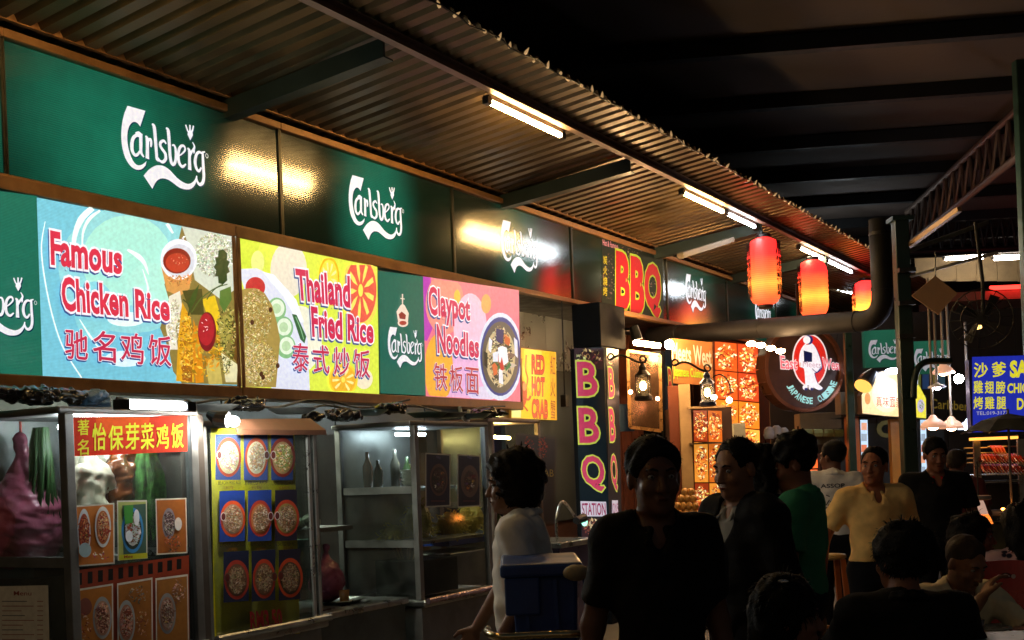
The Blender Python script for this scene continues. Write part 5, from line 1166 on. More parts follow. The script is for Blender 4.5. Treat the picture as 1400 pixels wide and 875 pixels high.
# --- noodle cabinet
CC = cabinet('glass cabinet with piles of yellow noodles and two dark bowl posters', 2.46, 3.36, .30, .95, .77, 1.955, shelves=(1.15, 1.52), post=.045, mat=steel_dull)
mb = MB(); mb.tube([(2.44, 1.03, .765), (3.40, 1.03, .765)], .02, 10); CC.part('front_rail', mb, M('rosy_rail', (.42, .30, .34), .25, .9, var=.2))
nood = M('noodle_yellow', (.72, .60, .10), .5, var=.35, scale=25)
def noodles(label, c, w, d, h, seed, cnt=130):
    r = random.Random(seed); mb = MB(); mb.ell((c[0], c[1], c[2]+h*.42), (w*.8, d*.8, h*.5), 14, 8, .08, r)
    for _ in range(cnt):
        an = r.uniform(0, 2*PI); ph = math.acos(r.uniform(.0, 1)); p = Vector((c[0]+w*.85*math.sin(ph)*math.cos(an), c[1]+d*.85*math.sin(ph)*math.sin(an), c[2]+h*.9*math.cos(ph)*r.uniform(.8, 1.1))); pts_ = [p]
        dd = Vector((r.uniform(-1, 1), r.uniform(-1, 1), r.uniform(-.6, .6))).normalized()
        for _k in range(3): dd = (dd+Vector((r.uniform(-.8, .8), r.uniform(-.8, .8), r.uniform(-.8, .5)))).normalized(); p = p+dd*.022; pts_.append(p)
        mb.tube(pts_, .0045, 4, caps=False)
    single('noodle_pile', mb, nood, label, 'noodles', c, 'S', group='noodle piles on the cabinet shelf')
for px, w, h, lb in ((540, .12, .10, 'low end of the noodle heap by the left side glass'), (572, .10, .27, 'tallest noodle heap, just left of the first bowl poster'), (618, .15, .17, 'wide noodle heap between the two bowl posters'), (645, .09, .25, 'narrow noodle heap behind the second bowl poster')):
    q = on(px, 728, .62 if px > 560 else .5); noodles(lb, (q[0], q[1], 1.162), w, .13, h, px)
for k, (x0, x1) in enumerate(((583, 613), (627, 654))):
    def dd(a, x0=x0, x1=x1, k=k):
        pb(a, (x0+x1)/2+1, 656+k*2, 12.2, 22, '#6c5038' if k == 0 else '#7c6450', '#3c2c20' if k == 0 else '#7c6450', ['#5c4c34', '#8c7454', '#3c3c24', '#6c2c20'], 90, 1.6, 20+k); a.stroke([(x0+5, 685), (x1-6, 685)], 1.6, '#6c3c34', smooth=False).stroke([((x0+x1)/2-3, 624), ((x0+x1)/2+3, 627)], 3, '#4c4c6c', smooth=False)
    poster('food_poster', ['dark poster of a noodle bowl, left one on the noodle cabinet', 'dark poster of a tall pale bowl, right one on the noodle cabinet'][k], [(x0-2, 619+k*2), (x1+2, 621+k*2), (x1+2, 692), (x0-2, 694)], '#14142c' if k == 0 else '#0c0c10', dd, f1)
mb = MB(); q = ont(545, 800, 2.50); mb.box((2.5, q[1]-.20, .79), (2.95, q[1]+.2, 1.03)); single('black_box', mb, rubber, 'black box full of chopsticks inside the noodle cabinet', 'box', (2.5, q[1], .79), 'S', bevel=.008)
th = Thing('chopstick_bundle', 'fan of pale chopsticks sticking out of the black box', 'chopsticks', (2.6, q[1], 1.0), 'S')
for k in range(16):
    u = RND.uniform(-1, 1); mb = MB(); mb.tube([(2.6, q[1]+u*.05, 1.0), (2.6+RND.uniform(-.03, .03), q[1]+u*.13, 1.0+RND.uniform(.1, .16))], .004, 5); th.part('chopstick', mb, M('bamboo', (.5, .38, .26), .6))
tube_lamp('assumed short bluish tube lamp glowing inside the noodle cabinet', (2.85, .50, 1.92), (3.25, .50, 1.92), 'S', (.75, .88, 1), 50, (0, -.4, .3), body=False, r=.012)  # lamp assumed from the bluish glow in this cabinet
for k, (tt_k, hh_) in enumerate(((2.62, .26), (2.74, .2), (2.95, .28), (3.1, .22))):
    mb = MB(); mb.lathe((tt_k, .42, 1.535), [(.035, 0), (.037, hh_*.6), (.014, hh_*.8), (.014, hh_)], 14); single('sauce_bottle', mb, M('bottle_%d' % k, [(.25, .05, .02), (.05, .04, .02), (.4, .38, .3), (.08, .14, .05)][k], .15, coat=.6), ['red', 'dark brown', 'pale', 'green'][k]+' sauce bottle on the upper shelf of the noodle cabinet', 'bottle', (tt_k, .42, 1.535), 'S', 'sauce bottles in the noodle cabinet', smooth=True)
for k in range(5):
    mb = MB(); mb.lathe((2.72, .72, 1.535+k*.022), [(.03, 0), (.07, .035), (.067, .037), (.03, .008)], 18); single('bowl', mb, white_pl, 'pale bowl, number %s up in the stack on the noodle cabinet upper shelf' % ['one', 'two', 'three', 'four', 'five'][k], 'bowl', (2.72, .72, 1.535+k*.022), 'S', 'bowls stacked in the noodle cabinet', smooth=True)
# clutter along the cabinet tops
clut = [M('clutter_black', (.008, .008, .009), .22, var=.3, coat=.3), M('clutter_grey', (.12, .13, .13), .4, var=.3), M('clutter_green', (.06, .10, .08), .4, var=.3), M('clutter_blue', (.12, .25, .42), .3, var=.3, bump=.4)]
names = ['black rolled plastic bag', 'grey tin lid', 'dull green tray', 'crumpled blue plastic bag']
spots = ['above the pink bag', 'near the bare white tube', 'above the menu board', 'above the open gap', 'above the noodle cabinet', 'at the far noodle cabinet corner', 'behind the spot bulb', 'over the steel partition', 'beside the canopy board']
r = random.Random(5); xs = [(30, 548, 0), (125, 545, 3), (60, 552, 0), (290, 556, 1), (345, 560, 0), (400, 562, 1), (455, 566, 0), (500, 565, 2), (540, 562, 0), (585, 566, 2), (612, 567, 1), (645, 572, 2), (668, 570, 0)]
for k, (px, py, m) in enumerate(xs):
    q = on(px, py, .62); zb = 2.04 if not 440 < px < 480 else 1.99
    if m in (0, 3):
        Fd = Field((q[0]-.25, .35, zb-.05), (q[0]+.25, .9, zb+.25), .01); c = np.array((q[0], .62, zb+.05))
        for _ in range(5): Fd.ell(c+[r.uniform(-.11, .11), r.uniform(-.08, .08), r.uniform(-.02, .02)], (.075, .065, .026), .03)
        Fd.noise(.010, 70, k).noise(.005, 150, k+3); Fd.plane((0, 0, zb+.002), (0, 0, -1)); me = Fd.mesh('plastic_bag', post=lambda V, q=q, zb=zb: np.stack([V[:, 0]-q[0], .62-V[:, 1], V[:, 2]-zb], 1)); me.flip_normals(); me.materials.append(clut[m])
        o = bpy.data.objects.new('plastic_bag', me); COL.objects.link(o); o.location = world('S', (q[0], .62, zb)); o.rotation_euler = (0, 0, TH); tag(o, ['crumpled black bag', '', '', 'crumpled blue plastic bag'][m]+' on the cabinet tops at %s' % ('the picture edge', 'the start of the bare tube lamp', 'the left of the blue bag', '', 'the canopy board', '', 'the open gap', '', 'the middle of the noodle cabinet', '', '', '', 'the noodle cabinet far corner')[k], 'bag', 'clutter on the cabinet tops')
    else:
        mb = MB(); mb.lathe((q[0], .62, zb), [(.10, 0), (.15, .03), (.155, .035), (.10, .012)], 20); single('metal_bowl', mb, clut[m], '%s bowl resting on the cabinet tops %s' % (['', 'grey metal', 'dull green'][m], {290: 'beside the black lamp holder', 400: 'over the canopy board', 500: 'just past the open gap', 585: 'above the first dark bowl poster', 612: 'between the two dark bowl posters', 645: 'above the second dark bowl poster'}[px]), 'bowl', (q[0], .62, zb), 'S', 'clutter on the cabinet tops', smooth=True)
for k, (x0, x1, y) in enumerate(((200, 560, 552), (380, 690, 560), (20, 130, 545))):
    mb = MB(); pts_ = [on(x0+(x1-x0)*i/10, y+6*math.sin(i*1.7+k), .45) for i in range(11)]; mb.tube(cr(pts_, 4), .008, 6); single('loose_cable', mb, rubber, ['loose black cable sagging below the bright lightboxes', 'second loose cable over the noodle cabinet', 'short cable above the pink bag'][k], 'cable', pts_[0], 'S')
mb = MB(); mb.tube(cr([on(628, 556, .6), on(632, 570, .62), on(640, 575, .62), on(641, 560, .6)], 4), .014, 8); single('steel_hook', mb, steel, 'bright bent steel hook under the claypot sign', 'hook', on(630, 560, .6), 'S', smooth=True)

# --- hot crab stall
CRB = Thing('lightbox_sign', 'small yellow lightbox sign reading RED HOT CRAB', 'sign', on(700, 578, .05), 'S', group='backlit shop signs over the stalls')
f3 = lambda x, y: on(x, y, .05)
t0 = on(695, 520, .05)[0]; t1 = on(761, 520, .05)[0]; zb = on(730, 574, .05)[2]; zt = on(730, 476, .05)[2]
mb = MB(); mb.box((t0, -.07, zb), (t1, .04, zt)); CRB.part('box', mb, brass, bevel=.006)
a = Art(f3, base=.0); Zc = zz(510, 370, 4.165); a.poly(Zc([(792, 436), (1042, 464), (1046, 852), (788, 838)]), '#f6c81c'); a.poly(Zc([(860, 445), (960, 458), (960, 620), (900, 700), (850, 600)]), '#fae04a').poly(Zc([(1004, 462), (1042, 466), (1046, 852), (1010, 850)]), '#f2b024')
a.stroke(Zc([(842, 500), (835, 600), (850, 700)]), 4, '#d8622c').el(*Zc([(856, 700)])[0], 5, 17, '#d04a24').stroke(Zc([(872, 480), (868, 560), (880, 620), (866, 680)]), 2, '#e07c34').stroke(Zc([(850, 720), (884, 735), (896, 712)]), 3, '#c8401c').stroke(Zc([(850, 760), (880, 800)]), 2.2, '#c8401c').stroke(Zc([(838, 560), (828, 520), (838, 500)]), 2.5, '#d8502c').el(*Zc([(860, 660)])[0], 2.5, 6, '#f0905c')
for tx, y0 in (('RED', 484), ('HOT', 608), ('CRAB', 736)): a.text(tx, *Zc([(903, y0), (974 if tx != 'CRAB' else 992, y0+6), (903, y0+98), (974 if tx != 'CRAB' else 992, y0+104)]), '#dc3a28', off=.035, outline='#6c1c10', ow=.06)
for k, ch in enumerate('紅火蟹'): a.text(ch, *Zc([(1008, 484+k*126), (1036, 488+k*126), (1008, 590+k*126), (1036, 596+k*126)]), '#a8481c', off=.01)
a.poly(Zc([(786, 770), (840, 776), (840, 838), (786, 836)]), '#dfe490'); CRB.part('printed_face', a.mb, lbx)
CD = cabinet('glass cabinet of the crab stall behind the walking woman', 4.10, 4.88, .05, .55, .85, 2.02, shelves=(1.35,), post=.04, mat=M('warm_steel', (.24, .17, .12), .4, .6, var=.3))
f4 = lambda x, y: on(x, y, .565)
def d7_(a):
    for cx in (722, 741): a.speck((cx, 612, 7, 16), 60, ['#b8341c', '#7c2014', '#d8602c'], 2)
    a.text('CRAB', (728, 640), (756, 642), (728, 650), (756, 652), '#b8a83c', off=.0)
poster('food_poster', 'dim poster with two red crabs on the crab stall glass', [(704, 592), (760, 598), (758, 716), (706, 716)], '#2c2820', d7_, f4, frame='#3c3428')
tube_lamp('warm tube lamp glowing in the top of the crab stall', on(672, 597, .3), on(698, 599, .3), 'S', (1, .7, .25), 80, (0, -.4, .3), body=False, r=.014)
th = Thing('stall_side_panel', 'warm lit brown panel between the noodle cabinet and the crab stall', 'panel', on(665, 590, .0), 'S')
mb = MB(); mb.box((3.5, -.1, .8), (4.05, -.05, 1.98)); th.part('panel', mb, M('tan_panel', (.30, .2, .1), .5, var=.35, scale=5))
mb = MB(); mb.box((3.5, .0, 1.05), (4.05, .5, 1.10)); single('blue_tray', mb, M('blue_plastic', (.02, .06, .35), .35), 'blue tray on the warm lit shelf behind the woman', 'tray', (3.5, .0, 1.05), 'S', bevel=.008)
q = on(680, 682, .2); mb = MB(); mb.ell((q[0], .2, 1.17), (.05, .05, .065), 12, 8, .1); single('lime_fruit', mb, M('lime_green', (.35, .5, .04), .4), 'lime green fruit on the blue tray', 'fruit', (q[0], .2, 1.1), 'S', smooth=True)
mb = MB(); mb.box((3.45, .1, .1), (4.08, .55, 1.0)); single('steel_stand', mb, steel_dull, 'dull steel base under the blue tray', 'counter', (3.45, .1, 0), 'S', bevel=.01)

# --- hood, black panel, cable behind
th = Thing('exhaust_hood', 'shiny grey steel exhaust hood under the green band', 'hood', on(705, 470, -.9), 'S')
mb = MB(); q0 = on(690, 520, -.9); q1 = on(800, 520, -.9)
for k in range(4):
    ta_ = q0[0]+(q1[0]-q0[0])*k/4; tb_ = q0[0]+(q1[0]-q0[0])*(k+1)/4; mb = MB(); mb.box((ta_+.004, -.95, 2.75), (tb_-.004, -.9, 3.36)); th.part('steel_sheet', mb, M('hood_steel', (.4, .44, .43), .3, .8, var=.12, scale=2))
mb = MB(); mb.box((on(700, 455, -.8)[0], -.9, 2.72), (on(742, 455, -.8)[0], -.78, 2.84)); th.part('duct_slot', mb, rubber)
mb = MB(); mb.box((q0[0], -.97, 1.0), (q1[0], -.92, 2.75)); th.part('lower_panel', mb, M('slate_panel', (.06, .07, .07), .5, .3, var=.25))
mb = MB(); qa = on(768, 412, .05); qb = on(772, 540, .05); mb.tube([qa, ((qa[0]+qb[0])/2, .05, (qa[2]+qb[2])/2), qb], .008, 6); th = Thing('hanging_cable', 'thin black cable with a plug hanging beside the crab sign', 'cable', qa, 'S'); th.part('cable', mb, rubber)
mb = MB(); mb.box((qb[0]-.04, .02, qb[2]-.12), (qb[0]+.04, .08, qb[2])); th.part('plug', mb, rubber, bevel=.006)

# ================================================================== BARBECUE RESTAURANT
wood_red = M('red_plank', (.27, .075, .028), .45, var=.45, scale=7, bump=.15, bscale=50, coat=.2)
th = Thing('plank_wall', 'red brown plank wall of the barbecue restaurant', 'wall', (7.0, -1.0, 0), 'S')
for k in range(36):
    t0 = 6.95+k*.17; mb = MB(); mb.box((t0+.005, -1.03, 1.0), (t0+.165, -1.0+.008*((k*7) % 3), 3.34)); th.part('plank', mb, wood_red)
mb = MB(); mb.box((6.95, -.99, 0), (13, -.95, 1.0)); th.part('lower_panel', mb, M('dark_wood', (.05, .02, .012), .5, var=.3))
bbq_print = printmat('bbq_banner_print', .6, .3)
def bbq_pillar(label, xl, xc, xr, ytop, ybot, letters, tcorner_n=.3, only=None, zt=None):
    tc_ = on(xc, 600, tcorner_n)[0]; nl = ont(xl, 600, tc_)[1]; tr = on(xr, 600, tcorner_n)[0]
    zt_ = on(xc, ytop, tcorner_n)[2]; zb_ = 0.0
    th = Thing('banner_pillar', label, 'pillar', (tc_, tcorner_n, 0), 'S', 'black pillars with barbecue lettering')
    mb = MB(); mb.box((tc_, nl, zb_), (tr, tcorner_n, zt or zt_)); th.part('post', mb, M('black_board', (.006, .007, .009), .75, var=.2, spec=.2), bevel=.006)
    ff = lambda x, y: ont(x, y, tc_); fg = lambda x, y: on(x, y, tcorner_n)
    for side, items in letters.items():
        a = Art(ff if side == 's' else fg, out=(-1, 0, 0) if side == 's' else (0, 1, 0), base=.003)
        for it in items: it(a)
        th.part('lettering', a.mb, bbq_print)
    return th
def L_(t, x0, x1, y0, y1, sk=0, col='#d8446c', ol='#d6e45c', off=.025, ow=.062): return lambda a: a.text(t, (x0, y0), (x1, y0+sk), (x0+ (y1-y0)*.04, y1), (x1+(y1-y0)*.04, y1+sk), col, off=off, outline=ol, ow=ow)
def flame(x0, x1, y0, y1, cols=('#c8a868', '#7c3c44', '#d8cc90', '#5c2c34', '#1a1418')):
    def g(a): a.poly([(x0, y0), (x1, y0), (x1, y1), (x0, y1)], '#3c2428'); a.speck(((x0+x1)/2, (y0+y1)/2, (x1-x0)/2.3, (y1-y0)/2.3), 90, list(cols), 3.2, rnd=random.Random(3))
    return g
def back(pts, c='#0d1a22'): return lambda a: a.poly(pts, c)
bbq_pillar('black pillar with large pink BBQ letters and STATION facing the walking woman', 784, 827, 846, 474, 740, {
    's': [back([(785, 476), (825, 475), (834, 735), (795, 735)]), flame(785, 825, 476, 505), L_('B', 790, 815, 496, 540), L_('B', 792, 817, 559, 604), L_('Q', 796, 825, 623, 668, 3), back([(794, 685), (829, 686), (830, 706), (795, 706)], '#dcd4e4'), L_('STATION', 796, 828, 688, 704, 0, '#a02c5c', '#e8e0f0', .02, .05), flame(796, 831, 708, 735, ('#d8b888', '#a85c4c', '#e8d8b0', '#7c3c34'))],
    'f': [back([(829, 476), (845, 478), (850, 728), (832, 735)]), flame(829, 845, 478, 500), L_('B', 831, 838, 504, 542), L_('B', 832, 839, 560, 602), L_('Q', 834, 842, 622, 668, 2), back([(836, 684), (844, 684), (844, 706), (836, 706)], '#dcd4e4'), L_('IONS', 836, 844, 688, 702, 0, '#a02c5c', '#e8e0f0', .0, .02)]})
mb = MB(); q0 = ont(786, 600, on(827, 600, .3)[0]); qt = on(827, 446, .3); mb.box((q0[0]+.02, q0[1]+.01, on(827, 473, .3)[2]), (q0[0]+.62, .29, 3.30)); single('black_board_box', mb, M('black_board', (.012, .013, .016)), 'plain black box panel above the pink BBQ pillar', 'panel', q0, 'S', bevel=.01)
bbq_pillar('second black pillar with narrow red and lime BBQ letters beside the mirror', 880, 908, 924, 480, 740, {
    's': [L_('B', 886, 903, 596, 622, 2), back([(880, 478), (881, 478), (881, 480), (880, 480)])],
    'f': [back([(909, 478), (923, 480), (927, 735), (912, 735)]), L_('B', 913, 918, 505, 546, 1, '#b83030'), L_('B', 915, 920, 562, 602, 1, '#b83030'), L_('Q', 917, 922, 622, 664, 1, '#b83030')]})
# framed mirror, lamps
mt = on(858, 500, -.35)
Y_m = 13.2
th = Thing('framed_mirror', 'gold framed dark panel hanging behind the wall lantern', 'mirror', at(880, 535, Y_m), 'W')
pp = [at(x, y, Y_m) for x, y in ((858, 480), (902, 486), (904, 589), (861, 584))]
mb = MB()
for k in range(4): mb.bar(pp[k], pp[(k+1) % 4], .035, .035)
th.part('frame', mb, M('gilt_frame', (.42, .22, .08), .3, .6, var=.2))
mb = MB(); mb.prism(pp, (0, .02, 0)); th.part('panel', mb, M('mirror_dark', (.22, .12, .07), .15, .8, var=.5, scale=3))
def wbulb(label, px, py, Y, r, col, s, nm='bulb', group='warm restaurant bulbs'):
    mb = MB(); mb.ell(at(px, py, Y), (r, r, r), 14, 10); return single(nm, mb, E('bulb_%s_%d' % (''.join('%02d' % int(c*99) for c in col), s), col, s), label, 'bulb', at(px, py, Y), 'W', group=group, smooth=True)
wbulb('largest bare bulb glaring at the end of the strip beside the pipe', 915, 471, 12.6, .05, (1, .6, .25), 260)
tube_lamp('glaring warm tube lamp over the gold framed panel', at(866, 468, 12.9), at(903, 473, 13.1), 'W', (1, .62, .3), 130, (0, .3, .4), body=False, r=.03)
for k, (x, y) in enumerate(((1027, 470), (1040, 472), (1054, 476), (1067, 480))):
    mb = MB(); mb.ell(at(x, y, 12.2+k*.15), (.05, .06, .028), 14, 8); single('bulb', mb, E('row_bulb', (1, .62, .3), 60), ['first', 'second', 'third', 'last'][k]+' oval bulb from the left in the row under the pipe', 'bulb', at(x, y, 12.2+k*.15), 'W', group='oval bulbs in a row', smooth=True)
th = Thing('track_spotlight', 'black track spotlight pointing down in front of the planks', 'spotlight', at(868, 455, 12.4), 'W')
mb = MB(); mb.tube([at(866, 446, 12.4), at(871, 464, 12.4)], [.05, .06], 14); th.part('head', mb, rubber); mb = MB(); mb.bar(at(846, 452, 12.6), at(866, 449, 12.4), .05, .03); th.part('arm', mb, rubber)
iron = M('wrought_iron', (.02, .013, .01), .45, .6)
def scroll(th, p0, p1, Y, r=.012):
    a0 = Vector(at(*p0, Y)); a1 = Vector(at(*p1, Y)); L = (a1-a0).length; d = (a1-a0)/L; up = Vector((0, 0, 1))
    pts_ = [a0+d*L*u+up*(.12*L*math.sin(u*PI*1.6)) for u in [i/12 for i in range(13)]]
    mb = MB(); mb.tube(pts_, r, 8); th.part('arm', mb, iron, smooth=True)
    for e, s_ in ((pts_[0], 1), (pts_[-1], -1)):
        sp = [e+d*s_*(.14*L*math.sin(k*.55)*(1-k/16))+up*(.14*L*(1-math.cos(k*.55))*(1-k/16)) for k in range(13)]
        mb = MB(); mb.tube(sp, r*.8, 6); th.part('scroll', mb, iron, smooth=True)
def wlantern(label, px, y0, y1, Y, p0, p1, s, met=iron):
    c = Vector(at(px, y1, Y)); H = at(px, y0, Y)[2]-c.z; th = Thing('wall_lantern', label, 'lantern', tuple(c), 'W', 'old wall lanterns on scroll brackets')
    scroll(th, p0, p1, Y)
    mb = MB(); mb.lathe(c, [(H*.16, 0), (H*.24, .02*H), (H*.24, .12*H), (H*.16, .2*H)], 20); th.part('base', mb, met)
    mb = MB(); mb.lathe(c, [(H*.12, .2*H), (H*.2, .34*H), (H*.19, .5*H), (H*.11, .64*H)], 20); g = th.part('glass', mb, glass, smooth=True)
    mb = MB(); mb.ell(c+Vector((0, 0, .4*H)), (H*.09, H*.09, H*.12), 12, 8); th.part('flame_bulb', mb, E('lantern_bulb_%d' % s, (1, .55, .2), s), smooth=True)
    mb = MB(); mb.lathe(c, [(H*.17, .64*H), (H*.22, .68*H), (H*.10, .82*H), (H*.10, .9*H), (H*.04, 1*H)], 20); th.part('cap', mb, met)
    for k in range(4):
        an = k*PI/2+.5; e = Vector((math.cos(an), math.sin(an), 0))*H*.225; mb = MB(); mb.tube([c+e+Vector((0, 0, .1*H)), c+e*1.05+Vector((0, 0, .4*H)), c+e+Vector((0, 0, .68*H))], .006, 5); th.part('guard_wire', mb, met)
wlantern('old oil style wall lantern glowing in front of the gold framed panel', 880, 497, 548, 12.0, (834, 492), (880, 490), 45)
blue_iron = M('blue_iron', (.04, .05, .10), .4, .5)
wlantern('blue grey wall lantern in front of the wooden sign', 968, 508, 556, 11.9, (922, 500), (968, 502), 60, blue_iron)
wbulb('pinkish bulb just right of the blue grey lantern', 976, 543, 12.1, .03, (1, .5, .35), 50); wbulb('bulb on the curved arm before the picture wall', 997, 547, 12.1, .03, (1, .55, .3), 50)
wbulb('small warm bulb low on the left of the old lantern', 862, 536, 12.4, .022, (1, .5, .3), 22); wbulb('small pair bulb low on the right of the old lantern', 899, 545, 12.4, .022, (1, .5, .3), 22)
mb = MB(); mb.tube(cr([at(974, 516, 12.1), at(985, 512, 12.1), at(996, 522, 12.1), at(999, 538, 12.1)], 5), .008, 6); single('curved_bracket', mb, iron, 'thin curved lamp arm before the picture wall', 'bracket', at(985, 515, 12.1), 'W')
# wooden sign
WS = Thing('wooden_sign', 'orange brown wooden sign with white and lime handwriting', 'sign', at(948, 500, 12.9), 'W')
pp = [at(x, y, 12.9) for x, y in ((918, 462), (974, 468), (975, 527), (921, 524))]; mb = MB(); mb.prism(pp, (0, .04, 0)); WS.part('board', mb, M('orange_wood', (.30, .11, .025), .5, var=.3, scale=6, bump=.1))
fw = lambda x, y: at(x, y, 12.89)
a = Art(fw, out=(0, -1, 0), base=.001); a.text('Meets West', (919, 468), (972, 476), (919, 492), (973, 502), '#b8b4ac', off=.02).text('Japanese Cuisine', (921, 500), (961, 506), (921, 518), (962, 520), '#8cb41c', off=.02)
WS.part('lettering', a.mb, matte_print)
# picture wall: light of the bulbs in front put in as glow
PW = Thing('picture_menu_wall', 'wall of orange food pictures with bulb light added as glow, beside the wooden sign', 'menu wall', on(975, 640, -.05), 'S')
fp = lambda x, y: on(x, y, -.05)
r = random.Random(8)
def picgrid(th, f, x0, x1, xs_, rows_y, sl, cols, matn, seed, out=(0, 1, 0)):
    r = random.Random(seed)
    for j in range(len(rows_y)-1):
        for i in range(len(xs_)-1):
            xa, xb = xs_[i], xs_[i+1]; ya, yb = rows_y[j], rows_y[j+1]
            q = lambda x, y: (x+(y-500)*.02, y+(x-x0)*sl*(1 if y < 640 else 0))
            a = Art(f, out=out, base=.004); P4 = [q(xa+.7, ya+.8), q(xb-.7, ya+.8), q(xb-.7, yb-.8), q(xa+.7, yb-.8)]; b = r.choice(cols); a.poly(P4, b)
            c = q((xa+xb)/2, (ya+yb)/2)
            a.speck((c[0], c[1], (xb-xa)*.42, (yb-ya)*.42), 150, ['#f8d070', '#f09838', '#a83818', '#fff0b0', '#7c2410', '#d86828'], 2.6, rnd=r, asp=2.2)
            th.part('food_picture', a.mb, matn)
picgrid(PW, fp, 975, 1037, (977, 1008, 1037), (466, 506, 545, 582, 624), .09, ['#e0701c', '#c84c18', '#ec9838', '#b43c18'], printmat('bulb_lit_menu_print', 1.9, .3), 4)
q = fp(977, 500); q2 = fp(1042, 500); mb = MB(); mb.box((q[0]-.05, -.12, .2), (q2[0]+.3, -.052, 3.28)); PW.part('backing_wall', mb, wood_red)
PC = Thing('display_cabinet', 'cream framed cabinet of glowing food pictures below the wooden sign', 'cabinet', at(937, 700, 12.9), 'W')
fc = lambda x, y: at(x, y, 12.9)
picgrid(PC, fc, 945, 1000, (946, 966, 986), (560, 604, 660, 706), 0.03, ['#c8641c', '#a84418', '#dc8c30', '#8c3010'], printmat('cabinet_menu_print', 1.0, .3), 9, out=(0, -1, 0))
mb = MB(); pxbox(mb, 935, 525, 943, 706, 12.85, .06); PC.part('cream_post', mb, M('cream_post', (.5, .34, .16), .5)); mb = MB(); pxbox(mb, 921, 527, 934, 720, 12.9, .06); PC.part('red_post', mb, M('red_brown_post', (.20, .05, .02), .5))
mb = MB(); pxbox(mb, 941, 554, 992, 559, 12.8, .14); PC.part('top_rail', mb, M('cream_post', (.5, .34, .16), .5)); mb = MB(); pxbox(mb, 943, 604, 990, 608, 12.8, .1); PC.part('rail', mb, M('chrome', (.6, .5, .4), .2, 1.))
mb = MB(); pxbox(mb, 921, 556, 1000, 760, 12.98, .3); PC.part('case', mb, M('dark_wood', (.05, .02, .012)))
mb = MB(); pxbox(mb, 1004, 578, 1019, 604, 12.4, .1); single('white_box', mb, M('pale_green_box', (.42, .45, .36), .6), 'plain pale box standing in front of the picture wall', 'box', at(1011, 604, 12.4), 'W', bevel=.005)
BP = Thing('bread_pile', 'pile of golden round bread rolls behind the dark haired man', 'bread', at(940, 708, 12.0), 'W')
bread = M('golden_bread', (.62, .30, .06), .4, var=.3, scale=14, bump=.1, coat=.2)
for row, (n_, y) in enumerate(((5, 703), (4, 692), (3, 682), (2, 673))):
    for k in range(n_):
        mb = MB(); mb.ell(at(937+(k-(n_-1)/2)*8+row*1.2, y, 12.0+.03*row), (.042, .05, .045), 12, 8, .03); BP.part('bread_roll', mb, bread, smooth=True)
mb = MB(); pxbox(mb, 905, 708, 965, 760, 11.8, .6); single('display_counter', mb, M('dark_wood', (.05, .02, .012)), 'dark counter carrying the bread pile', 'counter', at(935, 760, 11.8), 'W')
mb = MB(); pxbox(mb, 953, 706, 964, 722, 11.75, .02); single('price_card', mb, M('card', (.5, .48, .42), .6), 'small white card on the counter by the bread', 'card', at(958, 722, 11.75), 'W')
mb = MB(); pxbox(mb, 846, 552, 866, 590, 13.3, .1); single('blue_board', mb, M('blue_board', (.05, .12, .2), .5), 'small blue board low behind the pink BBQ pillar', 'board', at(856, 590, 13.3), 'W')
# sink corner with faucet and rail
th = Thing('counter_sink', 'steel sink counter with an arched faucet beside the blue bin', 'sink', on(780, 760, .6), 'S')
qa = on(758, 742, .45); qb = on(806, 742, .45); mb = MB(); mb.box((qa[0], .0, .1), (qb[0], .5, qa[2]-.05)); th.part('base_panel', mb, M('violet_steel', (.14, .12, .2), .35, .7, var=.3)); mb = MB(); mb.box((qa[0]-.03, -.02, qa[2]-.05), (qb[0]+.03, .54, qa[2])); th.part('counter_top', mb, steel, bevel=.008)
c = Vector(on(762, 740, .4)); e = Vector(on(788, 712, .4)); pts_ = [c, c+Vector((0, 0, .22)), c+Vector(((e.x-c.x)*.35, 0, .36)), Vector((e.x, .4, e.z+.02))]
mb = MB(); mb.tube(cr(pts_, 6), .014, 8); th.part('faucet', mb, steel, smooth=True)
mb = MB(); mb.tube([on(788, 712, .42), on(798, 708, .42)], [.035, .045], 12); th.part('spray_head', mb, rubber)
mb = MB(); mb.ell(on(799, 713, .42), (.03, .03, .045), 10, 8); single('green_lamp', mb, E('mint_glow', (.35, 1, .7), 2.2), 'small mint green glowing lamp at the foot of the BBQ pillar', 'lamp', on(799, 713, .42), 'S', smooth=True)

# ---------------- barrel sign
BS = Thing('barrel_sign', 'dark round barrel sign with a red oval figure emblem and East Meets West lettering', 'sign', at(1098, 500, 12.6), 'W')
bc = Vector(at(1100, 503, 13.4)); bax = Vector((.28, -1, 0)).normalized(); bux = Vector((1, .28, 0)).normalized(); BR = .495
bs_m = M('barrel_wood', (.10, .035, .014), .35, var=.4, scale=5, bump=.1, coat=.3)
for k in range(20):
    an = 2*PI*k/20; an2 = 2*PI*(k+1)/20-.02; e0 = bux*math.cos(an)+Vector((0, 0, math.sin(an))); e1 = bux*math.cos(an2)+Vector((0, 0, math.sin(an2)))
    mb = MB(); mb.prism([bc+e0*BR, bc+e1*BR, bc+e1*(BR-.03), bc+e0*(BR-.03)], tuple(-bax*.24)); BS.part('stave', mb, bs_m)
mb = MB(); mb.prism([bc-bax*.03+(bux*math.cos(2*PI*k/40)+Vector((0, 0, math.sin(2*PI*k/40))))*(BR-.025) for k in range(40)], tuple(-bax*.03)); BS.part('barrel_head', mb, M('barrel_head', (.055, .022, .012), .4, var=.4, scale=6, bump=.1))
mb = MB(); vs = []; fs = []
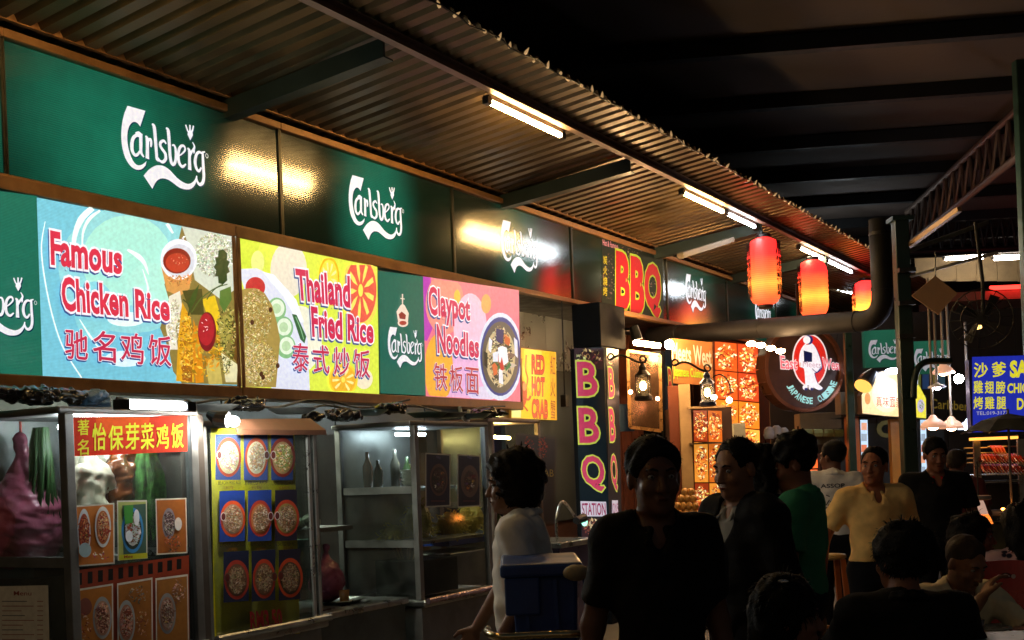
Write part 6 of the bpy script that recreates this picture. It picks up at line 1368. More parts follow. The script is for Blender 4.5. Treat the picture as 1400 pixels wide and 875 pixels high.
for k in range(48):
    e_ = bux*math.cos(2*PI*k/48)+Vector((0, 0, math.sin(2*PI*k/48)))
    vs += [bc+e_*(BR-.03)+bax*.012, bc+e_*(BR+.012)+bax*.012, bc+e_*(BR+.012)-bax*.03, bc+e_*(BR-.03)-bax*.03]
    for j in range(4): fs.append((4*k+j, 4*k+(j+1) % 4, 4*((k+1) % 48)+(j+1) % 4, 4*((k+1) % 48)+j))
mb.add(vs, fs); BS.part('rim_hoop', mb, M('hoop', (.16, .06, .03), .35, .6))
def fb(u, v): p = bc-bax*.03+bux*u+Vector((0, 0, v)); return tuple(p)
def bpx(px, py):
    # picture point on the barrel head plane
    a_, b_ = ab(px, py); rd = Vector((a_/F, 1, b_/F)); o_ = Vector((0, 0, CZ)); pl = bc-bax*.03; tt = (pl-o_).dot(bax)/rd.dot(bax); return tuple(o_+rd*tt)
Zb = zz(1030, 440, 6.25)
a = Art(bpx, out=tuple(bax), base=.002)
def ring_(cx, cy_, rx, ry, c): a.el(*Zb([(cx, cy_)])[0], rx/6.25, ry/6.25, c, n=36, rot=-.03)
ring_(483, 330, 152, 228, '#f0dcdc'); ring_(483, 330, 140, 215, '#d8281c')
robe = cr([(440, 190), (490, 180), (530, 220), (570, 320), (580, 390), (540, 430), (520, 440), (545, 520), (590, 565), (560, 582), (510, 560), (480, 545), (445, 540), (440, 480), (430, 400), (400, 385), (388, 340), (400, 250)], 3, True)
a.poly(Zb([(p[0]+8, p[1]+6) for p in robe]), '#20246c').poly(Zb(robe), '#f2eef6')
a.el(*Zb([(470, 155)])[0], 6, 6.5, '#20246c').el(*Zb([(455, 155)])[0], 5, 5.4, '#f4f0f4').poly(Zb([(428, 245), (500, 265), (500, 342), (432, 345)]), '#101440')
a.stroke(Zb([(452, 195), (470, 190)]), 1.2, '#c83c2c').stroke(Zb([(500, 400), (540, 430), (575, 390)]), .9, '#20246c').poly(Zb([(392, 345), (408, 350), (400, 390), (390, 380)]), '#e8c0b8')
for x in (440, 490): a.el(*Zb([(x, 560)])[0], 3.4, 3.6, '#f2eef6').el(*Zb([(x+8, 575)])[0], 2.2, 1.8, '#20246c')
a.text('East', *Zb([(228, 290), (372, 318), (234, 398), (368, 408)]), '#e86878', off=.02, outline='#f6e6e8', ow=.06)
a.text('Meets', *Zb([(420, 335), (575, 345), (420, 385), (575, 395)]), '#c8a8b8', off=.0)
a.text('West', *Zb([(590, 308), (745, 335), (592, 400), (745, 415)]), '#e86878', off=.02, outline='#f6e6e8', ow=.06)
def arctext(txt, a0, a1, cx, cy_, rx, ry, h, col):
    n_ = len(txt)
    for k, ch in enumerate(txt):
        if ch == ' ': continue
        an = a0+(a1-a0)*(k+.5)/n_; dx, dy = -math.sin(an)*rx, math.cos(an)*ry; l = math.hypot(dx, dy); dx/=l; dy/=l
        if a1 < a0: dx, dy = -dx, -dy
        w_ = abs(a1-a0)/n_*l*.40; px_, py_ = cx+rx*math.cos(an), cy_+ry*math.sin(an); nx, ny = dy, -dx
        a.text(ch, *Zb([(px_-dx*w_+nx*h, py_-dy*w_+ny*h), (px_+dx*w_+nx*h, py_+dy*w_+ny*h), (px_-dx*w_-nx*h, py_-dy*w_-ny*h), (px_+dx*w_-nx*h, py_+dy*w_-ny*h)]), col, off=.03)
arctext('JAPANESE', 2.62, 1.50, 490, 400, 215, 275, 26, '#9ad8d8'); arctext('CUISINE', 1.30, .40, 490, 400, 215, 275, 26, '#9ad8d8')
BS.part('emblem', a.mb, printmat('barrel_sign_print', .85, .3))
mb = MB(); mb.tube([bc+Vector((0, .2, BR)), bc+Vector((0, .2, BR+.5))], .02, 6); BS.part('hanging_rod', mb, iron)

# ---------------- area under the barrel sign
th = Thing('drink_stall_counter', 'dim stall counter with jars under a green valance below the barrel sign', 'counter', at(1100, 700, 14.5), 'W')
mb = MB(); pxbox(mb, 1040, 700, 1160, 780, 14.3, .6); th.part('base_panel', mb, M('dark_wood', (.05, .02, .012)))
mb = MB(); pxbox(mb, 1040, 696, 1162, 702, 14.2, .8); th.part('counter_top', mb, M('rosy_top', (.35, .18, .15), .35))
for k in range(5):
    mb = MB(); q = at(1084+k*14, 590, 14.4); mb.tube([at(1084+k*14, 592, 14.4), at(1096+k*14, 592, 14.4)], .05, 8); th.part('valance_roll', mb, M('olive_valance', (.22, .3, .10), .6, var=.3))
mb = MB(); pxbox(mb, 1083, 596, 1152, 609, 14.5, .05); th.part('rail_board', mb, M('dim_green_board', (.08, .1, .06), .6))
mb = MB(); pxbox(mb, 1094, 563, 1150, 588, 15, .3); single('white_carton', mb, M('dim_carton', (.28, .27, .2), .7), 'large pale carton on top of the dim stall under the barrel sign', 'carton', at(1120, 588, 15), 'W', bevel=.01)
for k, (x, y) in enumerate(((1052, 592), (1062, 590), (1072, 593))):
    mb = MB(); mb.lathe(at(x, y+8, 14.6), [(.06, 0), (.075, .05), (.06, .12), (.03, .15)], 12); single('glass_jar', mb, glass if False else M('jar_glass', (.4, .45, .5), .1, coat=.5, var=.2), 'clear jar %s on the dim stall shelf' % ('next to the picture wall', 'in the middle', 'nearest the dark bottle')[k], 'jar', at(x, y+8, 14.6), 'W', 'clear jars on the dim stall', smooth=True)
mb = MB(); mb.lathe(at(1092, 612, 14.2), [(.03, 0), (.032, .14), (.012, .2), (.012, .26)], 12); single('bottle', mb, M('brown_bottle', (.06, .02, .01), .1, coat=.6), 'dark brown bottle standing left of the green valance', 'bottle', at(1092, 612, 14.2), 'W', smooth=True)
th = Thing('glowing_window', 'small orange glowing lattice window behind the green shirted man', 'window', at(1110, 670, 14.1), 'W')
for i in range(2):
    for j in range(3):
        mb = MB(); pxbox(mb, 1104+i*7.5, 625+j*17, 1110+i*7.5, 640+j*17, 14.05, .02); th.part('pane', mb, E('orange_pane', (1, .16, .03), 1.1))
mb = MB(); pxbox(mb, 1100, 620, 1121, 680, 14.08, .04); th.part('frame', mb, M('dark_wood', (.05, .02, .012)))
wbulb('tiny red light above the orange lattice window', 1128, 610, 14, .018, (1, .08, .03), 12, group=None)
mb = MB(); pxbox(mb, 1150, 600, 1163, 660, 14.6, .05); 
wall2 = Thing('shop_back_wall', 'dark back wall of the middle shops between the picture wall and the noodle stall', 'wall', at(1100, 700, 16.5), 'W')
for k in range(9):
    mb = MB(); x0 = 3.66+k*.5; mb.box((x0+.004, 16.5, 0), (x0+.496, 16.53, 3.6)); wall2.part('wall_panel', mb, M('brown_wall', (.022, .016, .012), .6, var=.35))
# ---------------- noodle stall with yellow lightbox
NS = Thing('noodle_stall', 'noodle stall with orange posts and bright menu strips behind the cream shirted man', 'stall', at(1200, 720, 14.2), 'W')
for nm, x0, x1, y0, y1, m in (('orange_post', 1162, 1174, 569, 700, M('orange_post', (.42, .12, .02), .45)), ('orange_post', 1222, 1231, 572, 690, M('amber_post', (.5, .22, .03), .45))):
    mb = MB(); pxbox(mb, x0, y0, x1, y1, 14.1, .1); NS.part(nm, mb, m)
mb = MB(); pxbox(mb, 1150, 535, 1178, 566, 14.3, .25); NS.part('side_box', mb, M('pale_green_box', (.42, .45, .36), .6))
mb = MB(); pxbox(mb, 1150, 566, 1275, 571, 14.0, .5); NS.part('top_rail', mb, steel); mb = MB(); pxbox(mb, 1150, 690, 1290, 770, 14.3, .5); NS.part('counter_base', mb, steel_dull)
mb = MB(); pxbox(mb, 1150, 575, 1290, 700, 15.3, .05); NS.part('back_panel', mb, M('slate_panel', (.06, .07, .07)))
strip = printmat('menu_strip_print', 1.1, .3)
for x0, x1, Yq in ((1176, 1186, 14.15), (1258, 1266, 14.15)):
    a = Art(lambda x, y: at(x, y, 14.1), out=(0, -1, 0)); a.poly([(x0, 574), (x1, 574), (x1+2, 668), (x0+3, 668)], '#b8d4ec')
    for k in range(6): a.poly([(x0+1.5, 578+k*15), (x1-1, 578+k*15), (x1-1, 588+k*15), (x0+1.5, 588+k*15)], ['#d89878', '#8c9cac', '#c86c48'][k % 3], lay=(k == 0))
    NS.part('menu_strip', a.mb, strip)
a = Art(lambda x, y: at(x, y, 15.25), out=(0, -1, 0)); a.text('C', (1200, 576), (1220, 576), (1200, 597), (1220, 597), '#8c8454', off=.05); NS.part('wall_lettering', a.mb, printmat('dim_wall_print', .18, .5)); a = Art(lambda x, y: at(x, y, 15.25), out=(0, -1, 0)); a.text('Carlsberg', (1272, 545), (1330, 550), (1272, 562), (1330, 566), '#a88c2c', off=.01)
NS.part('wall_lettering', a.mb, printmat('dim_wall_print', .18, .5))
LB3 = Thing('lightbox_sign', 'peaked pale yellow lightbox over the noodle stall with small red Chinese writing', 'sign', at(1205, 568, 13.9), 'W', group='backlit shop signs over the stalls')
a = Art(lambda x, y: at(x, y, 13.9), out=(0, -1, 0)); a.poly([(1179, 565), (1178, 540), (1196, 512), (1206, 508), (1236, 509), (1237, 570), (1215, 569)], '#e8c88c').el(1212, 540, 20, 24, '#f4e0a8').el(1214, 540, 12, 18, '#fff4d0')
for k, ch in enumerate('真味面家'): a.text(ch, (1198+k*9, 542+k*.4), (1206+k*9, 542+k*.4), (1198+k*9, 556+k*.4), (1206+k*9, 556+k*.4), '#a8442c', off=.014)
a.el(1186, 545, 4, 8, '#c8843c').el(1231, 552, 3.5, 12, '#b86c3c'); LB3.part('printed_face', a.mb, printmat('lb3_print', 1.25, .3))
mb = MB(); mb.prism([at(x, y, 13.93) for x, y in ((1179, 566), (1178, 540), (1196, 511), (1206, 507), (1236, 508), (1237, 571))], (0, .2, 0)); LB3.part('box', mb, steel_dull)
LB4 = Thing('lightbox_sign', 'narrow yellow lightbox piece just past the dark green column', 'sign', at(1256, 570, 13.9), 'W', group='backlit shop signs over the stalls')
a = Art(lambda x, y: at(x, y, 13.9), out=(0, -1, 0)); a.poly([(1247, 570), (1247, 528), (1256, 526), (1266, 545), (1266, 572)], '#e4d83c').el(1259, 555, 5, 9, '#b8b0c8').speck((1259, 553, 4, 7), 24, ['#4c4c6c', '#d8c8b8', '#6c8c4c'], 1.5); LB4.part('printed_face', a.mb, printmat('lb4_print', .9, .3))
mb = MB(); pxbox(mb, 1246, 540, 1266, 572, 13.93, .2); LB4.part('box', mb, steel_dull)
gm = panelmat('far_green_panel', .3, 1.2, power=.45)
for (x0, x1, y0, y1, Yq, lb) in ((1183, 1234, 450, 503, 15.2, 'green beer sign panel above the peaked yellow lightbox'), (1246, 1296, 465, 512, 15.2, 'dim green beer sign panel past the dark green column')):
    p = at(x0, y1, Yq); p2 = at(x1, y0, Yq); mb = MB(); mb.box((p[0], Yq, p[2]), (p2[0], Yq+.1, p2[2])); th = Thing('beer_sign_panel', lb, 'sign', (p[0], Yq, p[2]), 'W'); th.part('panel', mb, gm)
    a = Art(lambda u, v: (u, Yq, v), out=(0, -1, 0), base=.003); k_ = .62; logo(a, (p[0]+p2[0])/2, (p[2]+p2[2])/2, k_); th.part('logo', a.mb, printmat('far_logo_print', .28, .4))
a = Art(lambda x, y: at(x, y, 15.0), out=(0, -1, 0))
for k in range(4): a.poly([(1250+k*11, 512), (1259+k*11, 512), (1259+k*11, 532), (1250+k*11, 532)], ['#7c8438', '#2c4c7c', '#8c7c3c', '#3c5c6c'][k], lay=(k == 0))
th = Thing('menu_strip', 'dim strip of small yellow and blue pictures behind the pendant lamps', 'menu', at(1250, 532, 15), 'W'); th.part('print', a.mb, printmat('dim_strip_print', .3, .5))
# pendant lamps
peach = M('peach_shade', (.55, .33, .22), .4, emit=(1, .5, .3), es=.28, var=.1)
def pendant(label, px, py, Y, r, ytop, col, s, shade=peach, group='pendant lamps', H=None):
    c = Vector(at(px, py, Y)); tp = at(px, ytop, Y)[2]; th = Thing('pendant_lamp', label, 'lamp', tuple(c), 'W', group); H = H or r*.8
    mb = MB(); mb.lathe(c, [(r, 0), (r*.96, H*.28), (r*.72, H*.66), (r*.36, H*.94), (r*.3, H*1.1), (.02, H*1.3)], 24); th.part('shade', mb, shade, smooth=True)
    mb = MB(); mb.ell(c+Vector((0, 0, H*.12)), (r*.42, r*.42, r*.3), 14, 8); th.part('bulb', mb, E('pendant_bulb_%d_%d' % (s, int(col[2]*99)), col, s), smooth=True)
    mb = MB(); mb.tube([c+Vector((0, 0, H*1.2)), (c.x, c.y, tp)], .014, 6); th.part('rod', mb, M('pale_rod', (.30, .27, .22), .4, .5)); return th
pendant('leftmost of the three low peach pendant lamps', 1276, 585, 12.6, .135, 380, (1, .6, .35), 16)
pendant('middle one of the three low peach pendant lamps', 1301, 586, 12.9, .13, 400, (1, .6, .35), 16)
pendant('rightmost low pendant lamp, glowing bluish white', 1325, 587, 13.0, .12, 440, (.7, .8, 1), 40, M('cool_shade', (.7, .75, .85), .4, emit=(.6, .75, 1), es=1.2, var=.1))
pendant('upper peach pendant lamp near the curved green arm', 1290, 511, 12.8, .12, 420, (1, .6, .3), 20)
pendant('flat oval pendant lamp glowing white below the curved green arm', 1281, 530, 12.6, .095, 400, (1, .85, .95), 60, white_pl, H=.04)
wbulb('harsh cool bulb shining beside the blue sign', 1311, 518, 12.7, .05, (.75, .8, 1), 90, group=None)
mb = MB(); mb.ell(at(1223, 507, 13.6), (.11, .05, .035), 14, 8); single('oval_lamp', mb, E('blue_white_oval', (.75, .8, 1), 22), 'bluish white oval lamp over the peaked yellow lightbox', 'lamp', at(1223, 507, 13.6), 'W', smooth=True)
th = Thing('gooseneck_pipe', 'dark green curved pipe arm bending from the column over the pendant lamps', 'pipe', at(1248, 560, 11.3), 'W')
mb = MB(); mb.tube(cr([at(1249, 545, 11.3), at(1250, 520, 11.3), at(1256, 502, 11.3), at(1270, 494, 11.35), at(1300, 494, 11.4)], 6), .032, 10); th.part('pipe', mb, post_green, smooth=True)
th = Thing('spot_lamp', 'black spot lamp with a gold rim left of the peaked yellow lightbox', 'lamp', at(1183, 524, 13.5), 'W')
mb = MB(); mb.tube([at(1194, 508, 13.5), at(1186, 518, 13.45), at(1181, 526, 13.4)], [.05, .09, .10], 14); th.part('head', mb, rubber, smooth=False); mb = MB(); mb.tube([at(1180.5, 527, 13.4), at(1179.5, 529, 13.39)], .10, 14); th.part('rim', mb, M('gold_rim', (.7, .35, .08), .3, .8, emit=(1, .5, .1), es=.8, var=0))
# satay stall
SG = Thing('satay_sign', 'deep blue sign with yellow Chinese and English satay menu words', 'sign', at(1328, 590, 12.2), 'W')
p0 = at(1328, 592, 12.2); p1 = at(1470, 486, 12.2); mb = MB(); mb.box((p0[0], 12.2, p0[2]), (p1[0], 12.3, p1[2])); SG.part('box', mb, M('sign_box', (.03, .04, .2), .5))
a = Art(lambda x, y: at(x, y, 12.2), out=(0, -1, 0)); a.poly([(1329, 488), (1472, 484), (1474, 588), (1330, 591)], '#2230b4')
Zs = zz(1280, 460, 3.366); Y_ = '#f0e632'
for t_, x0, x1, y0, y1 in (('沙', 174, 236, 122, 188), ('爹', 256, 320, 118, 186), ('雞', 172, 214, 204, 262), ('翅', 224, 264, 206, 262), ('膀', 274, 316, 206, 262), ('烤', 172, 214, 278, 334), ('雞', 224, 266, 278, 334), ('腿', 278, 320, 278, 334)):
    a.text(t_, *Zs([(x0, y0), (x1, y0), (x0, y1), (x1, y1)]), Y_, off=.028)
a.text('SATAY', *Zs([(342, 116), (548, 106), (342, 186), (548, 178)]), Y_, off=.05).text('CHICKEN WING', *Zs([(328, 218), (620, 208), (328, 260), (620, 252)]), Y_, off=.03).text('DRUMSTICK', *Zs([(372, 286), (620, 276), (372, 336), (620, 328)]), Y_, off=.03).text('TEL:019-3177', *Zs([(184, 346), (330, 342), (184, 362), (330, 358)]), '#c8c4c0', off=.0)
SG.part('printed_face', a.mb, printmat('satay_print', .75, .3))
SR = Thing('satay_rack', 'steel rack with shelves holding rows of red satay', 'rack', at(1370, 700, 11.6), 'W')
for x, y0, y1 in ((1338, 600, 720), (1398, 600, 720)): mb = MB(); pxbox(mb, x-2, y0, x+2, y1, 11.5, .03); SR.part('post', mb, steel)
for y in (648, 658, 700): mb = MB(); pxbox(mb, 1334, y-1.5, 1440, y+1.5, 11.45, .5); SR.part('shelf', mb, steel)
mb = MB(); pxbox(mb, 1340, 659, 1440, 697, 11.8, .1); SR.part('dark_box', mb, rubber)
meat = M('red_satay', (.55, .045, .02), .35, var=.3, scale=20, coat=.3, bump=.2)
src = None
for j, (y, n_) in enumerate(((641, 22), (627, 22), (616, 7))):
    for k in range(n_):
        x = 1342+k*4.4 if j < 2 else 1358+k*2.2
        c = Vector(at(x, y, 11.5+.02*(k % 2)))
        if src is None:
            th = Thing('satay_skewer', 'red satay skewer packed in the lower row under the blue sign', 'satay', tuple(c), 'W', 'lower row of red satay skewers')
            mb = MB(); mb.tube([c+Vector((0, -.06, -.03)), c+Vector((0, .0, .02)), c+Vector((0, .06, .045))], [.010, .016, .009], 6); m1 = th.part('meat', mb, meat); mb = MB(); mb.tube([c+Vector((0, -.16, -.06)), c+Vector((0, .08, .05))], .003, 4); m2 = th.part('stick', mb, M('bamboo', (.5, .38, .26))); src = th.o
        else:
            o = src.copy(); COL.objects.link(o); o.location = tuple(c)
            o['label'] = ['red satay skewer packed in the lower row under the blue sign', 'red satay skewer packed in the upper row under the blue sign', 'red satay skewer in the small heap topping the rack rows'][j]; o['group'] = ['lower row of red satay skewers', 'upper row of red satay skewers', 'small top heap of red satay skewers'][j]
            for m_ in (m1, m2): o2 = m_.copy(); COL.objects.link(o2); o2.parent = o
for k, (y, x0) in enumerate(((613, 1318), (620, 1322), (627, 1318), (633, 1322), (611, 1350))):
    mb = MB(); mb.tube([at(x0, y, 11.55), at(x0+40, y-1, 11.6)], .008, 5); single('skewer_rod', mb, steel, ['top', 'second', 'third', 'lowest', 'short inner'][k]+' steel rod sticking out left of the red satay', 'rod', at(x0, y, 11.55), 'W', 'steel rods of the satay rack')
th = Thing('heat_lamp', 'glowing orange patterned strip under the black umbrella', 'lamp', at(1335, 600, 11.4), 'W')
mb = MB(); mb.box(at(1336, 602, 11.4), tuple(Vector(at(1392, 596, 11.4))+Vector((0, .2, 0)))); th.part('strip', mb, M('ember_strip', (.6, .2, .03), .5, var=.4, scale=30, emit=(1, .35, .05), es=1.3))
UM = Thing('black_umbrella', 'black umbrella opened over the satay rack', 'umbrella', at(1378, 566, 10.9), 'W')
c = Vector(at(1378, 565, 10.9)); n_ = 8
for k in range(n_):
    a0 = 2*PI*k/n_; a1 = 2*PI*(k+1)/n_; R_ = .45; e0 = Vector((math.cos(a0), math.sin(a0), 0)); e1 = Vector((math.cos(a1), math.sin(a1), 0)); mid = (e0+e1)/2
    mb = MB(); P_ = [c, c+e0*R_*.55+Vector((0, 0, -.055)), c+e0*R_+Vector((0, 0, -.17)), c+mid*R_*.93+Vector((0, 0, -.15)), c+e1*R_+Vector((0, 0, -.17)), c+e1*R_*.55+Vector((0, 0, -.055))]; mb.add(P_, [(0, 1, 5), (1, 2, 3), (1, 3, 5), (3, 4, 5)]); UM.part('canopy_panel', mb, M('umbrella_cloth', (.012, .015, .015), .7))
    mb = MB(); mb.tube([c-Vector((0, 0, .01)), c+e0*R_+Vector((0, 0, -.175))], .004, 4); UM.part('rib', mb, steel_dull)
mb = MB(); mb.tube([c+Vector((0, 0, .04)), c-Vector((0, 0, 1.9))], .012, 8); UM.part('pole', mb, steel_dull)
GR = Thing('charcoal_grill', 'dark charcoal grill with glowing embers beside the satay rack', 'grill', at(1370, 760, 10.8), 'W')
mb = MB(); pxbox(mb, 1335, 700, 1460, 712, 10.8, .5); GR.part('fire_box', mb, rubber, bevel=.01); mb = MB(); pxbox(mb, 1345, 712, 1460, 800, 10.95, .35); GR.part('stand', mb, M('olive_panel', (.10, .09, .035), .6, var=.4))
mb = MB(); mb.box(at(1348, 702, 10.85), tuple(Vector(at(1452, 698, 10.85))+Vector((0, .4, .0)))); GR.part('grid', mb, steel_dull)
ember = E('ember', (1, .28, .04), 14); em = MB()
for x, y in ((1372, 699), (1380, 702), (1388, 700), (1383, 697), (1395, 704)): em.ell(at(x, y-3, 10.8), (.022, .02, .012), 8, 6, .2)
GR.part('embers', em, ember, kind='stuff')
th = Thing('orange_lamp', 'clear glass lamp with a glowing orange skirt behind the seated bald man', 'lamp', at(1339, 718, 9.4), 'W')
c = Vector(at(1339, 716, 9.4)); mb = MB(); mb.lathe(c, [(.105, 0), (.085, .05), (.07, .075)], 24); th.part('glowing_skirt', mb, E('orange_skirt', (1, .22, .03), 1.6), smooth=True)
mb = MB(); mb.lathe(c, [(.07, .077), (.05, .15), (.035, .19)], 24); th.part('glass_neck', mb, M('pink_glass', (.6, .4, .35), .15, var=.1, emit=(1, .6, .45), es=.25), smooth=True)
mb = MB(); mb.lathe(c, [(.09, .19), (.1, .2), (.095, .225), (.02, .23)], 24); th.part('cap', mb, M('dim_cap', (.3, .25, .2), .4)); mb = MB(); mb.tube([c+Vector((0, 0, .22)), c+Vector((0, 0, .5))], .006, 6); th.part('cord', mb, rubber)

# ================================================================== BIN, TABLES, CHAIRS
blue_pl = M('blue_bin_plastic', (.022, .06, .22), .4, var=.25, scale=5, bump=.06)
BI = Thing('blue_bin', 'tall dark blue plastic bin with a thick rim beside the walking woman', 'bin', at(738, 880, 4.35), 'W')
Yb = 4.3; pT0 = at(683, 773, Yb); pT1 = at(797, 768, Yb); zt = (pT0[2]+pT1[2])/2; x0, x1 = pT0[0], pT1[0]
mb = MB(); mb.box((x0, Yb, zt-.05), (x1, Yb+.5, zt)); BI.part('rim', mb, blue_pl, bevel=.012)
mb = MB(); mb.box((x0+.015, Yb+.01, zt-.19), (x0+.145, Yb+.05, zt-.05)); BI.part('corner_flange', mb, blue_pl, bevel=.008)
mb = MB(); xa, xb = x0+.04, x1-.02
mb.add([(xa+.05, Yb+.08, 0.05), (xb-.04, Yb+.08, 0.05), (xb-.04, Yb+.42, .05), (xa+.05, Yb+.42, .05), (xa, Yb+.03, zt-.05), (xb, Yb+.03, zt-.05), (xb, Yb+.47, zt-.05), (xa, Yb+.47, zt-.05)], [(0,3,2,1),(4,5,6,7),(0,1,5,4),(1,2,6,5),(2,3,7,6),(3,0,4,7)]); BI.part('tub', mb, blue_pl, bevel=.015)
for k in range(3):
    xx = xa+.05+k*.11; mb = MB(); mb.bar((xx+.03, Yb+.055, .1), (xx, Yb+.02, zt-.06), .014); BI.part('rib', mb, blue_pl)
mb = MB(); mb.ell(at(788, 783, 4.25), (.05, .04, .03), 12, 8, .05); single('crumpled_cloth', mb, M('tan_cloth', (.3, .24, .14), .8, bump=.3), 'crumpled tan cloth on the rim of the blue bin', 'cloth', at(788, 783, 4.25), 'W', smooth=True)
pA, pB = at(672, 871, 4.0), at(796, 866, 4.0)
th = Thing('trolley_rail', 'curved metal rail tinted with yellow lamp light in front of the blue bin at the lower edge', 'rail', (pA[0], 4.0, 0), 'W')
mb = MB(); mb.tube(cr([Vector(pA)+Vector((-.02, .35, -.02)), Vector(pA)+Vector((-.015, .1, 0)), Vector(pA)+Vector((.03, 0, 0)), Vector(pA).lerp(Vector(pB), .5), Vector(pB), Vector(pB)+Vector((.05, .1, 0)), Vector(pB)+Vector((.06, .35, -.02))], 6), .013, 10); th.part('hand_rail', mb, M('yellow_lit_rail', (.55, .42, .2), .22, 1., var=.15), smooth=True)  # yellow lamp light put into the rail's metal colour
for p in (Vector(pA)+Vector((.03, 0, 0)), Vector(pB)): mb = MB(); mb.tube([p, (p.x, p.y, 0.0)], .011, 8); th.part('leg', mb, steel_dull)

teal_top = M('teal_laminate', (.20, .26, .25), .3, var=.2, scale=5)
def table(label, x0, x1, y, Yn, dep, z=None):
    a0 = at(x0, y, Yn); a1 = at(x1, y, Yn); z = z or a0[2]
    th = Thing('dining_table', label, 'table', ((a0[0]+a1[0])/2, Yn+dep/2, 0), 'W', 'dining tables')
    mb = MB(); mb.box((a0[0], Yn, z-.03), (a1[0], Yn+dep, z)); th.part('table_top', mb, teal_top, bevel=.006)
    for xx in (a0[0]+.06, a1[0]-.06):
        for yy in (Yn+.06, Yn+dep-.06): mb = MB(); mb.tube([(xx, yy, 0), (xx, yy, z-.03)], .016, 8); th.part('leg', mb, steel_dull)
    return z
tz = table('pale teal table the bald man is leaning over', 1300, 1475, 850, 5.05, .62, .80)
table('pale table top at the very bottom right corner', 1330, 1520, 872, 4.35, .3, .92)
cpos = at(1333, 832, 5.3)
th = Thing('coffee_cup', 'dark coffee in a clear cup on the teal table before the bald man', 'cup', (cpos[0], 5.3, tz), 'W')
mb = MB(); mb.lathe((cpos[0], 5.3, tz), [(.026, 0.002), (.036, .02), (.04, .075)], 20); th.part('glass', mb, M('coffee_glass', (.10, .08, .07), .08, var=0, coat=1.), smooth=True)
mb = MB(); mb.lathe((cpos[0], 5.3, tz), [(.034, .06), (.036, .0765)], 20); th.part('coffee', mb, M('coffee', (.012, .005, .002), .1, var=0))
mb = MB(); mb.tube([(cpos[0]-.038, 5.3, tz+.06), (cpos[0]-.062, 5.3, tz+.05), (cpos[0]-.058, 5.3, tz+.025), (cpos[0]-.036, 5.3, tz+.02)], .004, 6); th.part('handle', mb, M('bright_rim', (.7, .6, .4), .1, .3, coat=1.))
mb = MB(); mb.lathe((cpos[0]-.0, 5.3, tz), [(.06, .001), (.078, .006), (.076, .009), (.05, .004)], 24); single('saucer', mb, white_pl, 'small saucer under the dark coffee cup', 'saucer', (cpos[0], 5.3, tz), 'W', smooth=True)
q = at(1352, 828, 5.45); mb = MB(); mb.lathe((q[0], 5.45, tz), [(.07, .001), (.10, .012), (.098, .016), (.06, .006)], 24); single('plate', mb, M('dim_plate', (.35, .33, .27), .3), 'dim flat plate right of the coffee cup', 'plate', (q[0], 5.45, tz), 'W', smooth=True)
q = at(1392, 832, 5.4); mb = MB(); mb.box((q[0]-.04, 5.38, tz+.001), (q[0]+.07, 5.46, tz+.012)); single('pink_packet', mb, M('pink_packet', (.5, .22, .16), .5), 'flat pinkish packet at the right end of the teal table', 'packet', (q[0], 5.4, tz), 'W', bevel=.003)
redp = M('red_plastic', (.42, .018, .015), .32, var=.15, coat=.2)
def chair(label, px, py, Y, yaw, k=1.):
    tz_ = at(px, py, Y)[2]; q = at(px, py, Y); th = Thing('plastic_chair', label, 'chair', (q[0], Y, 0), 'W', 'red plastic chairs'); X = q[0]; R3 = Matrix.Rotation(yaw, 3, 'Z')
    def W(p): v = R3 @ Vector(p); return (X+v.x, Y+v.y, v.z)
    mb = MB(); n_ = 12; vs = []; fs = []
    zb = tz_-.36
    for i in range(n_+1):
        u = -1+2*i/n_; dx = .23*u; dy = .06*(1-u*u)
        for j, z in enumerate((zb, tz_-.18, tz_-.03*u*u)):
            vs.append(W((dx, dy+.02*j, z))); vs.append(W((dx, dy+.02*j+.014, z)))
    for i in range(n_):
        for j in range(2):
            a0 = i*6+j*2; fs += [(a0, a0+6, a0+8, a0+2), (a0+1, a0+3, a0+9, a0+7)]
        fs += [(i*6+4, i*6+10, i*6+11, i*6+5), (i*6, i*6+1, i*6+7, i*6+6)]
    mb.add(vs, fs); th.part('backrest', mb, redp, smooth=False)
    mb = MB(); mb.box((X-.22, Y-.42 if abs(yaw) < 1 else Y, .43), (X+.22, Y if abs(yaw) < 1 else Y+.42, .455)); th.part('seat', mb, redp, bevel=.01)
    for sx in (-.19, .19):
        for sy in ((-.4, -.0) if abs(yaw) < 1 else (0, .4)): mb = MB(); mb.bar((X+sx*1.1, Y+sy, 0), (X+sx, Y+sy, .43), .035); th.part('leg', mb, redp)
        mb = MB(); mb.bar(W((sx*1.05, .02, .44)), W((sx*1.05, .05, tz_-.15)), .03); th.part('back_post', mb, redp)
    return th
ch = chair('red plastic chair with a dark oval emblem, nearest the teal table', 1383, 768, 6.0, 0.)
q = at(1383, 790, 5.985); a = Art(lambda x, y: at(x, y, 5.985+.0), out=(0, -1, 0), base=.004); a.el(1375, 787, 8, 4, '#5a1c1c').stroke([(1369, 788), (1374, 785), (1380, 788)], 1.4, '#d8c8c0').el(1385, 788, 3, 3, '#cfc0b8'); ch.part('emblem', a.mb, matte_print)
chair('red plastic chair farther back, its top edge catching light', 1362, 754, 6.7, 0.1)
ST = Thing('wooden_stool', 'orange wooden stool with a yellow seat behind the green shirted man', 'stool', at(1131, 760, 8.0), 'W')
c = Vector(at(1131, 757, 7.9)); mb = MB(); mb.lathe((c.x, c.y, c.z-.035), [(.11, 0), (.125, .01), (.12, .03), (.05, .035)], 24); ST.part('seat', mb, M('yellow_seat', (.5, .34, .12), .4), smooth=True)
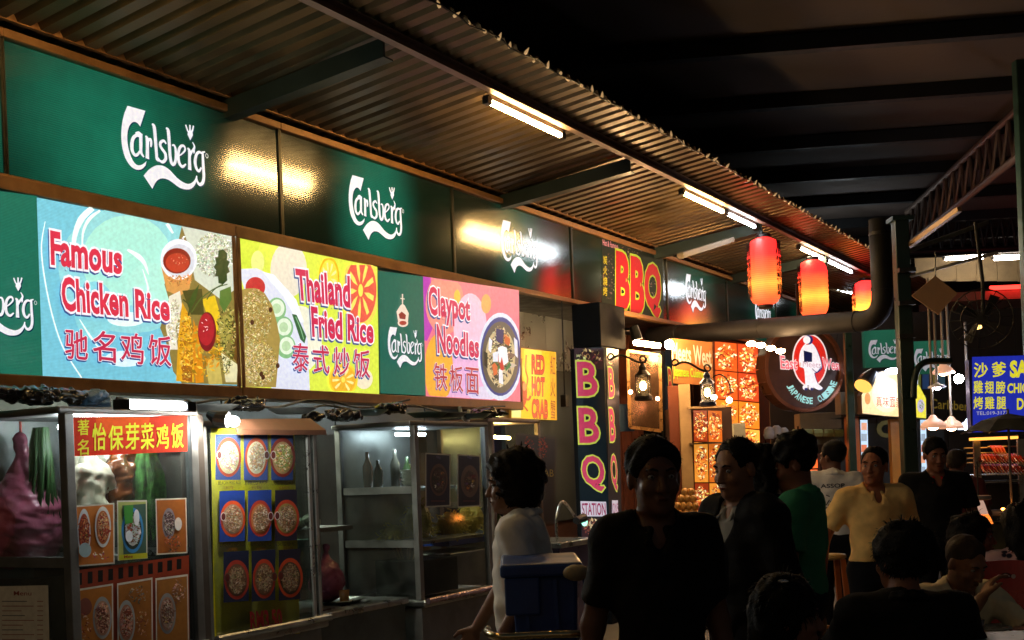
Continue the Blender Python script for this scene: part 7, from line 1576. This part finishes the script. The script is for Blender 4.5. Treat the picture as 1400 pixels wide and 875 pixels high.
for sx, sy in ((-.08, -.08), (.08, -.08), (-.08, .08), (.08, .08)): mb = MB(); mb.bar((c.x+sx, c.y+sy, c.z-.035), (c.x+sx*1.7, c.y+sy*1.7, 0), .032); ST.part('leg', mb, M('orange_leg', (.42, .11, .02), .45))
for zz_ in (.3, .5): mb = MB(); mb.bar((c.x-.11, c.y-.11, zz_), (c.x+.11, c.y-.11, zz_), .02); ST.part('stretcher', mb, M('orange_leg', (.42, .11, .02), .45))

# ================================================================== PEOPLE
DEG = math.radians
person('man in a black polo shirt facing the camera, largest dark figure', 0, 3.75, 601, 0, '#5e3d2a', '#0b0908', 'short', ('#0a0a0c', 'short'), '#0a0a0c', px=896, h=.0062, hyaw=DEG(8), hpitch=DEG(2), seed=1, fullness=.80, arms={-1: ((-.07, .02, -.28), (-.03, -.02, -.25)), 1: ((.05, .03, -.28), (.05, -.05, -.24))})
person('older man in a dark blazer and white open collar looking left', 0, 4.95, 602, DEG(-58), '#8c6248', '#0d0b0a', 'thin', ('#0c0c0e', 'long'), '#0b0b0d', px=1012, h=.0078, hyaw=DEG(4), hpitch=DEG(8), inner='#8c8a84', seed=2, fullness=.92)
person('dark haired person half hidden behind the man in the blazer', 0, 5.7, 612, DEG(150), '#7a5238', '#0b0908', 'long', ('#0b0b0d', 'short'), '#0a0a0c', px=1042, h=.011, hyaw=DEG(20), seed=3)
person('young man in a green t-shirt seen from the side looking down left', 0, 5.6, 600, DEG(-118), '#7c4c36', '#0a0808', 'mop_short', ('#38805a', 'short'), '#16161c', px=1090, h=.0078, hyaw=DEG(18), hpitch=DEG(16), seed=4, arms={1: ((.03, .0, -.28), (.0, -.10, -.24)), -1: ((-.03, .02, -.28), (0, -.08, -.24))})
W5 = person('worker in a white printed shirt standing with his back turned', 0, 9.4, 604, DEG(172), '#6c4430', '#0b0908', 'short', ('#e2dfda', 'short'), '#14141a', px=1141, h=.010, hyaw=DEG(45), seed=5)
person('man in a cream polo shirt standing with hands down looking left', 0, 7.3, 612, DEG(2), '#9a5c3c', '#120d0a', 'thin', ('#f6c87c', 'short'), '#131318', px=1196, h=.0075, hyaw=DEG(-34), hpitch=DEG(-2), seed=6, fullness=1.06, tuck=True, arms={-1: ((-.13, .04, -.26), (-.03, -.03, -.25)), 1: ((.10, .08, -.27), (-.04, .05, -.22))})
person('man in a black polo shirt with a red collar looking down', 0, 8.8, 600, DEG(-6), '#7a4a32', '#0b0908', 'short', ('#0b0b0d', 'short'), '#0b0b0d', px=1281, h=.0085, hyaw=DEG(4), hpitch=DEG(10), collar='#a81818', seed=7, fullness=1.15)
person('blurred person with grey brown hair far behind the red collar man', 0, 10.2, 616, DEG(160), '#5c3c30', '#2c2620', 'short', ('#5c2c2c', 'short'), '#14141a', px=1310, h=.012, seed=8)
person('seated person with spiky black hair and black shirt seen from behind', 0, 4.5, 716, DEG(176), '#7a4e38', '#080706', 'mop', ('#0a0a0b', 'short'), '#0b0b0d', px=1230, h=.0078, sit=True, scale=1.02, hyaw=DEG(24), seed=9, fullness=1.12, arms={1: ((.09, -.1, -.25), (-.08, -.22, .02)), -1: ((-.10, -.12, -.24), (.08, -.2, .02))})
G = person('seated girl with black hair at the bottom edge looking right', 0, 3.9, 787, DEG(62), '#7c5340', '#080706', 'long', ('#0c0c10', 'short'), '#0b0b0d', px=1068, h=.0078, sit=True, scale=.98, hyaw=DEG(18), hpitch=DEG(4), seed=10)
mb = MB(); p = G['Hd']((-.06, .03, .12)); mb.ell(p, (.010, .022, .008), 10, 6); o = bpy.data.objects.new('hair_clip', mkmesh('hair_clip', mb, 'W', (0, 0, 0), M('silver_clip', (.7, .68, .6), .2, .8), True)); COL.objects.link(o); o.parent = G['root']
person('bald man in a cream shirt eating with his hand at his mouth', 0, 5.75, 716, DEG(14), '#8c6044', '#3c3028', 'crop', ('#ecd8a8', 'short'), '#17171c', px=1280, h=.0072, sit=True, scale=1.0, lean=.32, hyaw=DEG(10), hpitch=DEG(26), seed=11, fullness=1.05,
       arms={-1: ((-.05, -.25, -.19), (.135, -.08, .225)), 1: ((.08, -.24, -.20), (-.16, -.14, .01)), 'h-1': (.5, .1, .6)})
person('seated woman with dark hair in profile behind the bald man', 0, 6.6, 701, DEG(75), '#7c4c3c', '#0b0808', 'long', ('#141418', 'short'), '#101014', px=1327, h=.010, sit=True, scale=1.0, hyaw=DEG(0), seed=12)
person('person in a floral blouse cut off at the right edge', 0, 6.45, 686, DEG(165), '#7c5040', '#0b0808', 'long', ('#a88078', 'short'), '#101014', px=1396, h=.010, sit=True, scale=1.02, seed=13, floral=True)
person('woman with bobbed dark hair and white blouse walking left past the stalls', 0, 5.0, 623, DEG(-98), '#7c5a44', '#14100e', 'bob', ('#dedad0', 'short'), '#1a1a20', px=716, h=.0078, hyaw=DEG(6), hpitch=DEG(4), lean=.05, seed=14, arms={-1: ((-.07, -.12, -.26), (-.02, -.14, -.21)), 1: ((.05, .04, -.27), (.0, -.14, -.22))}, apron='#101014')
# dark printed lettering on the back of the worker's shirt, laid on the cloth
from mathutils.bvhtree import BVHTree
sh_o = [c for c in W5['root'].children if c.name.startswith('shirt')][0]; me_ = sh_o.data
bvh = BVHTree.FromPolygons([v.co for v in me_.vertices], [p.vertices for p in me_.polygons])
def on_back(u, v):
    h_ = bvh.ray_cast(Vector((u, .6, v)), Vector((0, -1, 0)))[0]
    return (u, (h_.y if h_ else .13)+.003, v)
a = Art(on_back, out=(0, 1, 0), base=.001)
a.text('ASSOP', (.11, 1.375), (-.07, 1.375), (.11, 1.345), (-.07, 1.345), '#3c3c48', off=.02)
r = random.Random(2)
for k in range(16):
    x_, z_ = r.uniform(-.06, .08), r.uniform(1.12, 1.30); a.stroke([(x_, z_), (x_+r.uniform(-.03, .03), z_-r.uniform(.01, .05))], .007, r.choice(['#4c4c58', '#6c5c60', '#3c3c48']), smooth=False)
me2 = mkmesh('shirt_print', a.mb, 'W', (0, 0, 0), matte_print); o2 = bpy.data.objects.new('shirt_print', me2); COL.objects.link(o2); o2.parent = sh_o; o2['kind'] = 'stuff'
